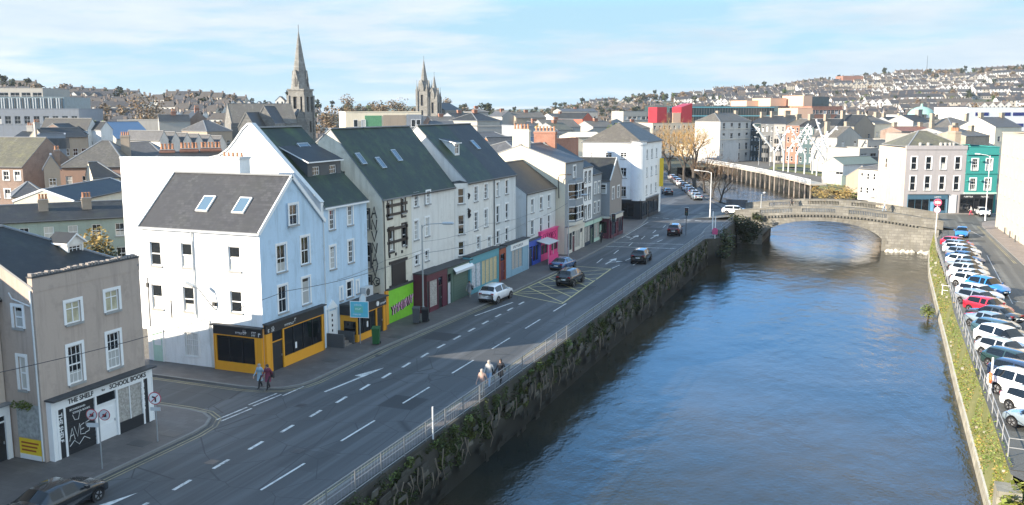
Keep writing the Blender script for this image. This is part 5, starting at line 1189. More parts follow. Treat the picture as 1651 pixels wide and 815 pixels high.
def lamp(label,x,y,h,arm,rz,m=STEEL,z=.12,hd=.75,group=None,mat2=None):
    t=thing('street_lamp',label,'street lamp',(x,y,z),R(rz),group)
    b=MB(); b.tube([(0,0,0),(0,0,1.3),(0,0,1.32),(0,0,h)],[.11,.11,.075,.05],m,10); b.build('pole',t)
    b=MB(); b.tube([(0,0,h-.5),(.1,0,h-.1),(.5,0,h+.08),(arm,0,h+.22)],.032,m,7); b.build('arm',t)
    b=MB(); b.tube([(arm-.05,0,h+.2),(arm+.1,0,h+.22),(arm+hd,0,h+.27),(arm+hd+.1,0,h+.27)],[.05,.11,.12,.04],mat2 or GREYW,8); b.build('lamp_head',t)
    return t
lamp('grey street lamp on the pavement in front of the off white house with arched windows',-35.6,68.7,8.3,1.9,0,hd=1.0)
lamp('tall street lamp on the pavement by the bright pink shop',-34.7,105.5,7.6,1.6,0)
lamp('slim white street lamp by the bridge junction with its arm over the road',-26.0,155.2,7.6,2.2,170,WHITE)
lamp('tall white street lamp at the corner of the cream building',16.6,167.2,10.6,1.4,175,WHITE)
lamp('small lamp post on the near parapet of the bridge',-17.4,152.4,3.4,.25,0,STEEL,1.2,.3)
t=thing('wall_lamp','grey street lamp on a bent bracket fixed to the white gabled house','street lamp',(-42.2,50.26,4.3),0)
b=MB(); b.tube([(0,0,0),(-.15,-.35,.5),(-.7,-.75,1.55),(-.85,-.85,1.7)],.04,STEEL,7); b.build('bracket',t); b=MB(); b.tube([(-.85,-.85,1.68),(-1.0,-.92,1.78),(-1.45,-1.15,2.05),(-1.5,-1.18,2.06)],[.05,.13,.12,.04],GREYW,8); b.build('lamp_head',t)
t=thing('wall_lamp','black swan neck lamp on the side of the grey bay house','street lamp',(-36.7,107.7,7.2),0)
b=MB(); b.tube([(0,0,0),(0,-.25,2.2),(.0,-.3,2.6),(.2,-.35,2.9),(1.3,-.4,3.0)],.06,BLACKM,7); b.build('bracket',t); b=MB(); b.box(1.2,-.5,2.92,1.7,-.3,3.06,BLACKM); b.build('lamp_head',t)
def tlight(label,x,y,rz,h=3.0):
    t=thing('traffic_light',label,'traffic light',(x,y,.1),R(rz)); post(t,h,.05,DGREY,'pole'); b=MB(); b.box(-.28,-.16,h-.1,.28,-.1,h+1.05,BLACKM); b.box(-.15,-.12,h,.15,.12,h+.95,BLACKM); hd=b.build('signal_head',t)
    for i,m in enumerate((plain('lens_green_off',(.02,.08,.05),.3),plain('lens_amber_off',(.12,.07,.01),.3),plain('lens_red_off',(.12,.01,.01),.3))):
        b=MB(); b.tube([(0,-.165,h+.17+i*.3),(0,-.2,h+.17+i*.3)],.1,m,12); b.build('lens',hd)
    b=MB(); b.box(-.3,-.17,h-.11,-.281,-.09,h+1.06,WHITE); b.box(.281,-.17,h-.11,.3,-.09,h+1.06,WHITE); b.box(-.3,-.17,h+1.051,.3,-.09,h+1.08,WHITE); b.build('backing_board',t)
tlight('traffic light with white edged board beside the road at the bridge junction',-25.4,131.5,10)
tlight('traffic light on the pavement near the maroon shopfront',-34.0,123.5,10,2.6)
t=thing('lifebuoy','red lifebuoy housing on a white post at the end of the quay railing','lifebuoy',(-20.9,129.4,.15)); post(t,3.2,.07,WHITE); b=MB(); b.tube([(0,-.12,1.1),(0,-.08,1.1)],.42,PINKS,16); b.box(-.35,-.2,.6,.35,-.06,1.3,PINKS); b.build('lifebuoy_housing',t)
t=thing('marker_post','tall white post between the lifebuoy and the traffic light','post',(-22.6,137.5,.12)); post(t,3.0,.08,WHITE)
t=thing('lifebuoy','orange lifebuoy on a white post by the white railing of the car park','lifebuoy',(7.45,64.2,0)); post(t,2.4,.06,WHITE); b=MB()
b.tube([(-.06+.0,.3*math.cos(a*PI/8),1.05+.3*math.sin(a*PI/8)) for a in range(17)],.085,ORNG,8,False); b.build('ring',t)
t=thing('road_sign','round no entry sign above a smaller one at the far end of the car park','road sign',(8.3,148,0),0); post(t,5.0,.06,WHITE)
def s_bar(b,x,y,z,r): b.box(x-r*.7,y-.004,z-.12,x+r*.7,y+.004,z+.12,WHITE)
disc(t,4.6,.55,PINKS,SIGNRED,bar=s_bar); disc(t,3.5,.45,PINKS,WHITE)
t0=None
for x,y in ((17.6,150.5),(17.75,146),(17.9,141.5)):
    if t0 is None:
        t0=thing('bollard','dark bollard on the pavement beside the cream building','bollard',(x,y,.12),0,'bollards beside the cream building'); b=MB(); b.tube([(0,0,0),(0,0,.9),(0,0,.95)],[.1,.09,.04],DGREY,10); b.build('shaft',t0)
    else: c=copy_tree(t0); c.location=(x,y,.12)
# overhead wires
def wire(label,pts,r=.018):
    b=MB(); P=[]
    for p,q in zip(pts,pts[1:]):
        p=Vector(p); q=Vector(q); L=(q-p).length
        for i in range(8): f=i/8; P.append(p+(q-p)*f-Vector((0,0,L*.02*4*f*(1-f))))
    P.append(Vector(pts[-1])); b.tube(P,r,BLACKM,4); tag(b.build('overhead_wire'),label,'wire')
wire('black overhead wire along the street from the bookshop to the lamp post',[(-36.0,22,7.0),(-36.2,50.2,6.1),(-35.6,68.7,6.0),(-36.9,97.5,5.4),(-35,106,6.8)])
wire('thin wire from the lamp post to the stained cream house',[(-35.6,68.7,6.3),(-37.9,66.3,5.6),(-38.5,60,5.0)],.012)
wire('thin wire from the lamp post to the low white house',[(-35.6,68.7,7.0),(-37.1,86,6.5),(-37.1,99,6.2)],.012)
# ------------------------------------------------------------------ bridge
random.seed(5)
PR=[(-29,.0),(-25,.25),(-21.5,.75),(-17,1.3),(-12,1.75),(-7,1.9),(-2,1.7),(3,1.15),(7,.6),(10,.25),(14,.0)]
def zd(x):
    for a,b in zip(PR,PR[1:]):
        if a[0]<=x<=b[0]:
            f=(x-a[0])/(b[0]-a[0]); return a[1]+(b[1]-a[1])*f
    return 0
BR=thing('stone_bridge','pale stone single arch bridge with balustrades over the river','bridge',(0,0,0))
AX,AW,AH,A0=-7.9,9.3,3.35,-2.7
def arch(x):
    u=(x-AX)/AW
    return None if abs(u)>=1 else A0+AH*(1-abs(u)**2.3)**.55
xs=[-21.5+i*.5 for i in range(63)]
ab=MB()
for y,sg in ((152.4,-1),(165,1)):
    for a,b in zip(xs,xs[1:]):
        if b>9.4: break
        za=arch(a); zb=arch(b); za=-5.4 if za is None else za; zb=-5.4 if zb is None else zb
        if (za==-5.4)!=(zb==-5.4): za=zb=-5.4
        ab.face([(a,y,za),(b,y,zb),(b,y,zd(b)-.02),(a,y,zd(a)-.02)],ST_BRIDGE)
for i in range(40):
    a=AX-AW+.001+2*(AW-.001)*i/40; b=AX-AW+.001+2*(AW-.001)*(i+1)/40
    a1=max(a,AX-AW+.01); b1=min(b,AX+AW-.01)
    ab.face([(a1,152.4,arch(a1)),(b1,152.4,arch(b1)),(b1,165,arch(b1)),(a1,165,arch(a1))],ST_BRIDGE)
for x in (AX-AW,AX+AW): ab.face([(x,152.4,-5.4),(x,165,-5.4),(x,165,A0),(x,152.4,A0)],ST_BRIDGE)
ab.build('arch_span',BR)
vo=MB()
for i in range(33):
    t0_=PI*(i+.04)/33; t1_=PI*(i+.96)/33
    def ap(t,o): 
        x=AX-AW*math.cos(t)*.999; z=arch(x); d=Vector((-(math.cos(t)),0,max(.25,math.sin(t)))).normalized(); return Vector((x,0,z))+d*o
    for (ya,yb) in ((152.34,152.5),):
        P=[ap(t0_,.0),ap(t1_,.0),ap(t1_,.55),ap(t0_,.55)]
        vo.face([(p.x,ya,p.z) for p in P],ST_BRIDGE)
        for k in range(4):
            p,q=P[k],P[(k+1)%4]; vo.face([(p.x,ya,p.z),(q.x,ya,q.z),(q.x,yb,q.z),(p.x,yb,p.z)],ST_BRIDGE)
vo.build('arch_ring',BR)
dk=MB()
for (a,za),(b,zb) in zip(PR,PR[1:]):
    y0,y1=(152.5,164.9) if a>=-22 and b<=9.9 else (153.2,164.2)
    dk.face([(a,y0,za+.012),(b,y0,zb+.012),(b,y1,zb+.012),(a,y1,za+.012)],ASPH2)
dk.build('deck',BR)
for sg,(ya,yb) in ((-1,(152.05,152.42)),(1,(164.98,165.35))):
    co_=MB(); de=MB(); pa=MB(); ba=MB()
    for a,b in zip(xs,xs[1:]):
        if b>9.6: break
        c0=zd(a); c1=zd(b)
        co_.mesh([(a,ya,c0-.22),(b,ya,c1-.22),(b,yb,c1-.22),(a,yb,c0-.22),(a,ya,c0+.0),(b,ya,c1+.0),(b,yb,c1+.0),(a,yb,c0+.0)],[(0,1,5,4),(4,5,6,7),(0,3,2,1)],ST_BRIDGE)
        if -20.5<a<6 : de.box(a+.08,ya+(.04 if sg<0 else .2),c0-.5,a+.34,ya+(.2 if sg<0 else .34),c0-.23,ST_BRIDGE)
        solid=not any(p<=a and b<=q for p,q in ((-17.5,-12.5),(-11,-6),(-4,1.5)))
        yc=(ya+yb)/2; w0,w1=yc-.14,yc+.14
        def blk(z0,z1,e=0): pa.mesh([(a,w0-e,c0+z0),(b,w0-e,c1+z0),(b,w1+e,c1+z0),(a,w1+e,c0+z0),(a,w0-e,c0+z1),(b,w0-e,c1+z1),(b,w1+e,c1+z1),(a,w1+e,c0+z1)],[(0,1,5,4),(4,5,6,7),(2,3,7,6),(0,3,2,1)]+([(1,2,6,5),(3,0,4,7)]),ST_BRIDGE)
        if solid: blk(0.0,1.02)
        else:
            blk(0.0,.22); blk(.82,1.02)
            for f in (.14,.64):
                x=a+.5*f; z=c0+(c1-c0)*f; ba.lathe((x+.0,yc,z+.2),[(.07,0),(.095,.2),(.05,.42),(.08,.62)],ST_BRIDGE,6)
        blk(1.022,1.16,.06)
    co_.build('cornice',BR); de.build('dentil_course',BR); pa.build('parapet',BR); ba.build('balusters',BR)
fo=MB()
for k in range(40): s=U(.25,.6); fo.lathe((U(1.8,8.5),U(151.3,152.6),-3.8),[(s,0),(s*.9,.3),(0,.3+s*.6)],plain('pale_rock',(.55,.52,.45),.9,var=.3),6)
o=fo.build('river_rocks'); tag(o,'pale rocks along the foot of the bridge at the water','rocks',None,'stuff')
# ------------------------------------------------------------------ bare trees
def branchy(t,h,r,spread,twm,nt=3,lean=(0,0),levels=5,seed=1,tw=.03,fork=.3):
    rg=random.Random(seed); tb=MB(); cbm=MB()
    def grow(p,d,L,r,lv):
        mid=p+d*L*.5+Vector((rg.uniform(-1,1),rg.uniform(-1,1),0))*L*.05; e=p+d*L+Vector((rg.uniform(-1,1),rg.uniform(-1,1),.2))*L*.08
        if lv<3: tb.tube([p,mid,e],[r,r*.85,r*.68],BARK,7 if lv<2 else 5,False)
        else: cbm.tube([p,mid,e],[r,r*.8,r*.45],twm,3,False)
        if lv>=levels:
            for _ in range(4):
                q=p+(e-p)*rg.random(); v=(d+Vector((rg.uniform(-1,1),rg.uniform(-1,1),rg.uniform(-.7,.5)))*.8).normalized()
                cbm.tube([q,q+v*L*.7],[r*.5,r*.2],twm,3,False)
            return
        n=nt if lv>0 else nt+1
        for k in range(n):
            f=.45+.55*(k+1)/n if lv>0 else fork+(1-fork)*(k+1)/n; q=p+(e-p)*f
            a=2*PI*(k/n)+rg.uniform(-.6,.6); s=spread*rg.uniform(.7,1.2)
            u=d.cross(Vector((0,.3,1))).normalized(); w_=d.cross(u)
            v=(d+(u*math.cos(a)+w_*math.sin(a))*s+Vector((0,0,.12))).normalized()
            grow(q,v,L*rg.uniform(.58,.8),r*.55,lv+1)
    grow(Vector((0,0,-.2)),Vector((lean[0],lean[1],1)).normalized(),h*.38,r,0)
    tb.build('trunk',t); cbm.build('crown',t)
TR=[('small bare tree leaning over the river just beyond the bridge',-28.6,181,8.5,.2,.75,TWIG,(.28,-.1)),('bare tree with dark crooked trunk, second beyond the bridge',-31.8,192,9,.24,.7,TWIG,(.1,0)),('bare tree with several dark stems, third beyond the bridge',-35.0,201,10,.26,.6,TWIG,(-.1,0)),('large bare tree with thick dark trunk and yellowish twigs',-39.3,213,16,.5,.7,TWIGY,(-.12,.1)),('yellow twigged tree behind the large bare one',-45,229,16,.4,.75,TWIGY,(0,0)),('far yellow twigged tree on the river bank',-53,248,15,.4,.75,TWIGY,(0,0)),('farthest bare tree where the river bends',-61,268,14,.4,.8,TWIG,(0,0)),('bare tree on the grass in front of the bay windowed houses',-13.2,292,13,.25,.5,TWIGY,(0,0))]
for i,(lb,x,y,h,r,s,m,ln_) in enumerate(TR):
    t=thing('bare_tree',lb,'tree',(x,y,0),0); branchy(t,h,r,s,m,3,ln_,5,10+i)
# ------------------------------------------------------------------ town behind and around
random.seed(33)
CONC=plaster('blue_grey_concrete',(.25,.27,.30),.3); PALEW=plaster('pale_wall',(.37,.355,.325),.3); TANW=plaster('tan_wall',(.34,.28,.22),.35); PINKW=plaster('pink_brick_wall',(.33,.22,.175),.35); GREENW=plaster('green_grey_wall',(.30,.36,.32),.35)
METB=plain('blue_metal_roof',(.11,.18,.28),.35,.4); GLASSB=plain('curtain_wall_glass',(.03,.05,.055),.08,0,.8,var=.5,scale=.35); GLASSD=plain('dark_green_cladding',(.025,.055,.055),.3,0,.5,var=.3,scale=.4); LOUV=plain('glazed_louvres',(.20,.25,.27),.3,0,.5,var=.5,scale=.8)
REDC=plain('red_cladding',(.33,.02,.03),.5,var=.06,scale=.3); PEACH=plain('peach_stone',(.62,.40,.28),.7,var=.1); ROOFW=plain('pale_flat_roof',(.45,.45,.44),.7,var=.3,scale=.3)
WHITEB=plaster('white_stucco',(.52,.51,.49),.35); OLDW=plaster('weathered_white_wall',(.36,.345,.32),.4,(.28,.26,.23)); TEALW=plaster('teal_render',(.04,.26,.24),.15,(.03,.2,.2)); GREYB=plaster('lilac_grey_render',(.36,.34,.345),.25); CREAMC=plaster('cream_stone',(.5,.44,.35),.18,(.45,.36,.25)); PEEL=plaster('peeling_cream',(.52,.44,.34),.7,(.35,.25,.2))
def auto_wins(L,ev,cols,rows,w=1.0,h=1.5,z0=1.0):
    if not cols: return []
    fh=(ev-.6)/rows
    return [((L*(i+.5)/cols)-w/2,z0*.6+fh*j+(fh-h)*.5,w,h) for i in range(cols) for j in range(rows) if h<fh]
def seg(a,b):
    p=Vector(bearing(*a)); q=Vector(bearing(*b)); d=q-p; return p,d.length,math.degrees(math.atan2(d.y,d.x))
def town(label,a,b,pe,pr,D,wall,roof,axis='x',hip=(0,0),cols=3,rows=2,lcols=0,rcols=0,style='s',chim=(),flat=False,cat='house',name='house',group=None,base=None,wm=None,sides=None,w=1.0,h=1.5,fm=None,gm=None,sur=None):
    """house whose front runs between two surveyed corners a, b = (map column, distance)"""
    p,L,rz=seg(a,b); zb=(min(0,terr(a[0],a[1]))-.2 if a[1]<330 else terr(a[0],a[1])-1.) if base is None else base
    ev=level(pe,a[1])-zb; rg=level(pr,a[1]+(D*.5 if axis=='x' else 0))-zb
    if flat: rg=ev
    else: rg=max(rg,ev+.8)
    wins=[]
    if cols: wins.append(('F',style,sur,STONESILL,auto_wins(L,ev,cols,rows,w,h),gm,fm))
    if lcols: wins.append(('L',style,sur,STONESILL,auto_wins(D,ev,lcols,rows,w,h),gm,fm))
    if rcols: wins.append(('R',style,sur,STONESILL,auto_wins(D,ev,rcols,rows,w,h),gm,fm))
    ch=[(c[0]*L,c[1]*D,c[2],c[3],ev-.3,rg+c[4],c[5] if len(c)>5 else B_RED,c[6] if len(c)>6 else 3) for c in chim]
    return house(name,label,cat,p.x,p.y,rz,L,D,ev,rg,wall,roof,axis,hip,wins,ch,z=zb,group=group,flat=flat,over=.2,gutter=a[1]<200,sides=sides)
# --- left: roofs behind the bookshop
town('long terrace with black slate roof and two pale chimneys behind the bookshop',(-30,100),(207,107),363,334,8.5,GREENW,S_DARK,cols=6,rows=2,chim=[(.395,.3,1.0,.8,.7,TANW,3),(.70,.3,1.0,.8,.7,TANW,3)],name='terraced_house')
t=thing('shrub','straggly yellow green bush against the green walled terrace','shrub',(*bearing(147,98),0)); b=MB(); clump(b,(0,0,3.4),1.9,420,.22,LEAF_DRY,(1,1,1.2)); clump(b,(.8,.3,2.6),1.6,300,.2,LEAF_DARK); b.build('foliage',t); b=MB(); b.tube([(0,0,0),(.1,0,2),(0,0,4)],[.12,.1,.04],BARK,6); b.build('stem',t)
p,L,rz=seg((115,117),(190,131)); 
house('house','cream gabled house with long black roof behind the black roofed terrace','house',p.x,p.y,rz,L+6,7.5,level(324,118),level(303,121),CREAMR,S_DARK,'x',(0,0),wins=[],chim=[],over=.2,barge=WHITE)
town('small pale house with green grey lean roof among the back yards',(18,128),(72,130),318,295,7,PALEW,S_GREY,cols=2,rows=2,hip=(2,2))
town('narrow tan house with white gable window behind the back yards',(72,141),(98,142),272,252,7,TANW,S_DARK,'y',cols=1,rows=2,style='c',fm=WHITE,chim=[(.9,.3,.8,.8,.8,B_PINK,2)])
town('pinkish house under a broad tan hipped roof, left of the tall white house',(98,150),(205,152),270,228,15,PINKW,S_TAN,hip=(5,4),cols=4,rows=2,chim=[(.85,.55,1.4,.9,.9,TANW,4)])
town('tan hipped house beside the broad tan roof',(150,141),(193,143),287,262,8,CREAMR,S_DARK,hip=(0,2.5),cols=3,rows=2,style='c')
town('grey roofed house just behind the edge of the tall white wall',(190,158),(275,160),262,230,13,PALEW,S_GREY,hip=(0,4),cols=3,rows=2)
o=town('pink brick building under a moss covered roof with three roof windows',(-70,152),(38,150),268,222,13,B_PINK,S_MOSS,cols=6,rows=3,sur=WHITE)
FACES; L_=FACES[o.name]['F'][3]
for f in (.52,.68,.86): skylight(o,(L_*f,3.0,(level(268,152)+.4)+3.0*(level(222,158)-level(268,152))/6.5+.15),(1,0,0),(0,6.5,level(222,158)-level(268,152)),1.2,1.5,WHITE)
o=town('grey flat roofed block with dark corrugated top',(66,168),(111,170),218,218,12,CONC,ROOFFELT,flat=True,cols=0,name='building',cat='building')
b=MB(); 
for i in range(26): b.box(.2*i+.02,-.08,level(235,168),.2*i+.16,-.004,level(218,168),DGREY)
b.build('corrugated_cladding',o)
town('tan house with black roof and a white gable behind the corrugated block',(76,190),(146,196),222,207,9,TANW,S_DARK,cols=5,rows=2,chim=[(.02,.5,1,1,1.2,OLDW,3)])
town('small house with two white gables on the left skyline below the offices',(28,205),(72,205),222,212,8,PALEW,S_DARK,cols=3,rows=2,chim=[(.3,.5,1.4,.9,1.3,OLDW,3)])
for i,(a,b_,ap,lb) in enumerate(((147,164,192,'grey gabled house, left of a matching pair below the green tree'),(168,187,197,'grey gabled house, right of a matching pair below the green tree'))):
    town(lb,(a,212),(b_,215),209,ap,14,GREYL,S_DARK,'y',cols=1,rows=2)
town('brick sided house with black roof next to the twin grey gables',(122,206),(147,212),218,200,9,B_PINK,S_DARK,'x',cols=2,rows=2)
town('hall with a blue metal roof',(192,225),(252,232),224,197,16,PALEW,METB,cols=4,rows=1,name='hall',cat='building')
town('white flat building behind the blue metal roof',(195,262),(262,264),194,194,12,PALEW,ROOFW,flat=True,cols=5,rows=1,name='building',cat='building')
for i in range(6):
    a=262+18.5*i
    town('white gabled house in a row of six, %s'%(['at its left end','second from its left end','third from its left end','third from its right end','second from its right end','at its right end'][i]),(a,188+i*3),(a+13.5,190+i*3),225+i*1.5,212+i*1.6,10,WHITEB,S_GREY,'y',cols=1,rows=2,group='row of white gabled houses',style='a' if False else 's',w=.8,h=1.1)
town('red chimneyed terrace just behind the tall white wall',(255,98),(365,100),262,252,8,PALEW,S_DARK,cols=0,chim=[(.12,.5,1.5,.8,.35,B_RED,4),(.45,.5,1.9,.8,.45,B_RED,5),(.78,.5,2.2,.8,.5,B_RED,6)])
town('brick house with chimneys in front of the church',(312,255),(338,257),192,180,10,B_PINK,S_DARK,'y',cols=2,rows=2,chim=[(.5,.2,1.2,.9,1.0,B_RED,3)])
town('long pale house near the church nave',(262,245),(312,248),196,186,9,PALEW,S_DARK,cols=5,rows=2,chim=[(.5,.5,1.2,.9,1.0,B_RED,3)])
town('grey roofed house left of the church',(338,240),(378,246),212,195,12,TANW,S_GREY,cols=3,rows=2,hip=(3,3))
# offices top left
o=town('large blue grey office block with a plain concrete front',(-80,255),(135,262),176,176,30,CONC,ROOFFELT,flat=True,cols=14,rows=3,name='office_block',cat='office building',w=1.6,h=2.2,fm=GREYW)
o=town('glazed office block rising behind the concrete one',(-80,300),(113,304),157,157,25,LOUV,ROOFFELT,flat=True,cols=0,name='office_block',cat='office building')
L_=FACES[o.name]['F'][3]; zt=level(157,300)-(terr(-80,300)-.2 if False else min(0,terr(-80,300))-.2)
b=MB()
for i in range(46): b.box(L_*i/46,-.3,zt-8.,L_*i/46+.25,-.003,zt-.3,GREYW if i%3 else DGREY)
for z in (zt-4,zt-8.2): b.box(0,-.35,z,L_,-.304,z+.3,DGREY)
b.build('window_mullions',o)
o=town('pale rooftop storey with broad eaves above the glazed offices',(-80,310),(80,312),143,143,22,PALEW,ROOFFELT,flat=True,cols=9,rows=5,name='office_block',cat='office building',w=3,h=2.2)
def crown_tree(label,px,d,h,r,leafm,base=None,n=900,sz=.5,trunk=.3,sq=.8,x=None,y=None,blobs=9,name='tree'):
    if x is None: x,y=bearing(px,d)
    z=(terr(px,d) if d>330 else 0) if base is None else base
    t=thing(name,label,'tree',(x,y,z)); b=MB()
    for i in range(blobs):
        a=U(0,2*PI); q=r*U(.15,.62); zz=h-r*sq+U(-.75,.75)*r*sq; rr=r*U(.35,.6)
        clump(b,(math.cos(a)*q,math.sin(a)*q,zz),rr,n//blobs,sz,leafm,(1,1,.8))
    b.build('crown',t)
    k=MB(); k.tube([(0,0,-.5),(.1*r,0,h*.35),(0,.05*r,h*.75)],[trunk,trunk*.8,trunk*.3],BARK,6)
    for i in range(4):
        a=i*PI/2+U(-.4,.4); k.tube([(0,0,h*.35),(math.cos(a)*r*.3,math.sin(a)*r*.3,h*.55),(math.cos(a)*r*.55,math.sin(a)*r*.55,h*.72)],[trunk*.5,trunk*.35,trunk*.1],BARK,5)
    k.build('trunk',t); return t
LEAF_BRIGHT=foliage('bright_leaves',(.16,.22,.03)); LEAF_BROWN=foliage('winter_scrub',(.16,.135,.095),.3)
crown_tree('round bright green tree on the left between the offices and the gables',164,235,15,6.5,LEAF_BRIGHT,n=1500,sz=.45,blobs=14)
crown_tree('brown winter tree on the left skyline',242,300,22,7,LEAF_BROWN,base=0,n=1300,sz=.4,blobs=12)
crown_tree('brown bare tree, smaller, right of the tall spire',538,230,19,4.5,LEAF_BROWN,base=0,n=700,sz=.35)
crown_tree('dark evergreen tree behind the white corner block',1003,260,14,5,LEAF_GREEN,base=0,n=1000,sz=.4)
# --- churches
def spire(t,x,y,z0,z1,r,m,n=8,name='spire'):
    b=MB(); V=[(x+r*math.cos(2*PI*(k+.5)/n),y+r*math.sin(2*PI*(k+.5)/n),z0) for k in range(n)]
    top=(x,y,z1); rings=[V,[(x+r*.5*math.cos(2*PI*(k+.5)/n),y+r*.5*math.sin(2*PI*(k+.5)/n),z0+(z1-z0)*.48) for k in range(n)],[(x+.12*math.cos(2*PI*(k+.5)/n),y+.12*math.sin(2*PI*(k+.5)/n),z1-.6) for k in range(n)]]
    for A_,B_ in zip(rings,rings[1:]):
        for k in range(n): b.face([A_[k],A_[(k+1)%n],B_[(k+1)%n],B_[k]],m)
    b.tube([(x,y,z1-.8),(x,y,z1+1.6)],.09,DARKSTEEL,5); return b.build(name,t)
x,y=bearing(489.5,292); CH=thing('church','grey stone church with a tall pointed spire','church',(x,y,0),YAW-R(18))
b=MB(); F_=2.75; zt=level(147,292)
for k in range(4):
    f={'0':0}; 
xf4=[lambda u,v,z:(-F_+u,-F_+v,z),lambda u,v,z:(F_-v,-F_+u,z),lambda u,v,z:(F_-u,F_-v,z),lambda u,v,z:(-F_+v,F_-u,z)]
for xf in xf4: panel(b,xf,2*F_,zt,[(1.7,zt-6.5,1.3,4.6),(4.2,zt-6.5,1.3,4.6),(3.0,zt-13,1.2,3.5)],ST_CHURCH,rev=.5)
for sx in (-1,1):
    for sy in (-1,1): b.box(sx*F_-.4,sy*F_-.4,0,sx*F_+.4,sy*F_+.4,zt-1.5,ST_CHURCH)
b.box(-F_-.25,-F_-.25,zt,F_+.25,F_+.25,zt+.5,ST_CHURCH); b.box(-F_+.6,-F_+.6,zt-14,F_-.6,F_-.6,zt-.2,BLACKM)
tw=b.build('tower',CH)
spire(CH,0,0,zt+.4,level(52,292),F_+.25,ST_CHURCH)
for k in range(4):
    a=k*PI/2; lu=MB(); lu.prism([(-.6,zt+.5),(.6,zt+.5),(.6,zt+3.6),(0,zt+6.2),(-.6,zt+3.6)],-F_+.1,-F_+2.0,ST_CHURCH); lu.prism([(-.3,zt+1.2),(.3,zt+1.2),(.3,zt+3.4),(0,zt+4.3),(-.3,zt+3.4)],-F_+.04,-F_+.097,BLACKM); o=lu.build('lucarne',CH); o.rotation_euler=(0,0,a)
S_NAVE=slate('slate_nave',(.19,.17,.145),.3)
def nave(lb,a,b_,pe,pr,D,axis='x',roof=S_NAVE,part=None):
    p,L,rz=seg(a,b_); return house('church_hall',lb,'church',p.x,p.y,rz,L,D,level(pe,a[1]),level(pr,a[1]+D/2),ST_CHURCH,roof,axis,(0,0),wins=[('F','a',None,None,[(L*(i+.5)/5-.5,2.5,1.0,4.2) for i in range(5)],GL)] if axis=='x' else [('F','a',None,None,[(L/2-.8,5,1.6,4)],GL)],gutter=False,over=.1,barge=ST_CHURCH)
nave('church nave with a long grey brown roof left of the spire',(378,268),(482,276),199,168,14)
nave('black roofed church transept gable facing the camera',(388,250),(414,250),205,182,14,'y',S_DARK)
nave('second black roofed church gable beside the nave',(414,262),(446,262),199,172,12,'y',S_DARK)
nave('small church porch gable at the foot of the spire',(477,280),(500,282),205,177,8,'y',S_NAVE)
x,y=bearing(686,520); CA=thing('cathedral','distant gothic cathedral with two uneven pointed towers','cathedral',(x,y,0),YAW-R(20))
for ox,F_,pt,pp in ((0,3.0,148,97),(6.2,2.5,160,122)):
    zt=level(pt,520); b=MB()
    for xf in [lambda u,v,z:(ox-F_+u,-F_+v,z),lambda u,v,z:(ox+F_-v,-F_+u,z),lambda u,v,z:(ox+F_-u,F_-v,z),lambda u,v,z:(ox-F_+v,F_-u,z)]:
        panel(b,xf,2*F_,zt,[(F_-.75,zt-8,1.5,6),(F_-.6,zt-15,1.2,4.5)],ST_CHURCH,rev=.6)
    b.box(ox-F_+.7,-F_+.7,2,ox+F_-.7,F_-.7,zt-.1,BLACKM)
    for sx in (-1,1):
        for sy in (-1,1): b.box(ox+sx*F_-.6,sy*F_-.6,0,ox+sx*F_+.6,sy*F_+.6,zt+1,ST_CHURCH)
    b.build('tower',CA)
    spire(CA,ox,0,zt,level(pp,520),F_*1.02,ST_CHURCH)
    for sx in (-1,1):
        for sy in (-1,1): spire(CA,ox+sx*F_,sy*F_,zt+1,zt+4.6,.6,ST_CHURCH,4,'pinnacle')
    for k in range(4):
        lu=MB(); h0=zt; lu.prism([(-1.1,h0),(1.1,h0),(1.1,h0+2.5),(0,h0+6),(-1.1,h0+2.5)],-F_-.2,-F_+1.2,ST_CHURCH); q=lu.build('gablet',CA,(ox,0,0)); q.rotation_euler=(0,0,k*PI/2)
b=MB(); b.box(-6,6,0,10,30,level(178,520),ST_CHURCH); b.prism([(-6,level(178,520)),(10,level(178,520)),(2,level(166,520))],6,30,S_DARK); b.build('nave',CA)
# --- middle distance between the gables and the white corner block
o=town('flat roofed building with cream, green and brown panels beyond the gable roofs',(560,186),(681,190),181,181,16,CREAMR,ROOFFELT,flat=True,cols=0,name='building',cat='building')
L_=FACES[o.name]['F'][3]; zt=level(181,186)+.2
b=MB(); b.box(L_*.25,-.1,zt-2.6,L_*.47,-.003,zt-.3,plain('green_panel',(.10,.26,.14),.3,var=.4)); b.build('green_panel',o)
b=MB(); b.box(L_*.49,-.1,zt-2.6,L_*.79,-.003,zt-.2,TANW); b.build('brown_panel',o)
b=MB(); b.box(L_*.47,-.08,zt-9,L_*.79,-.005,zt-2.7,GREYW); b.box(L_*.8,-.12,zt-9,L_*.998,-.003,zt-.1,CONC); b.build('grey_panel',o)
for u in (.1,.2,.86,.93): window(o,'F',L_*u,zt-2.6,.9,1.5,'p',proud=.26)
town('grey concrete block behind the second gable roof',(655,205),(684,206),187,187,8,CONC,ROOFFELT,flat=True,cols=2,rows=2,name='building',cat='building')
crown_tree('bare brown tree left of the cathedral towers',618,420,24,7,LEAF_BROWN,base=0,n=800,sz=.5); crown_tree('broad bare brown tree beside the cathedral towers',648,430,24,8,LEAF_BROWN,base=0,n=900,sz=.5); crown_tree('small bare tree on the skyline right of the spire',558,400,24,6,LEAF_BROWN,base=0,n=700,sz=.45); crown_tree('bare tree behind the cathedral',715,560,26,8,LEAF_BROWN,base=0,n=700,sz=.6)
crown_tree('dark pine standing above the roofs right of the cathedral',783,420,21,4,LEAF_CON,base=0,n=700,sz=.5)
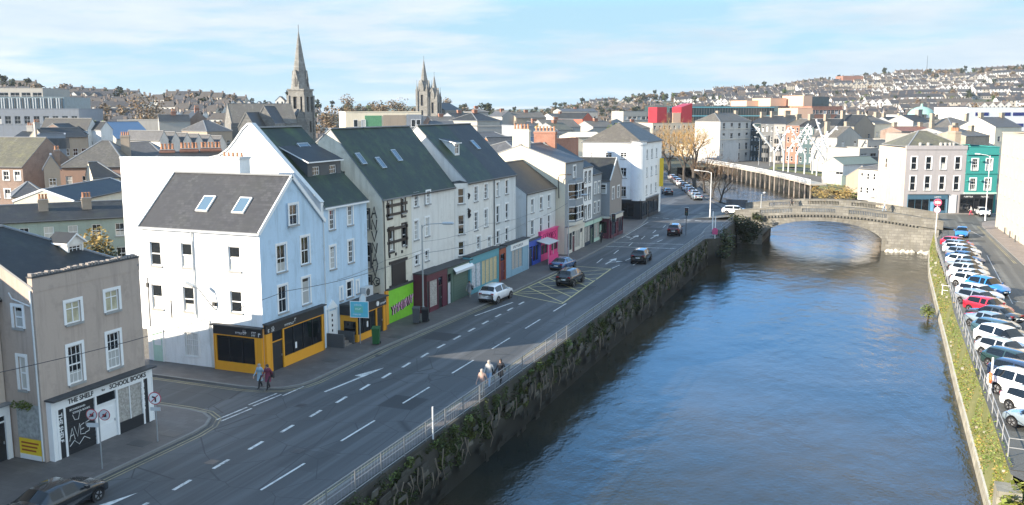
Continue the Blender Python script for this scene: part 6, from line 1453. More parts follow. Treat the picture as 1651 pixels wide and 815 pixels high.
TW=[('pink gable ended house below the cathedral',(682,215),(700,216),200,188,9,PINKW,S_DARK,'y',dict(cols=1,rows=2)),
('long low tan roofed house below the cathedral',(700,240),(742,243),197,189,9,PALEW,S_TAN,'x',dict(cols=4,rows=2)),
('white fronted building with arched dormer below the cathedral',(697,205),(735,206),205,196,9,OLDW,S_GREY,'x',dict(cols=4,rows=2)),
('long dark roofed warehouse right of the cathedral',(738,262),(776,266),194,183,12,CONC,S_DARK,'x',dict(cols=4,rows=2)),
('white cubic house beside the dark pine',(769,290),(788,292),181,176,9,OLDW,S_TAN,'x',dict(cols=2,rows=2,hip=(3,3))),
('black roofed house in front of the white cubic house',(770,232),(806,238),195,183,10,PALEW,S_DARK,'x',dict(cols=4,rows=2,hip=(3,3))),
('white gabled shed on the middle skyline',(810,300),(830,302),188,180,10,OLDW,S_GREY,'y',dict(cols=1,rows=1)),
('brown roofed range right of the white gabled shed',(832,300),(880,304),190,182,9,TANW,S_TAN,'x',dict(cols=5,rows=2)),
('long white flat roofed building beyond the gable roofs',(770,215),(853,220),205,205,14,OLDW,ROOFW,'x',dict(flat=True,cols=7,rows=2)),
('grey lead roofed shed behind the off white houses',(776,170),(850,176),236,214,14,TANW,S_GREY,'x',dict(cols=0,hip=(3,3))),
('orange brick gable behind the grey lead roof',(795,172),(848,176),240,222,5,S_RED and plaster('orange_render',(.55,.22,.10),.3),S_GREY,'x',dict(cols=0)),
('white and dark stair tower by the long white building',(840,205),(862,207),203,203,8,CONC,ROOFFELT,'x',dict(flat=True,cols=1,rows=2)),
('yellow gabled house among the middle roofs',(864,262),(877,263),203,197,9,YELR,S_DARK,'y',dict(cols=1,rows=2)),
('long brown roofed house right of the yellow gable',(878,258),(935,262),205,194,10,PALEW,S_TAN,'x',dict(cols=5,rows=2)),
('white house with mossy roof among the middle roofs',(898,240),(925,244),210,199,9,OLDW,S_MOSS,'x',dict(cols=3,rows=2)),
('pale row of shops behind the low roofs',(858,225),(905,228),216,208,9,PALEW,S_GREY,'x',dict(cols=5,rows=2)),
('blue slate roofed house in front of the pale shops',(868,178),(900,184),234,222,8,GREYR,slate('slate_blue',(.05,.09,.14),.1),'x',dict(cols=0)),
('grey hipped roof house behind the grey bay house',(840,150),(905,157),250,229,13,TANW,S_GREY,'x',dict(cols=0,hip=(3,4))),
('dark flat roofed extension behind the low white house',(822,128),(850,131),262,262,9,TANW,ROOFFELT,'x',dict(flat=True,cols=0)),
('cream shed with pale roof left of the white corner block',(930,190),(975,192),222,214,10,CREAMR,CREAMR,'x',dict(cols=2,rows=1)),
('red brick gabled hall on the middle skyline',(938,320),(955,324),192,182,12,S_RED and plaster('red_render',(.45,.12,.08),.3),S_DARK,'y',dict(cols=0)),
('slate hall with orange end left of the red hall',(900,330),(940,338),195,184,12,GREYL,S_GREY,'x',dict(cols=4,rows=2)),
('tan roofed house with white dormers behind the corner block',(955,270),(990,274),205,196,9,OLDW,S_TAN,'x',dict(cols=4,rows=2)),
('white house with hipped brown roof right of the corner block',(1013,300),(1046,303),207,197,10,OLDW,S_TAN,'x',dict(cols=4,rows=2,hip=(3,3))),
('pale modern block with blue windows on the middle skyline',(905,420),(962,425),180,176,12,PALEW,S_GREY,'x',dict(cols=7,rows=3)),
('white apartment block with blue glass below the wooded hill',(1003,430),(1054,436),180,180,12,PALEW,ROOFW,'x',dict(flat=True,cols=7,rows=3,w=1.8))]
for (lb,a,b_,pe,pr,D,wl,rf,ax,kw) in TW:
    kw.setdefault('chim',[(.5,.5,1.2,.8,.9,B_RED,0)] if a[1]>230 and not kw.get('flat') and kw.get('cols') else ())
    town(lb,a,b_,pe,pr,D,wl,rf,ax,**kw)
b=MB(); 
# two tall brick stacks behind the grey bay house
p,L,rz=seg((897,142),(932,150)); house('party_wall_stack','long red brick chimney stack with pots behind the grey bay house','chimney',p.x,p.y,rz,L,1.0,level(225,142),level(225,142),B_RED,ROOFFELT,'x',flat=True,chim=[],wins=())
# --- right: beyond the bridge
W1=town('white four storey corner building with a hipped roof across the river',(1158,321),(1207,334),196,183,10.5,WHITEB,S_TAN,hip=(4,4),cols=4,rows=4,lcols=0,cat='building',name='building',w=1.5,h=2.5,chim=[(.3,.5,1,.9,.8,TANW,0),(.9,.5,1.2,.9,.9,TANW,0)])
b=MB(); L_=FACES[W1.name]['F'][3]
for z in (4.6,8.4,12.0): b.box(-.15,-.15,z,L_+.1,-.003,z+.25,CREAMP); b.box(-.15,-.15,z,-.003,10.5,z+.25,CREAMP)
b.build('string_course',W1)
town('white wing with pilasters attached left of the four storey building',(1120,336),(1158,322),228,228,8,WHITEB,ROOFW,flat=True,cols=3,rows=2,name='building',cat='building',h=2.6)
RB_=town('cream block carrying red towers across the river',(1050,372),(1120,378),199,199,22,CREAMC,ROOFFELT,flat=True,cols=9,rows=4,name='building',cat='building',w=.9,h=1.5)
ft=FACES[RB_.name]['F'][3]; zb=level(199,372)-RB_.location.z
for (u0,u1,pt,m,sl) in ((.12,.34,173,REDC,0),(.48,.66,182,PEACH,0),(.67,.92,167,REDC,1.5)):
    b=MB(); z1=level(pt,372)-RB_.location.z; b.mesh([(ft*u0,1,zb+.2),(ft*u1,1,zb+.2),(ft*u1,9,zb+.2),(ft*u0,9,zb+.2),(ft*u0,1,z1-sl),(ft*u1,1,z1),(ft*u1,9,z1),(ft*u0,9,z1-sl)],[(0,1,5,4),(1,2,6,5),(2,3,7,6),(3,0,4,7),(4,5,6,7)],m); b.build('tower',RB_)
town('pale low range with arches left of the white wing',(1090,345),(1122,342),232,222,9,PEEL,S_TAN,cols=5,rows=2)
town('dark green glass office block behind the white corner building',(1076,420),(1243,432),172,172,30,GLASSD,ROOFFELT,flat=True,cols=0,name='office_block',cat='office building')
b=MB(); o=COL.objects[[q.name for q in COL.objects if q.get('label','').startswith('dark green glass')][0]]; L_=FACES[o.name]['F'][3]; zt=level(172,420)-o.location.z
for i in range(40): b.box(L_*i/40,-.25,zt-9,L_*i/40+.2,-.003,zt,DGREY)
for z in (zt-.6,zt-4.5): b.box(0,-.3,z,L_,-.254,z+.5,TEAL)
b.build('mullions',o)
MOD=[('peach block with a small tower on the right skyline',(1199,470),(1219,472),163,PEACH,0),('red brick modern block with dark window bands',(1219,480),(1240,482),168,B_RED,4),('tall peach block of the modern brick group',(1237,462),(1262,465),159,PEACH,0),('dark red brick block with balconies in the modern group',(1262,470),(1290,474),160,B_RED,5),('peach stair tower, tallest of the modern brick group',(1289,455),(1303,457),155,PEACH,0),('blue glass block right of the peach stair tower',(1303,470),(1330,474),157,GLASSB,0),('low peach block in front of the stair tower',(1281,410),(1305,412),175,PEACH,0),('long red brick block right of the peach blocks',(1303,430),(1352,436),172,B_RED,8),('glass link between the modern brick blocks',(1250,455),(1268,457),172,GLASSB,0)]
for lb,a,b_,pt,m,c in MOD: town(lb,a,b_,pt,pt,16,m,ROOFFELT,flat=True,cols=c,rows=4,name='office_block',cat='office building',w=2.0,h=1.8,rcols=3)
GREYV=plaster('grey_stucco',(.26,.25,.24),.35); GREYV2=plaster('dark_grey_stucco',(.13,.135,.14),.3); DARKV=plaster('dark_teal_render',(.06,.10,.11),.3)
VIC=[('dark glazed house at the left end of the bay windowed row',(1207,335),(1223,330),199,188,GLASSB,S_DARK),('grey house with two storey bays across the river',(1223,330),(1244,324),200,187,GREYV2,S_DARK),('pale house with rounded bays beside the grey bay house',(1244,324),(1263,318),200,186,GREYV,S_DARK),('dark red house in the bay windowed row',(1264,318),(1285,313),202,192,B_RED,S_TAN),('dark teal house with a turret roof in the bay windowed row',(1285,313),(1308,308),205,192,DARKV,S_DARK),('grey brown house at the right end of the bay windowed row',(1309,308),(1336,302),208,192,GREYV2,S_DARK)]
for i,(lb,a,b_,pe,pr,wl,rf) in enumerate(VIC):
    t=town(lb,a,b_,pe,pr,10,wl,rf,cols=3 if i!=2 else 2,rows=4,chim=[(.08,.5,.9,2.2,1.6,TANW,0)],w=.9,h=1.7)
    if i in (1,2,5):
        L_=FACES[t.name]['F'][3]; b=MB(); b.tube([(L_*.5,-.1,0),(L_*.5,-.1,level(214,320))],1.5,wl,10); b.tube([(L_*.5,-.1,level(214,320)),(L_*.5,-.1,level(214,320)+.3)],1.65,LEAD,10); y_=b.build('bay',t)
        b=MB()
        for z in (1.3,4.5,7.2):
            for a_ in (-150,-120,-90,-60,-30): 
                ca,sa=math.cos(R(a_)),math.sin(R(a_)); b.beam((L_*.5+1.5*ca,-.1+1.5*sa,z),(L_*.5+1.5*ca,-.1+1.5*sa,z+1.6),.5,.12,GL,(ca,sa,0))
        b.build('bay_windows',y_)
town('low dark glass cafe pavilion by the lawn across the river',(1252,285),(1328,262),270,270,7,GLASSB,ROOFFELT,flat=True,cols=0,name='pavilion',cat='building')
g=MB(); P=[bearing(*q) for q in ((1238,285),(1345,246),(1375,250),(1345,300),(1250,310))]; g.face([(x,y,.05) for x,y in P],GR); structure(g,'lawn')
GP=town('grey fronted building with a broad green grey mono pitch roof by the river',(1358,222),(1416,228),266,254,6.5,GREYL,plain('green_grey_metal_roof',(.14,.17,.14),.5,var=.2),cols=1,rows=1,sides={'L':OLDW},lcols=3,name='building',cat='building',w=2.2,h=1.6)
town('low green stone river store below the green grey roof',(1328,229),(1357,221),280,280,5,GREENW,ROOFFELT,flat=True,cols=1,rows=1,name='building',cat='building')
WS=town('small white house with a red edged hipped roof near the bridge',(1384,193),(1414,189),272,260,11,WHITEB,S_TAN,hip=(3,3),cols=3,rows=2,w=.6,h=1.3,sides={'R':TANW})
town('lean tan yard building with open sheds right of the small white house',(1414,196),(1442,199),288,268,8,TANW,S_GREY,cols=2,rows=2)
town('white van shaped stall by the yard buildings',(1421,186),(1441,188),322,314,3,OLDW,ROOFW,flat=True,cols=0,name='kiosk',cat='kiosk')
GB=house('grey_commercial_building','pale grey building with eight tall windows and blue shopfront beyond the bridge','building',4.28,174.9,math.degrees(YAW),10.55,12,11.5,14.2,GREYB,S_MOSS,'x',(4.5,4.5),
   wins=[('F','s',WHITE,STONESILL,[(1.0+i*2.55,z,.95,h) for i in range(4) for z,h in ((7.75,2.2),(4.1,2.5))],GL),('L','s',None,STONESILL,[(3,7.5,.9,1.8)],GL)],sides={'L':PEEL},over=-.3,gutter=False)
b=MB(); b.box(-.08,-.12,11.2,10.6,.35,11.9,GREYB); b.build('parapet',GB)
for u in (2.6,4.0,6.2,7.0,7.8,8.4): 
    b=MB(); b.lathe((u,.6,11.9),[(.28,0),(.3,.4),(.2,.5)],OLDW,8); b.build('roof_vent',GB)
NV=plain('shop_dull_blue',(.05,.12,.18),.5)
s_=shop(GB,'F',.7,7.0,3.4,.25,NV,NV,[('w',3.4,SHOPGL,NV,NV),('d',.8,plain('door_light_blue',(.16,.38,.55),.5)),('w',1.8,SHOPGL,NV,NV),('p',.3,BLUEG)],None,fh=.8); tiny(s_,4.6,2.85,8,.2,WHITE,-.26)
b=MB(); b.box(7.9,-.12,0,9.3,-.003,3.3,GREYL); b.box(8.2,-.14,.1,8.5,-.121,2.6,WHITE); b.build('side_doorway',GB)
xe,ye=4.28+10.6*math.cos(YAW),174.9+10.6*math.sin(YAW)
TB=house('teal_commercial_building','bright teal building with white windows and a black shopfront','building',xe,ye,math.degrees(YAW),5.6,11,11.6,11.6,TEALW,ROOFFELT,flat=True,wins=[('F','g',WHITE,STONESILL,[(1.0,7.6,1.0,2.0),(3.5,7.6,1.0,2.0),(.9,4.1,1.0,2.1),(3.5,4.1,1.0,2.1)],GL)],chim=[(.4,6,1.,3,10,14.2,TANW,5)])
b=MB(); b.box(-.05,-.25,10.3,5.65,-.003,10.6,TEALW); b.box(-.05,-.15,7.0,5.65,-.003,7.2,TEALW); b.box(-.05,-.2,3.5,5.65,-.003,3.75,PALEG); b.build('string_course',TB)
for u in (.35,2.7):
    for z in (9.0,5.6): b=MB(); b.lathe((u,-.25,z),[(.05,0),(.28,.2),(.28,.3)],TEALW,8); b.build('wall_lamp',TB)
s_=shop(TB,'F',-.7,5.8,3.4,.25,SHOPBLK,SHOPBLK,[('w',2.2,SHOPGL,SHOPBLK,SHOPBLK),('d',.8,BLACKM),('w',2.2,SHOPGL,SHOPBLK,SHOPBLK)],None,fh=.7); tiny(s_,.6,2.9,9,.22,WHITE,-.26); tiny(s_,3.6,2.9,8,.22,WHITE,-.26)
BB=house('cream_stone_building','large cream stone building with narrow slit windows at the right edge','building',17.3,159.5,-86.5,58,24,14.6,14.6,CREAMC,ROOFFELT,flat=True,wins=[('F','p',None,STONESILL,[(1.6+i*3.6,z,.45,1.1) for i in range(14) for z in (2.4,5.4,8.4,11.4)],GL),('L','p',None,STONESILL,[(4+i*5,z,.6,1.2) for i in range(4) for z in (5.4,8.4,11.4)],GL)])
b=MB(); b.box(4,5,14.3,55,20,16.4,PALEG); b.slab([(3,4,16.5),(56,4,16.5),(56,21,17.6),(3,21,17.6)],.2,plain('green_roof_sheet',(.2,.3,.24),.5)); b.build('roof_storey',BB)
# middle ground behind the right quay
RT=[('white flat roofed block with large office windows and white lettering',(1383,236),(1413,240),240,240,10,OLDW,ROOFW,'x',dict(flat=True,cols=2,rows=2,w=2.4,h=1.7)),
('pale lilac wing right of the lettered block',(1413,242),(1440,246),243,243,9,GREYB,ROOFW,'x',dict(flat=True,cols=2,rows=2)),
('tan walled building with square windows left of the lettered block',(1346,262),(1385,266),222,205,10,PALEW,S_TAN,'y',dict(cols=2,rows=3)),
('long white flat extension behind the lettered block',(1395,262),(1440,266),226,226,10,OLDW,ROOFW,'x',dict(flat=True,cols=5,rows=2)),
('brown roofed gable with tall chimney above the quay roofs',(1372,300),(1405,304),204,186,12,TANW,S_DARK,'y',dict(cols=2,rows=2)),
('yellow gabled house among the right hand roofs',(1405,310),(1432,314),200,188,12,CREAMR,S_TAN,'x',dict(cols=3,rows=2,hip=(0,3))),
('white house with two dark windows above the grey building',(1466,330),(1492,334),196,186,11,OLDW,S_DARK,'x',dict(cols=2,rows=2,chim=[(1.1,.5,2.2,1.5,2.0,BROWNR,0)])),
('pale house with a row of small windows under a mossy roof',(1500,335),(1524,338),203,191,11,OLDW,S_MOSS,'x',dict(cols=5,rows=3,w=.6)),
('large tan roofed hall on the right',(1533,300),(1602,308),212,190,22,CREAMR,S_TAN,'x',dict(cols=6,rows=2,hip=(9,9))),
('orange brick range below the white house',(1448,280),(1500,284),212,205,9,B_PINK,S_RED,'x',dict(cols=4,rows=2)),
('dark brown parapet building behind the pale grey building',(1465,215),(1505,218),216,216,8,BROWNR,ROOFFELT,'x',dict(flat=True,cols=0)),
('low tan building with chimneys behind the teal building',(1552,225),(1590,230),220,212,9,B_TAN,S_TAN,'x',dict(cols=3,rows=2)),
('white walled range behind the teal building',(1515,250),(1562,254),214,207,10,OLDW,S_TAN,'x',dict(cols=4,rows=2)),
('grey roofed house at the far right behind the cream building',(1598,260),(1640,264),205,190,12,CREAMR,S_GREY,'x',dict(cols=3,rows=2)),
('grey stone civic building with green dome base',(1462,440),(1490,444),186,186,18,GREYL,ROOFW,'x',dict(flat=True,cols=5,rows=3)),
('dark slate roofed range on the right middle ground',(1435,350),(1466,354),200,189,12,GREYR,S_DARK,'x',dict(cols=4,rows=2)),
('pale house with hipped slate roof right of the modern brick group',(1345,330),(1372,333),205,193,11,OLDW,S_DARK,'x',dict(cols=3,rows=2,hip=(3,3)))]
for (lb,a,b_,pe,pr,D,wl,rf,ax,kw) in RT:
    kw.setdefault('chim',[(.1,.5,1.2,1.0,1.4,B_TAN,0),(.9,.5,1.2,1.0,1.4,B_TAN,0)] if not kw.get('flat') else ())
    t=town(lb,a,b_,pe,pr,D,wl,rf,ax,**kw)
    if 'lettered' in lb or 'lettering' in lb:
        if 'large office' in lb: text('ELECTRIC',1.0,WHITE,t,(.5,-.1,level(257,236)),bold=.02,ex=.02); b=MB(); b.box(.2,-.06,level(260,236)-.2,FACES[t.name]['F'][3]-.2,-.004,level(250,236),DGREY); b.build('sign_board',t)
o=town('long white block with bands of blue windows at the right skyline',(1551,415),(1680,425),174,174,22,WHITER,ROOFW,flat=True,cols=0,name='office_block',cat='office building')
L_=FACES[o.name]['F'][3]; zt=level(174,415)-o.location.z; BLG=plain('blue_window_band',(.02,.03,.16),.15,0,.6,var=.3)
b=MB()
for k,(z,l) in enumerate(((zt-3.6,((.1,.26),(.45,.53),(.56,.9))),(zt-8.6,((.36,.5),(.52,.7),(.75,.98))))):
    for a,c in l: b=MB(); b.box(L_*a,-.12,z,L_*c,-.004,z+1.5,BLG); b.build('window_band',o)
crown_tree('copper green domed tree clump on the right middle ground',1478,470,18,6,LEAF_GREEN,n=700,sz=.6)
# copper dome
x,y=bearing(1478,455); t=thing('dome','pale green copper dome on the right middle ground','dome',(x,y,0)); b=MB(); b.tube([(0,0,0),(0,0,level(186,455)-1)],6.5,GREYL,16); b.build('drum',t); b=MB(); b.lathe((0,0,level(186,455)-1),[(6.6,0),(6.2,1.8),(4.8,3.6),(2.8,4.7),(.6,5.2),(.5,6.4),(0,6.6)],plain('copper_green',(.25,.42,.36),.6),18); b.build('cupola',t,smooth=True)
# --- boardwalk, masts, plants
BW0=Vector((-12.2,232.0)); BW1=Vector((-56,323.5)); dv_=(BW1-BW0).normalized(); nn=Vector((-dv_.y,dv_.x)); nn=nn if nn.x<0 else -nn
t=thing('boardwalk','curving riverside boardwalk on piles with a white railing','boardwalk',(0,0,0)); b=MB()
NB=24; bp=[]
for i in range(NB+1):
    f=i/NB; c=BW0+(BW1-BW0)*f+nn*(3.2-4.5*math.sin(f*PI)*.5); bp.append(c)
for p,q in zip(bp,bp[1:]):
    o_=-nn*4.0; b.mesh([(*p,.15),(*q,.15),(*(q+o_),.15),(*(p+o_),.15),(*p,.5),(*q,.5),(*(q+o_),.5),(*(p+o_),.5)],[(0,1,5,4),(4,5,6,7),(0,3,2,1),(1,2,6,5),(3,0,4,7)],plain('boardwalk_timber',(.42,.38,.32),.8))
b.build('deck',t)
pb_=MB(); pb_.tube([(0,0,-5),(0,0,.2)],.22,PAVE_L,8); pd=pb_.data('pile')
for p in bp[::1]: link('pile',pd,t,(p.x+.15,p.y,0)); 
b=MB()
for p,q in zip(bp,bp[1:]):
    b.tube([(*p,1.55),(*q,1.55)],.07,WHITE,5); b.tube([(*p,1.05),(*q,1.05)],.04,WHITE,4)
    for k in range(4): c=p+(q-p)*k/4; b.beam((*c,.5),(*c,1.55),.09,.09,WHITE)
b.build('handrail',t)
qw=MB()
for p,q in zip(RB[1:6],RB[2:6]): pass
g=wall_strip([(-72,352),(-62,336),(-55,322),(-13.5,234),(-8.5,226),(5,190),(9.3,166)],-5.4,.2,.4,ST_QUAY,.2,side=1)
tag(g.build('quay_wall'),'stone river wall behind the boardwalk piles across the river','wall')
MASTS=[(1282,250,1303,203,268),(1316,258,1330,212,255),(1262,246,1247,205,275),(1247,244,1211,201,272),(1247,246,1268,206,278),(1296,247,1271,205,262),(1270,240,1299,200,270),(1327,256,1295,210,250),(1309,243,1345,204,262),(1332,246,1311,193,255),(1322,250,1337,215,270)]
for i,(x0,y0,x1,y1,d) in enumerate(MASTS):
    a=bearing(x0,d); z0=0; e=bearing(x1,d-4); z1=level(y1,d-4); zc=level(y0,d)
    t=thing('lighting_mast','leaning white lighting mast crossing others beside the boardwalk','light mast',(a[0],a[1],0),0,'crossed white lighting masts'); vx,vy=e[0]-a[0],e[1]-a[1]
    b=MB(); b.tube([(0,0,0),(0,0,max(.5,zc))],[.2,.18],GREYW,8); b.build('base',t)
    b=MB(); b.tube([(0,0,max(.5,zc)-.2),(vx,vy,z1)],[.30,.22],WHITE,8); b.build('mast',t)
    for k in range(5):
        f=.15+.19*k; q=Vector((0,0,zc)).lerp(Vector((vx,vy,z1)),f); b=MB(); b.tube([q,q+Vector((.5*(-1)**k,-.3,-.15)),q+Vector((.8*(-1)**k,-.4,-.3))],[.06,.18,.2],GREYW,6); b.build('floodlight',t)
for i,(px,d,h) in enumerate(((1240,300,13),(1222,305,9),(1178,340,8))):
    lamp(['tall slim lamp post by the cafe pavilion','shorter slim lamp post by the boardwalk','slim lamp post before the white corner building'][i],*bearing(px,d),h,1.0,200,STEEL,0)
rd_=MB()
for k in range(46):
    f=random.random(); px=1310+120*f; d=195+random.random()*18; x,y=bearing(px,d)
    if x>8: continue
    clump(rd_,(x,y,U(-.6,1.0)),U(.8,1.6),60,.32,LEAF_DRY if f<.5 or random.random()<.4 else LEAF_GRASS,(1,1,.9),.4)
tag(rd_.build('reed_bed'),'yellow green reeds and scrub on the far bank behind the bridge','plants',None,'stuff')
sl_=MB(); P=[bearing(1318,213),bearing(1440,187),bearing(1445,196),bearing(1330,232)]; sl_.face([(x,y,.1) for x,y in P],GR); structure(sl_,'far_bank')
# park fence and white canopy by the trees beyond the bridge
railing('railing','dark railing between the trees on the quay beyond the bridge',[(-25.3,174.5),(-30.2,186.5),(-38.2,214.5),(-49.2,242.5)],DARKSTEEL,1.2,2.6,(1.15,.2),.03,(.35,.012),.1)
tag(railing('hoarding','dark hoarding at the left end of the bridge parapet',[(-25.0,166.2),(-21.3,165.6)],DARKSTEEL,1.7,1.8,(1.65,.3),.05,(.09,.045),.6),'dark hoarding at the left end of the bridge','fence')
# --- hillside houses
random.seed(44)
HW=[plain('hill_wall_%d'%i,c,.85,var=.05) for i,c in enumerate(((.55,.535,.5),(.47,.42,.35),(.33,.30,.26),(.16,.13,.115),(.62,.61,.59)))]
HR=[plain('hill_roof_%d'%i,c,.8,var=.25,scale=.4) for i,c in enumerate(((.045,.045,.05),(.08,.07,.062),(.10,.08,.065),(.065,.065,.07)))]
HWIN=plain('hill_window',(.03,.035,.04),.2)
def hill_mesh(wm,rm,L,D,ev,rg,ch,gab=False,hip=0):
    b=MB(); b.box(0,0,-4,L,D,ev,wm)
    if gab:
        b.face([(0,0,ev),(L,0,ev),(L/2,0,rg)],wm); b.face([(0,D,ev),(L,D,ev),(L/2,D,rg)],wm)
        b.slab([(-.2,-.2,ev-.1),(L/2,-.2,rg+.1),(L/2,D+.2,rg+.1),(-.2,D+.2,ev-.1)],.15,rm); b.slab([(L+.2,-.2,ev-.1),(L/2,-.2,rg+.1),(L/2,D+.2,rg+.1),(L+.2,D+.2,ev-.1)],.15,rm)
    else:
        b.face([(0,0,ev),(0,D,ev),(0,D/2,rg)],wm); b.face([(L,0,ev),(L,D,ev),(L,D/2,rg)],wm)
        b.slab([(-.1,-.3,ev-.1),(L+.1,-.3,ev-.1),(L+.1-hip,D/2,rg+.1),(hip-.1,D/2,rg+.1)],.15,rm); b.slab([(-.1,D+.3,ev-.1),(L+.1,D+.3,ev-.1),(L+.1-hip,D/2,rg+.1),(hip-.1,D/2,rg+.1)],.15,rm)
    n=max(2,int(L/2.6))
    for i in range(n):
        for z in ((.9,3.4) if ev>4.5 else (1.,)):
            b.box(L*(i+.5)/n-.5,-.05,z,L*(i+.5)/n+.5,-.004,z+1.25,HWIN)
    if ch: b.box(-.1,D/2-.5,rg-1.5,.8,D/2+.5,rg+1.1,HW[3]); b.box(L-.8,D/2-.5,rg-1.5,L+.05,D/2+.5,rg+1.1,HW[3])
    return b
HT=[]
for wm in range(5):
    for k,(L,D,ev,rg,ch,gb,hp) in enumerate(((7.5,7.5,5.2,8.0,1,False,0),(11,8,5.4,8.2,1,False,2.5),(6.2,9,5.2,8.2,0,True,0),(13,7.5,3.2,6.0,1,False,0))):
        m=hill_mesh(HW[wm],HR[(wm+k)%4],L,D,ev,rg,ch,gb,hp); HT.append((m,L,wm,k))
spots=[]
def rowset(px0,px1,d0,d1,step,dens,wts,mx=9):
    d=d0
    while d<d1:
        px=px0+U(0,30)
        while px<px1:
            n=random.randint(3,mx); k=random.choice((0,0,0,1,2,3)); wm=random.choices(range(5),wts)[0]; dd=d+U(-.35,.35)*step; tl=U(-.25,.25)
            r1=lerp_sky(px)[1]
            if random.random()<dens and dd<r1*1.02:
                ty=HT[wm*4+k]; 
                for i in range(n):
                    p_=px+i*(ty[1]+(.02 if k in(0,2) else 2.2))/dd*FPX
                    if p_>px1: break
                    if lerp_sky(p_)[1]*1.03<dd: break
                    w2=wm if random.random()<.7 else random.choices(range(5),wts)[0]
                    spots.append((dd+i*tl*2,p_,w2*4+k,YAW+tl*.5))
            px+=n*(HT[k][1]+2)/d*FPX+U(4,70)*600/d*.35
        d+=step*(d/600)
rowset(905,1720,500,1300,24,.88,(5,3,1.5,.7,5))
rowset(-40,520,338,640,24,.9,(4,1,1,.2,4),7)
rowset(960,1230,385,500,38,.5,(3,2,2,2,3),4)
rowset(1330,1651,330,500,36,.75,(3,3,2,2,3),6)
spots.sort(key=lambda s:s[0])
HD={}; rest=MB(); cnt=0
WN=['white','cream','tan','red brick','bright white']; KN=['terraced house','detached house','gable fronted house','low bungalow']
for d,px,ti,rz in spots:
    x,y=bearing(px,d); z=terr(px,d)+.3; m,L,wm,k=HT[ti]
    if cnt<285:
        if ti not in HD: HD[ti]=m.data('hillside_house')
        left=px<560
        o=link('hillside_house',HD[ti],None,(x,y,z),rz); cnt+=1
        tag(o,'%s %s on the %s hillside, one of many alike'%(WN[wm],KN[k],'left' if left else 'right'),'house','%s %ss on the %s hillside'%(WN[wm],KN[k],'left' if left else 'right'))
    else:
        c,s=math.cos(rz),math.sin(rz); i0=len(rest.v)
        rest.v+=[(x+c*a-s*b_,y+s*a+c*b_,z+e) for a,b_,e in m.v]; rest.f+=[tuple(q+i0 for q in f) for f in m.f]; rest.m+=[rest.mi(m.mats[q]) for q in m.m]
if rest.v: tag(rest.build('distant_houses'),'distant white and cream houses massed towards the crest of the hill','houses',None,'stuff')
# trees on the hills: individual crowns nearer, woodland mass near the crest
def small_tree(h,r,lm,n,sz,sq=1.):
    b=MB(); b.tube([(0,0,-1),(0,0,h*.6)],[.3,.12],BARK,5)
    for i in range(6):
        a=U(0,2*PI); q=r*U(.1,.6); clump(b,(math.cos(a)*q,math.sin(a)*q,h-r*sq+U(-.6,.6)*r*sq),r*U(.4,.65),n//6,sz,lm)
    return b
TT=[(small_tree(11,4.5,LEAF_BROWN,170,1.0),'bare brown winter tree','brown'),(small_tree(10,4.2,LEAF_CON,200,1.0),'dark evergreen tree','ever'),(small_tree(8,4.5,LEAF_GREEN,170,1.0),'broad green tree','green'),(small_tree(14,3.2,LEAF_CON,180,1.0,1.5),'tall dark conifer','conifer'),(small_tree(9,5.5,LEAF_BROWN,190,1.1),'spreading brown winter tree','spread')]
TD=[q[0].data('hillside_tree') for q in TT]; wood=MB(); nt_=0
cand=[]
for k in range(620):
    px=random.choice((U(880,1700),U(880,1700),U(-40,520),U(880,1080))); l=lerp_sky(px); d=U(max(330,l[2]*.8),l[1]*1.01) if px>600 else U(335,l[1])
    cand.append((d,px,random.choices(range(5),(4,2,2,1,4))[0]))
for k in range(330):
    px=U(-60,1700); l=lerp_sky(px); cand.append((l[1]*U(.97,1.0),px,random.choices(range(5),(4,3,1,1.5,3))[0]))
for k in range(260):
    px=U(870,1050); l=lerp_sky(px); cand.append((U(l[2],l[1]),px,random.choices(range(5),(5,1,.6,.5,5))[0]))
cand=[c for c in cand if c[1]>560 or (c[0]*7.3)%1<.4]
cand.sort()
for d,px,ti in cand:
    x,y=bearing(px,d); z=terr(px,d); s=U(.55,1.1); rz=U(0,6.28)
    if nt_<230:
        o=link('hillside_tree',TD[ti],None,(x,y,z),rz); o.scale=(s,s,s); nt_+=1; side='left' if px<560 else 'right'
        tag(o,TT[ti][1]+' among the houses on the %s hillside'%side,'tree','%ss on the %s hillside'%(TT[ti][1],side))
    else:
        m=TT[ti][0]; c,q=math.cos(rz)*s,math.sin(rz)*s; i0=len(wood.v)
        wood.v+=[(x+c*a-q*b_,y+q*a+c*b_,z+e*s) for a,b_,e in m.v]; wood.f+=[tuple(e+i0 for e in f) for f in m.f]; wood.m+=[wood.mi(m.mats[e]) for e in m.m]
for k in range(420):      # scrub in the flat valley gap and around the middle skyline
    px=U(560,940); d=U(560,950); x,y=bearing(px,d); m=TT[random.choice((0,4,4,1))][0]; s=U(.7,1.2); i0=len(wood.v)
    wood.v+=[(x+a*s,y+b_*s,-1+e*s) for a,b_,e in m.v]; wood.f+=[tuple(e+i0 for e in f) for f in m.f]; wood.m+=[wood.mi(m.mats[e]) for e in m.m]
tag(wood.build('far_woodland'),'brown and dark green woodland along the hill crests','woodland',None,'stuff')
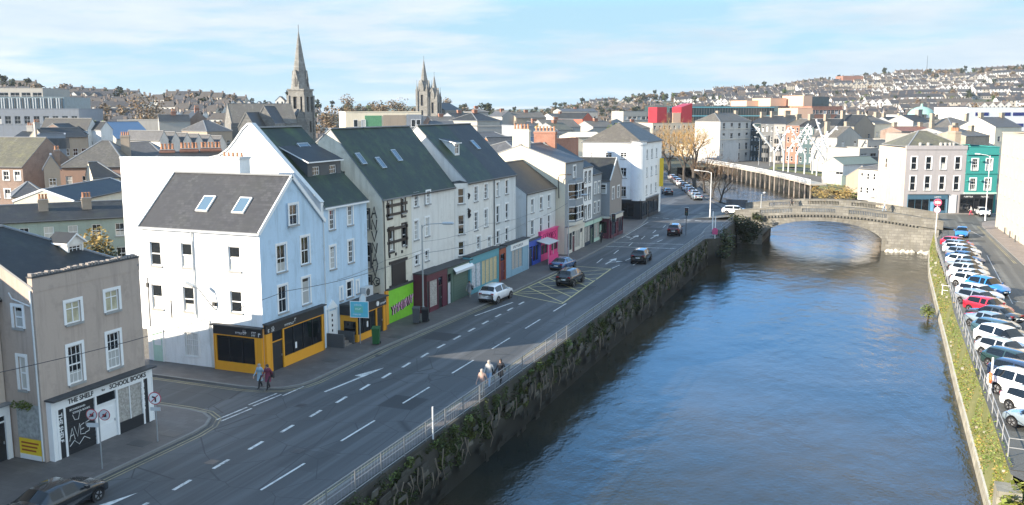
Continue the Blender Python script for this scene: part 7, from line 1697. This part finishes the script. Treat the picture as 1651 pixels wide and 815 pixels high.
# landmark on the crest
town('large red brick building on the right hill crest',(1350,1180),(1382,1185),124,124,18,S_RED and B_RED,S_RED,flat=True,cols=0,name='building',cat='building',base=terr(1350,1180)-2)
x,y=bearing(1482,1290); t=thing('radio_mast','thin radio mast on the right hill crest','mast',(x,y,terr(1482,1290))); b=MB(); b.tube([(0,0,0),(0,0,level(92,1290)-terr(1482,1290))],[.45,.2],DARKSTEEL,5); b.build('mast',t); b=MB(); b.box(-1,-1,0,1,1,2.4,CONC); b.build('base',t)
# low roofs filling the blocks between the named houses
random.seed(52)
FW=[PALEW,TANW,OLDW,CREAMR,GREYL,PINKW]; FR=[S_DARK,S_TAN,S_GREY,S_MOSS,S_DARK]
fw=['pale','tan','old white','cream','grey','pink']; fr=['black','tan','grey','mossy','dark']
FM={}
def fill(px0,px1,d0,d1,n,hmax):
    for k in range(n):
        px=U(px0,px1); d=U(d0,d1); x,y=bearing(px,d); w_=random.randrange(6); r_=random.randrange(5); L=random.choice((8,10,13)); ev=U(4.2,hmax)
        key=(w_,r_,L,round(ev))
        o=house('back_street_house','%s walled house with %s roof in the back streets behind the quay'%(fw[w_],fr[r_]),'house',x,y,random.choice((0,90,49,20)),L,8,round(ev),round(ev)+2.6,FW[w_],FR[r_],'x',(0,0),wins=[('F','s',None,STONESILL,auto_wins(L,round(ev),L//4,2,.9,1.3),GL)],chim=[(.5,4,.8,1.2,ev-.5,round(ev)+3.6,B_RED,0)],group='%s houses with %s roofs in the back streets'%(fw[w_],fr[r_]),gutter=False)
fill(-40,330,235,320,26,6); fill(540,1010,235,400,44,6.5); fill(1050,1110,400,440,3,6); fill(1340,1640,270,400,20,7)

# back yards between the bookshop row and the black roofed terrace
g=MB(); g.face([(x,y,.02) for x,y in ((-60,24),(-60,56),(-76,80),(-100,60),(-96,24))],GR); structure(g,'back_gardens')
for i,(x0,y0,x1,y1,lb) in enumerate(((-60,32,-92,38,'old stone yard wall, nearest the bookshop'),(-60,45,-88,55,'old stone yard wall in the middle of the back gardens'),(-62,57,-82,70,'old stone yard wall beside the tall white house'),(-74,22,-80,62,'long stone wall along the back gardens'))):
    b=MB(); b.beam((x0,y0,.9),(x1,y1,.9),.35,1.8,ST_QUAY2); b.beam((x0,y0,1.86),(x1,y1,1.86),.45,.12,STONESILL); tag(b.build('garden_wall'),lb,'wall')
house('garden_shed','small slate roofed outhouse in the back gardens behind the bookshop','shed',-70,40,70,5,4,2.4,3.6,PINKW,S_GREY,'x',(0,0),wins=[('F','c',WHITE,STONESILL,[(1.8,.9,1.0,.9)],GL)],gutter=False)
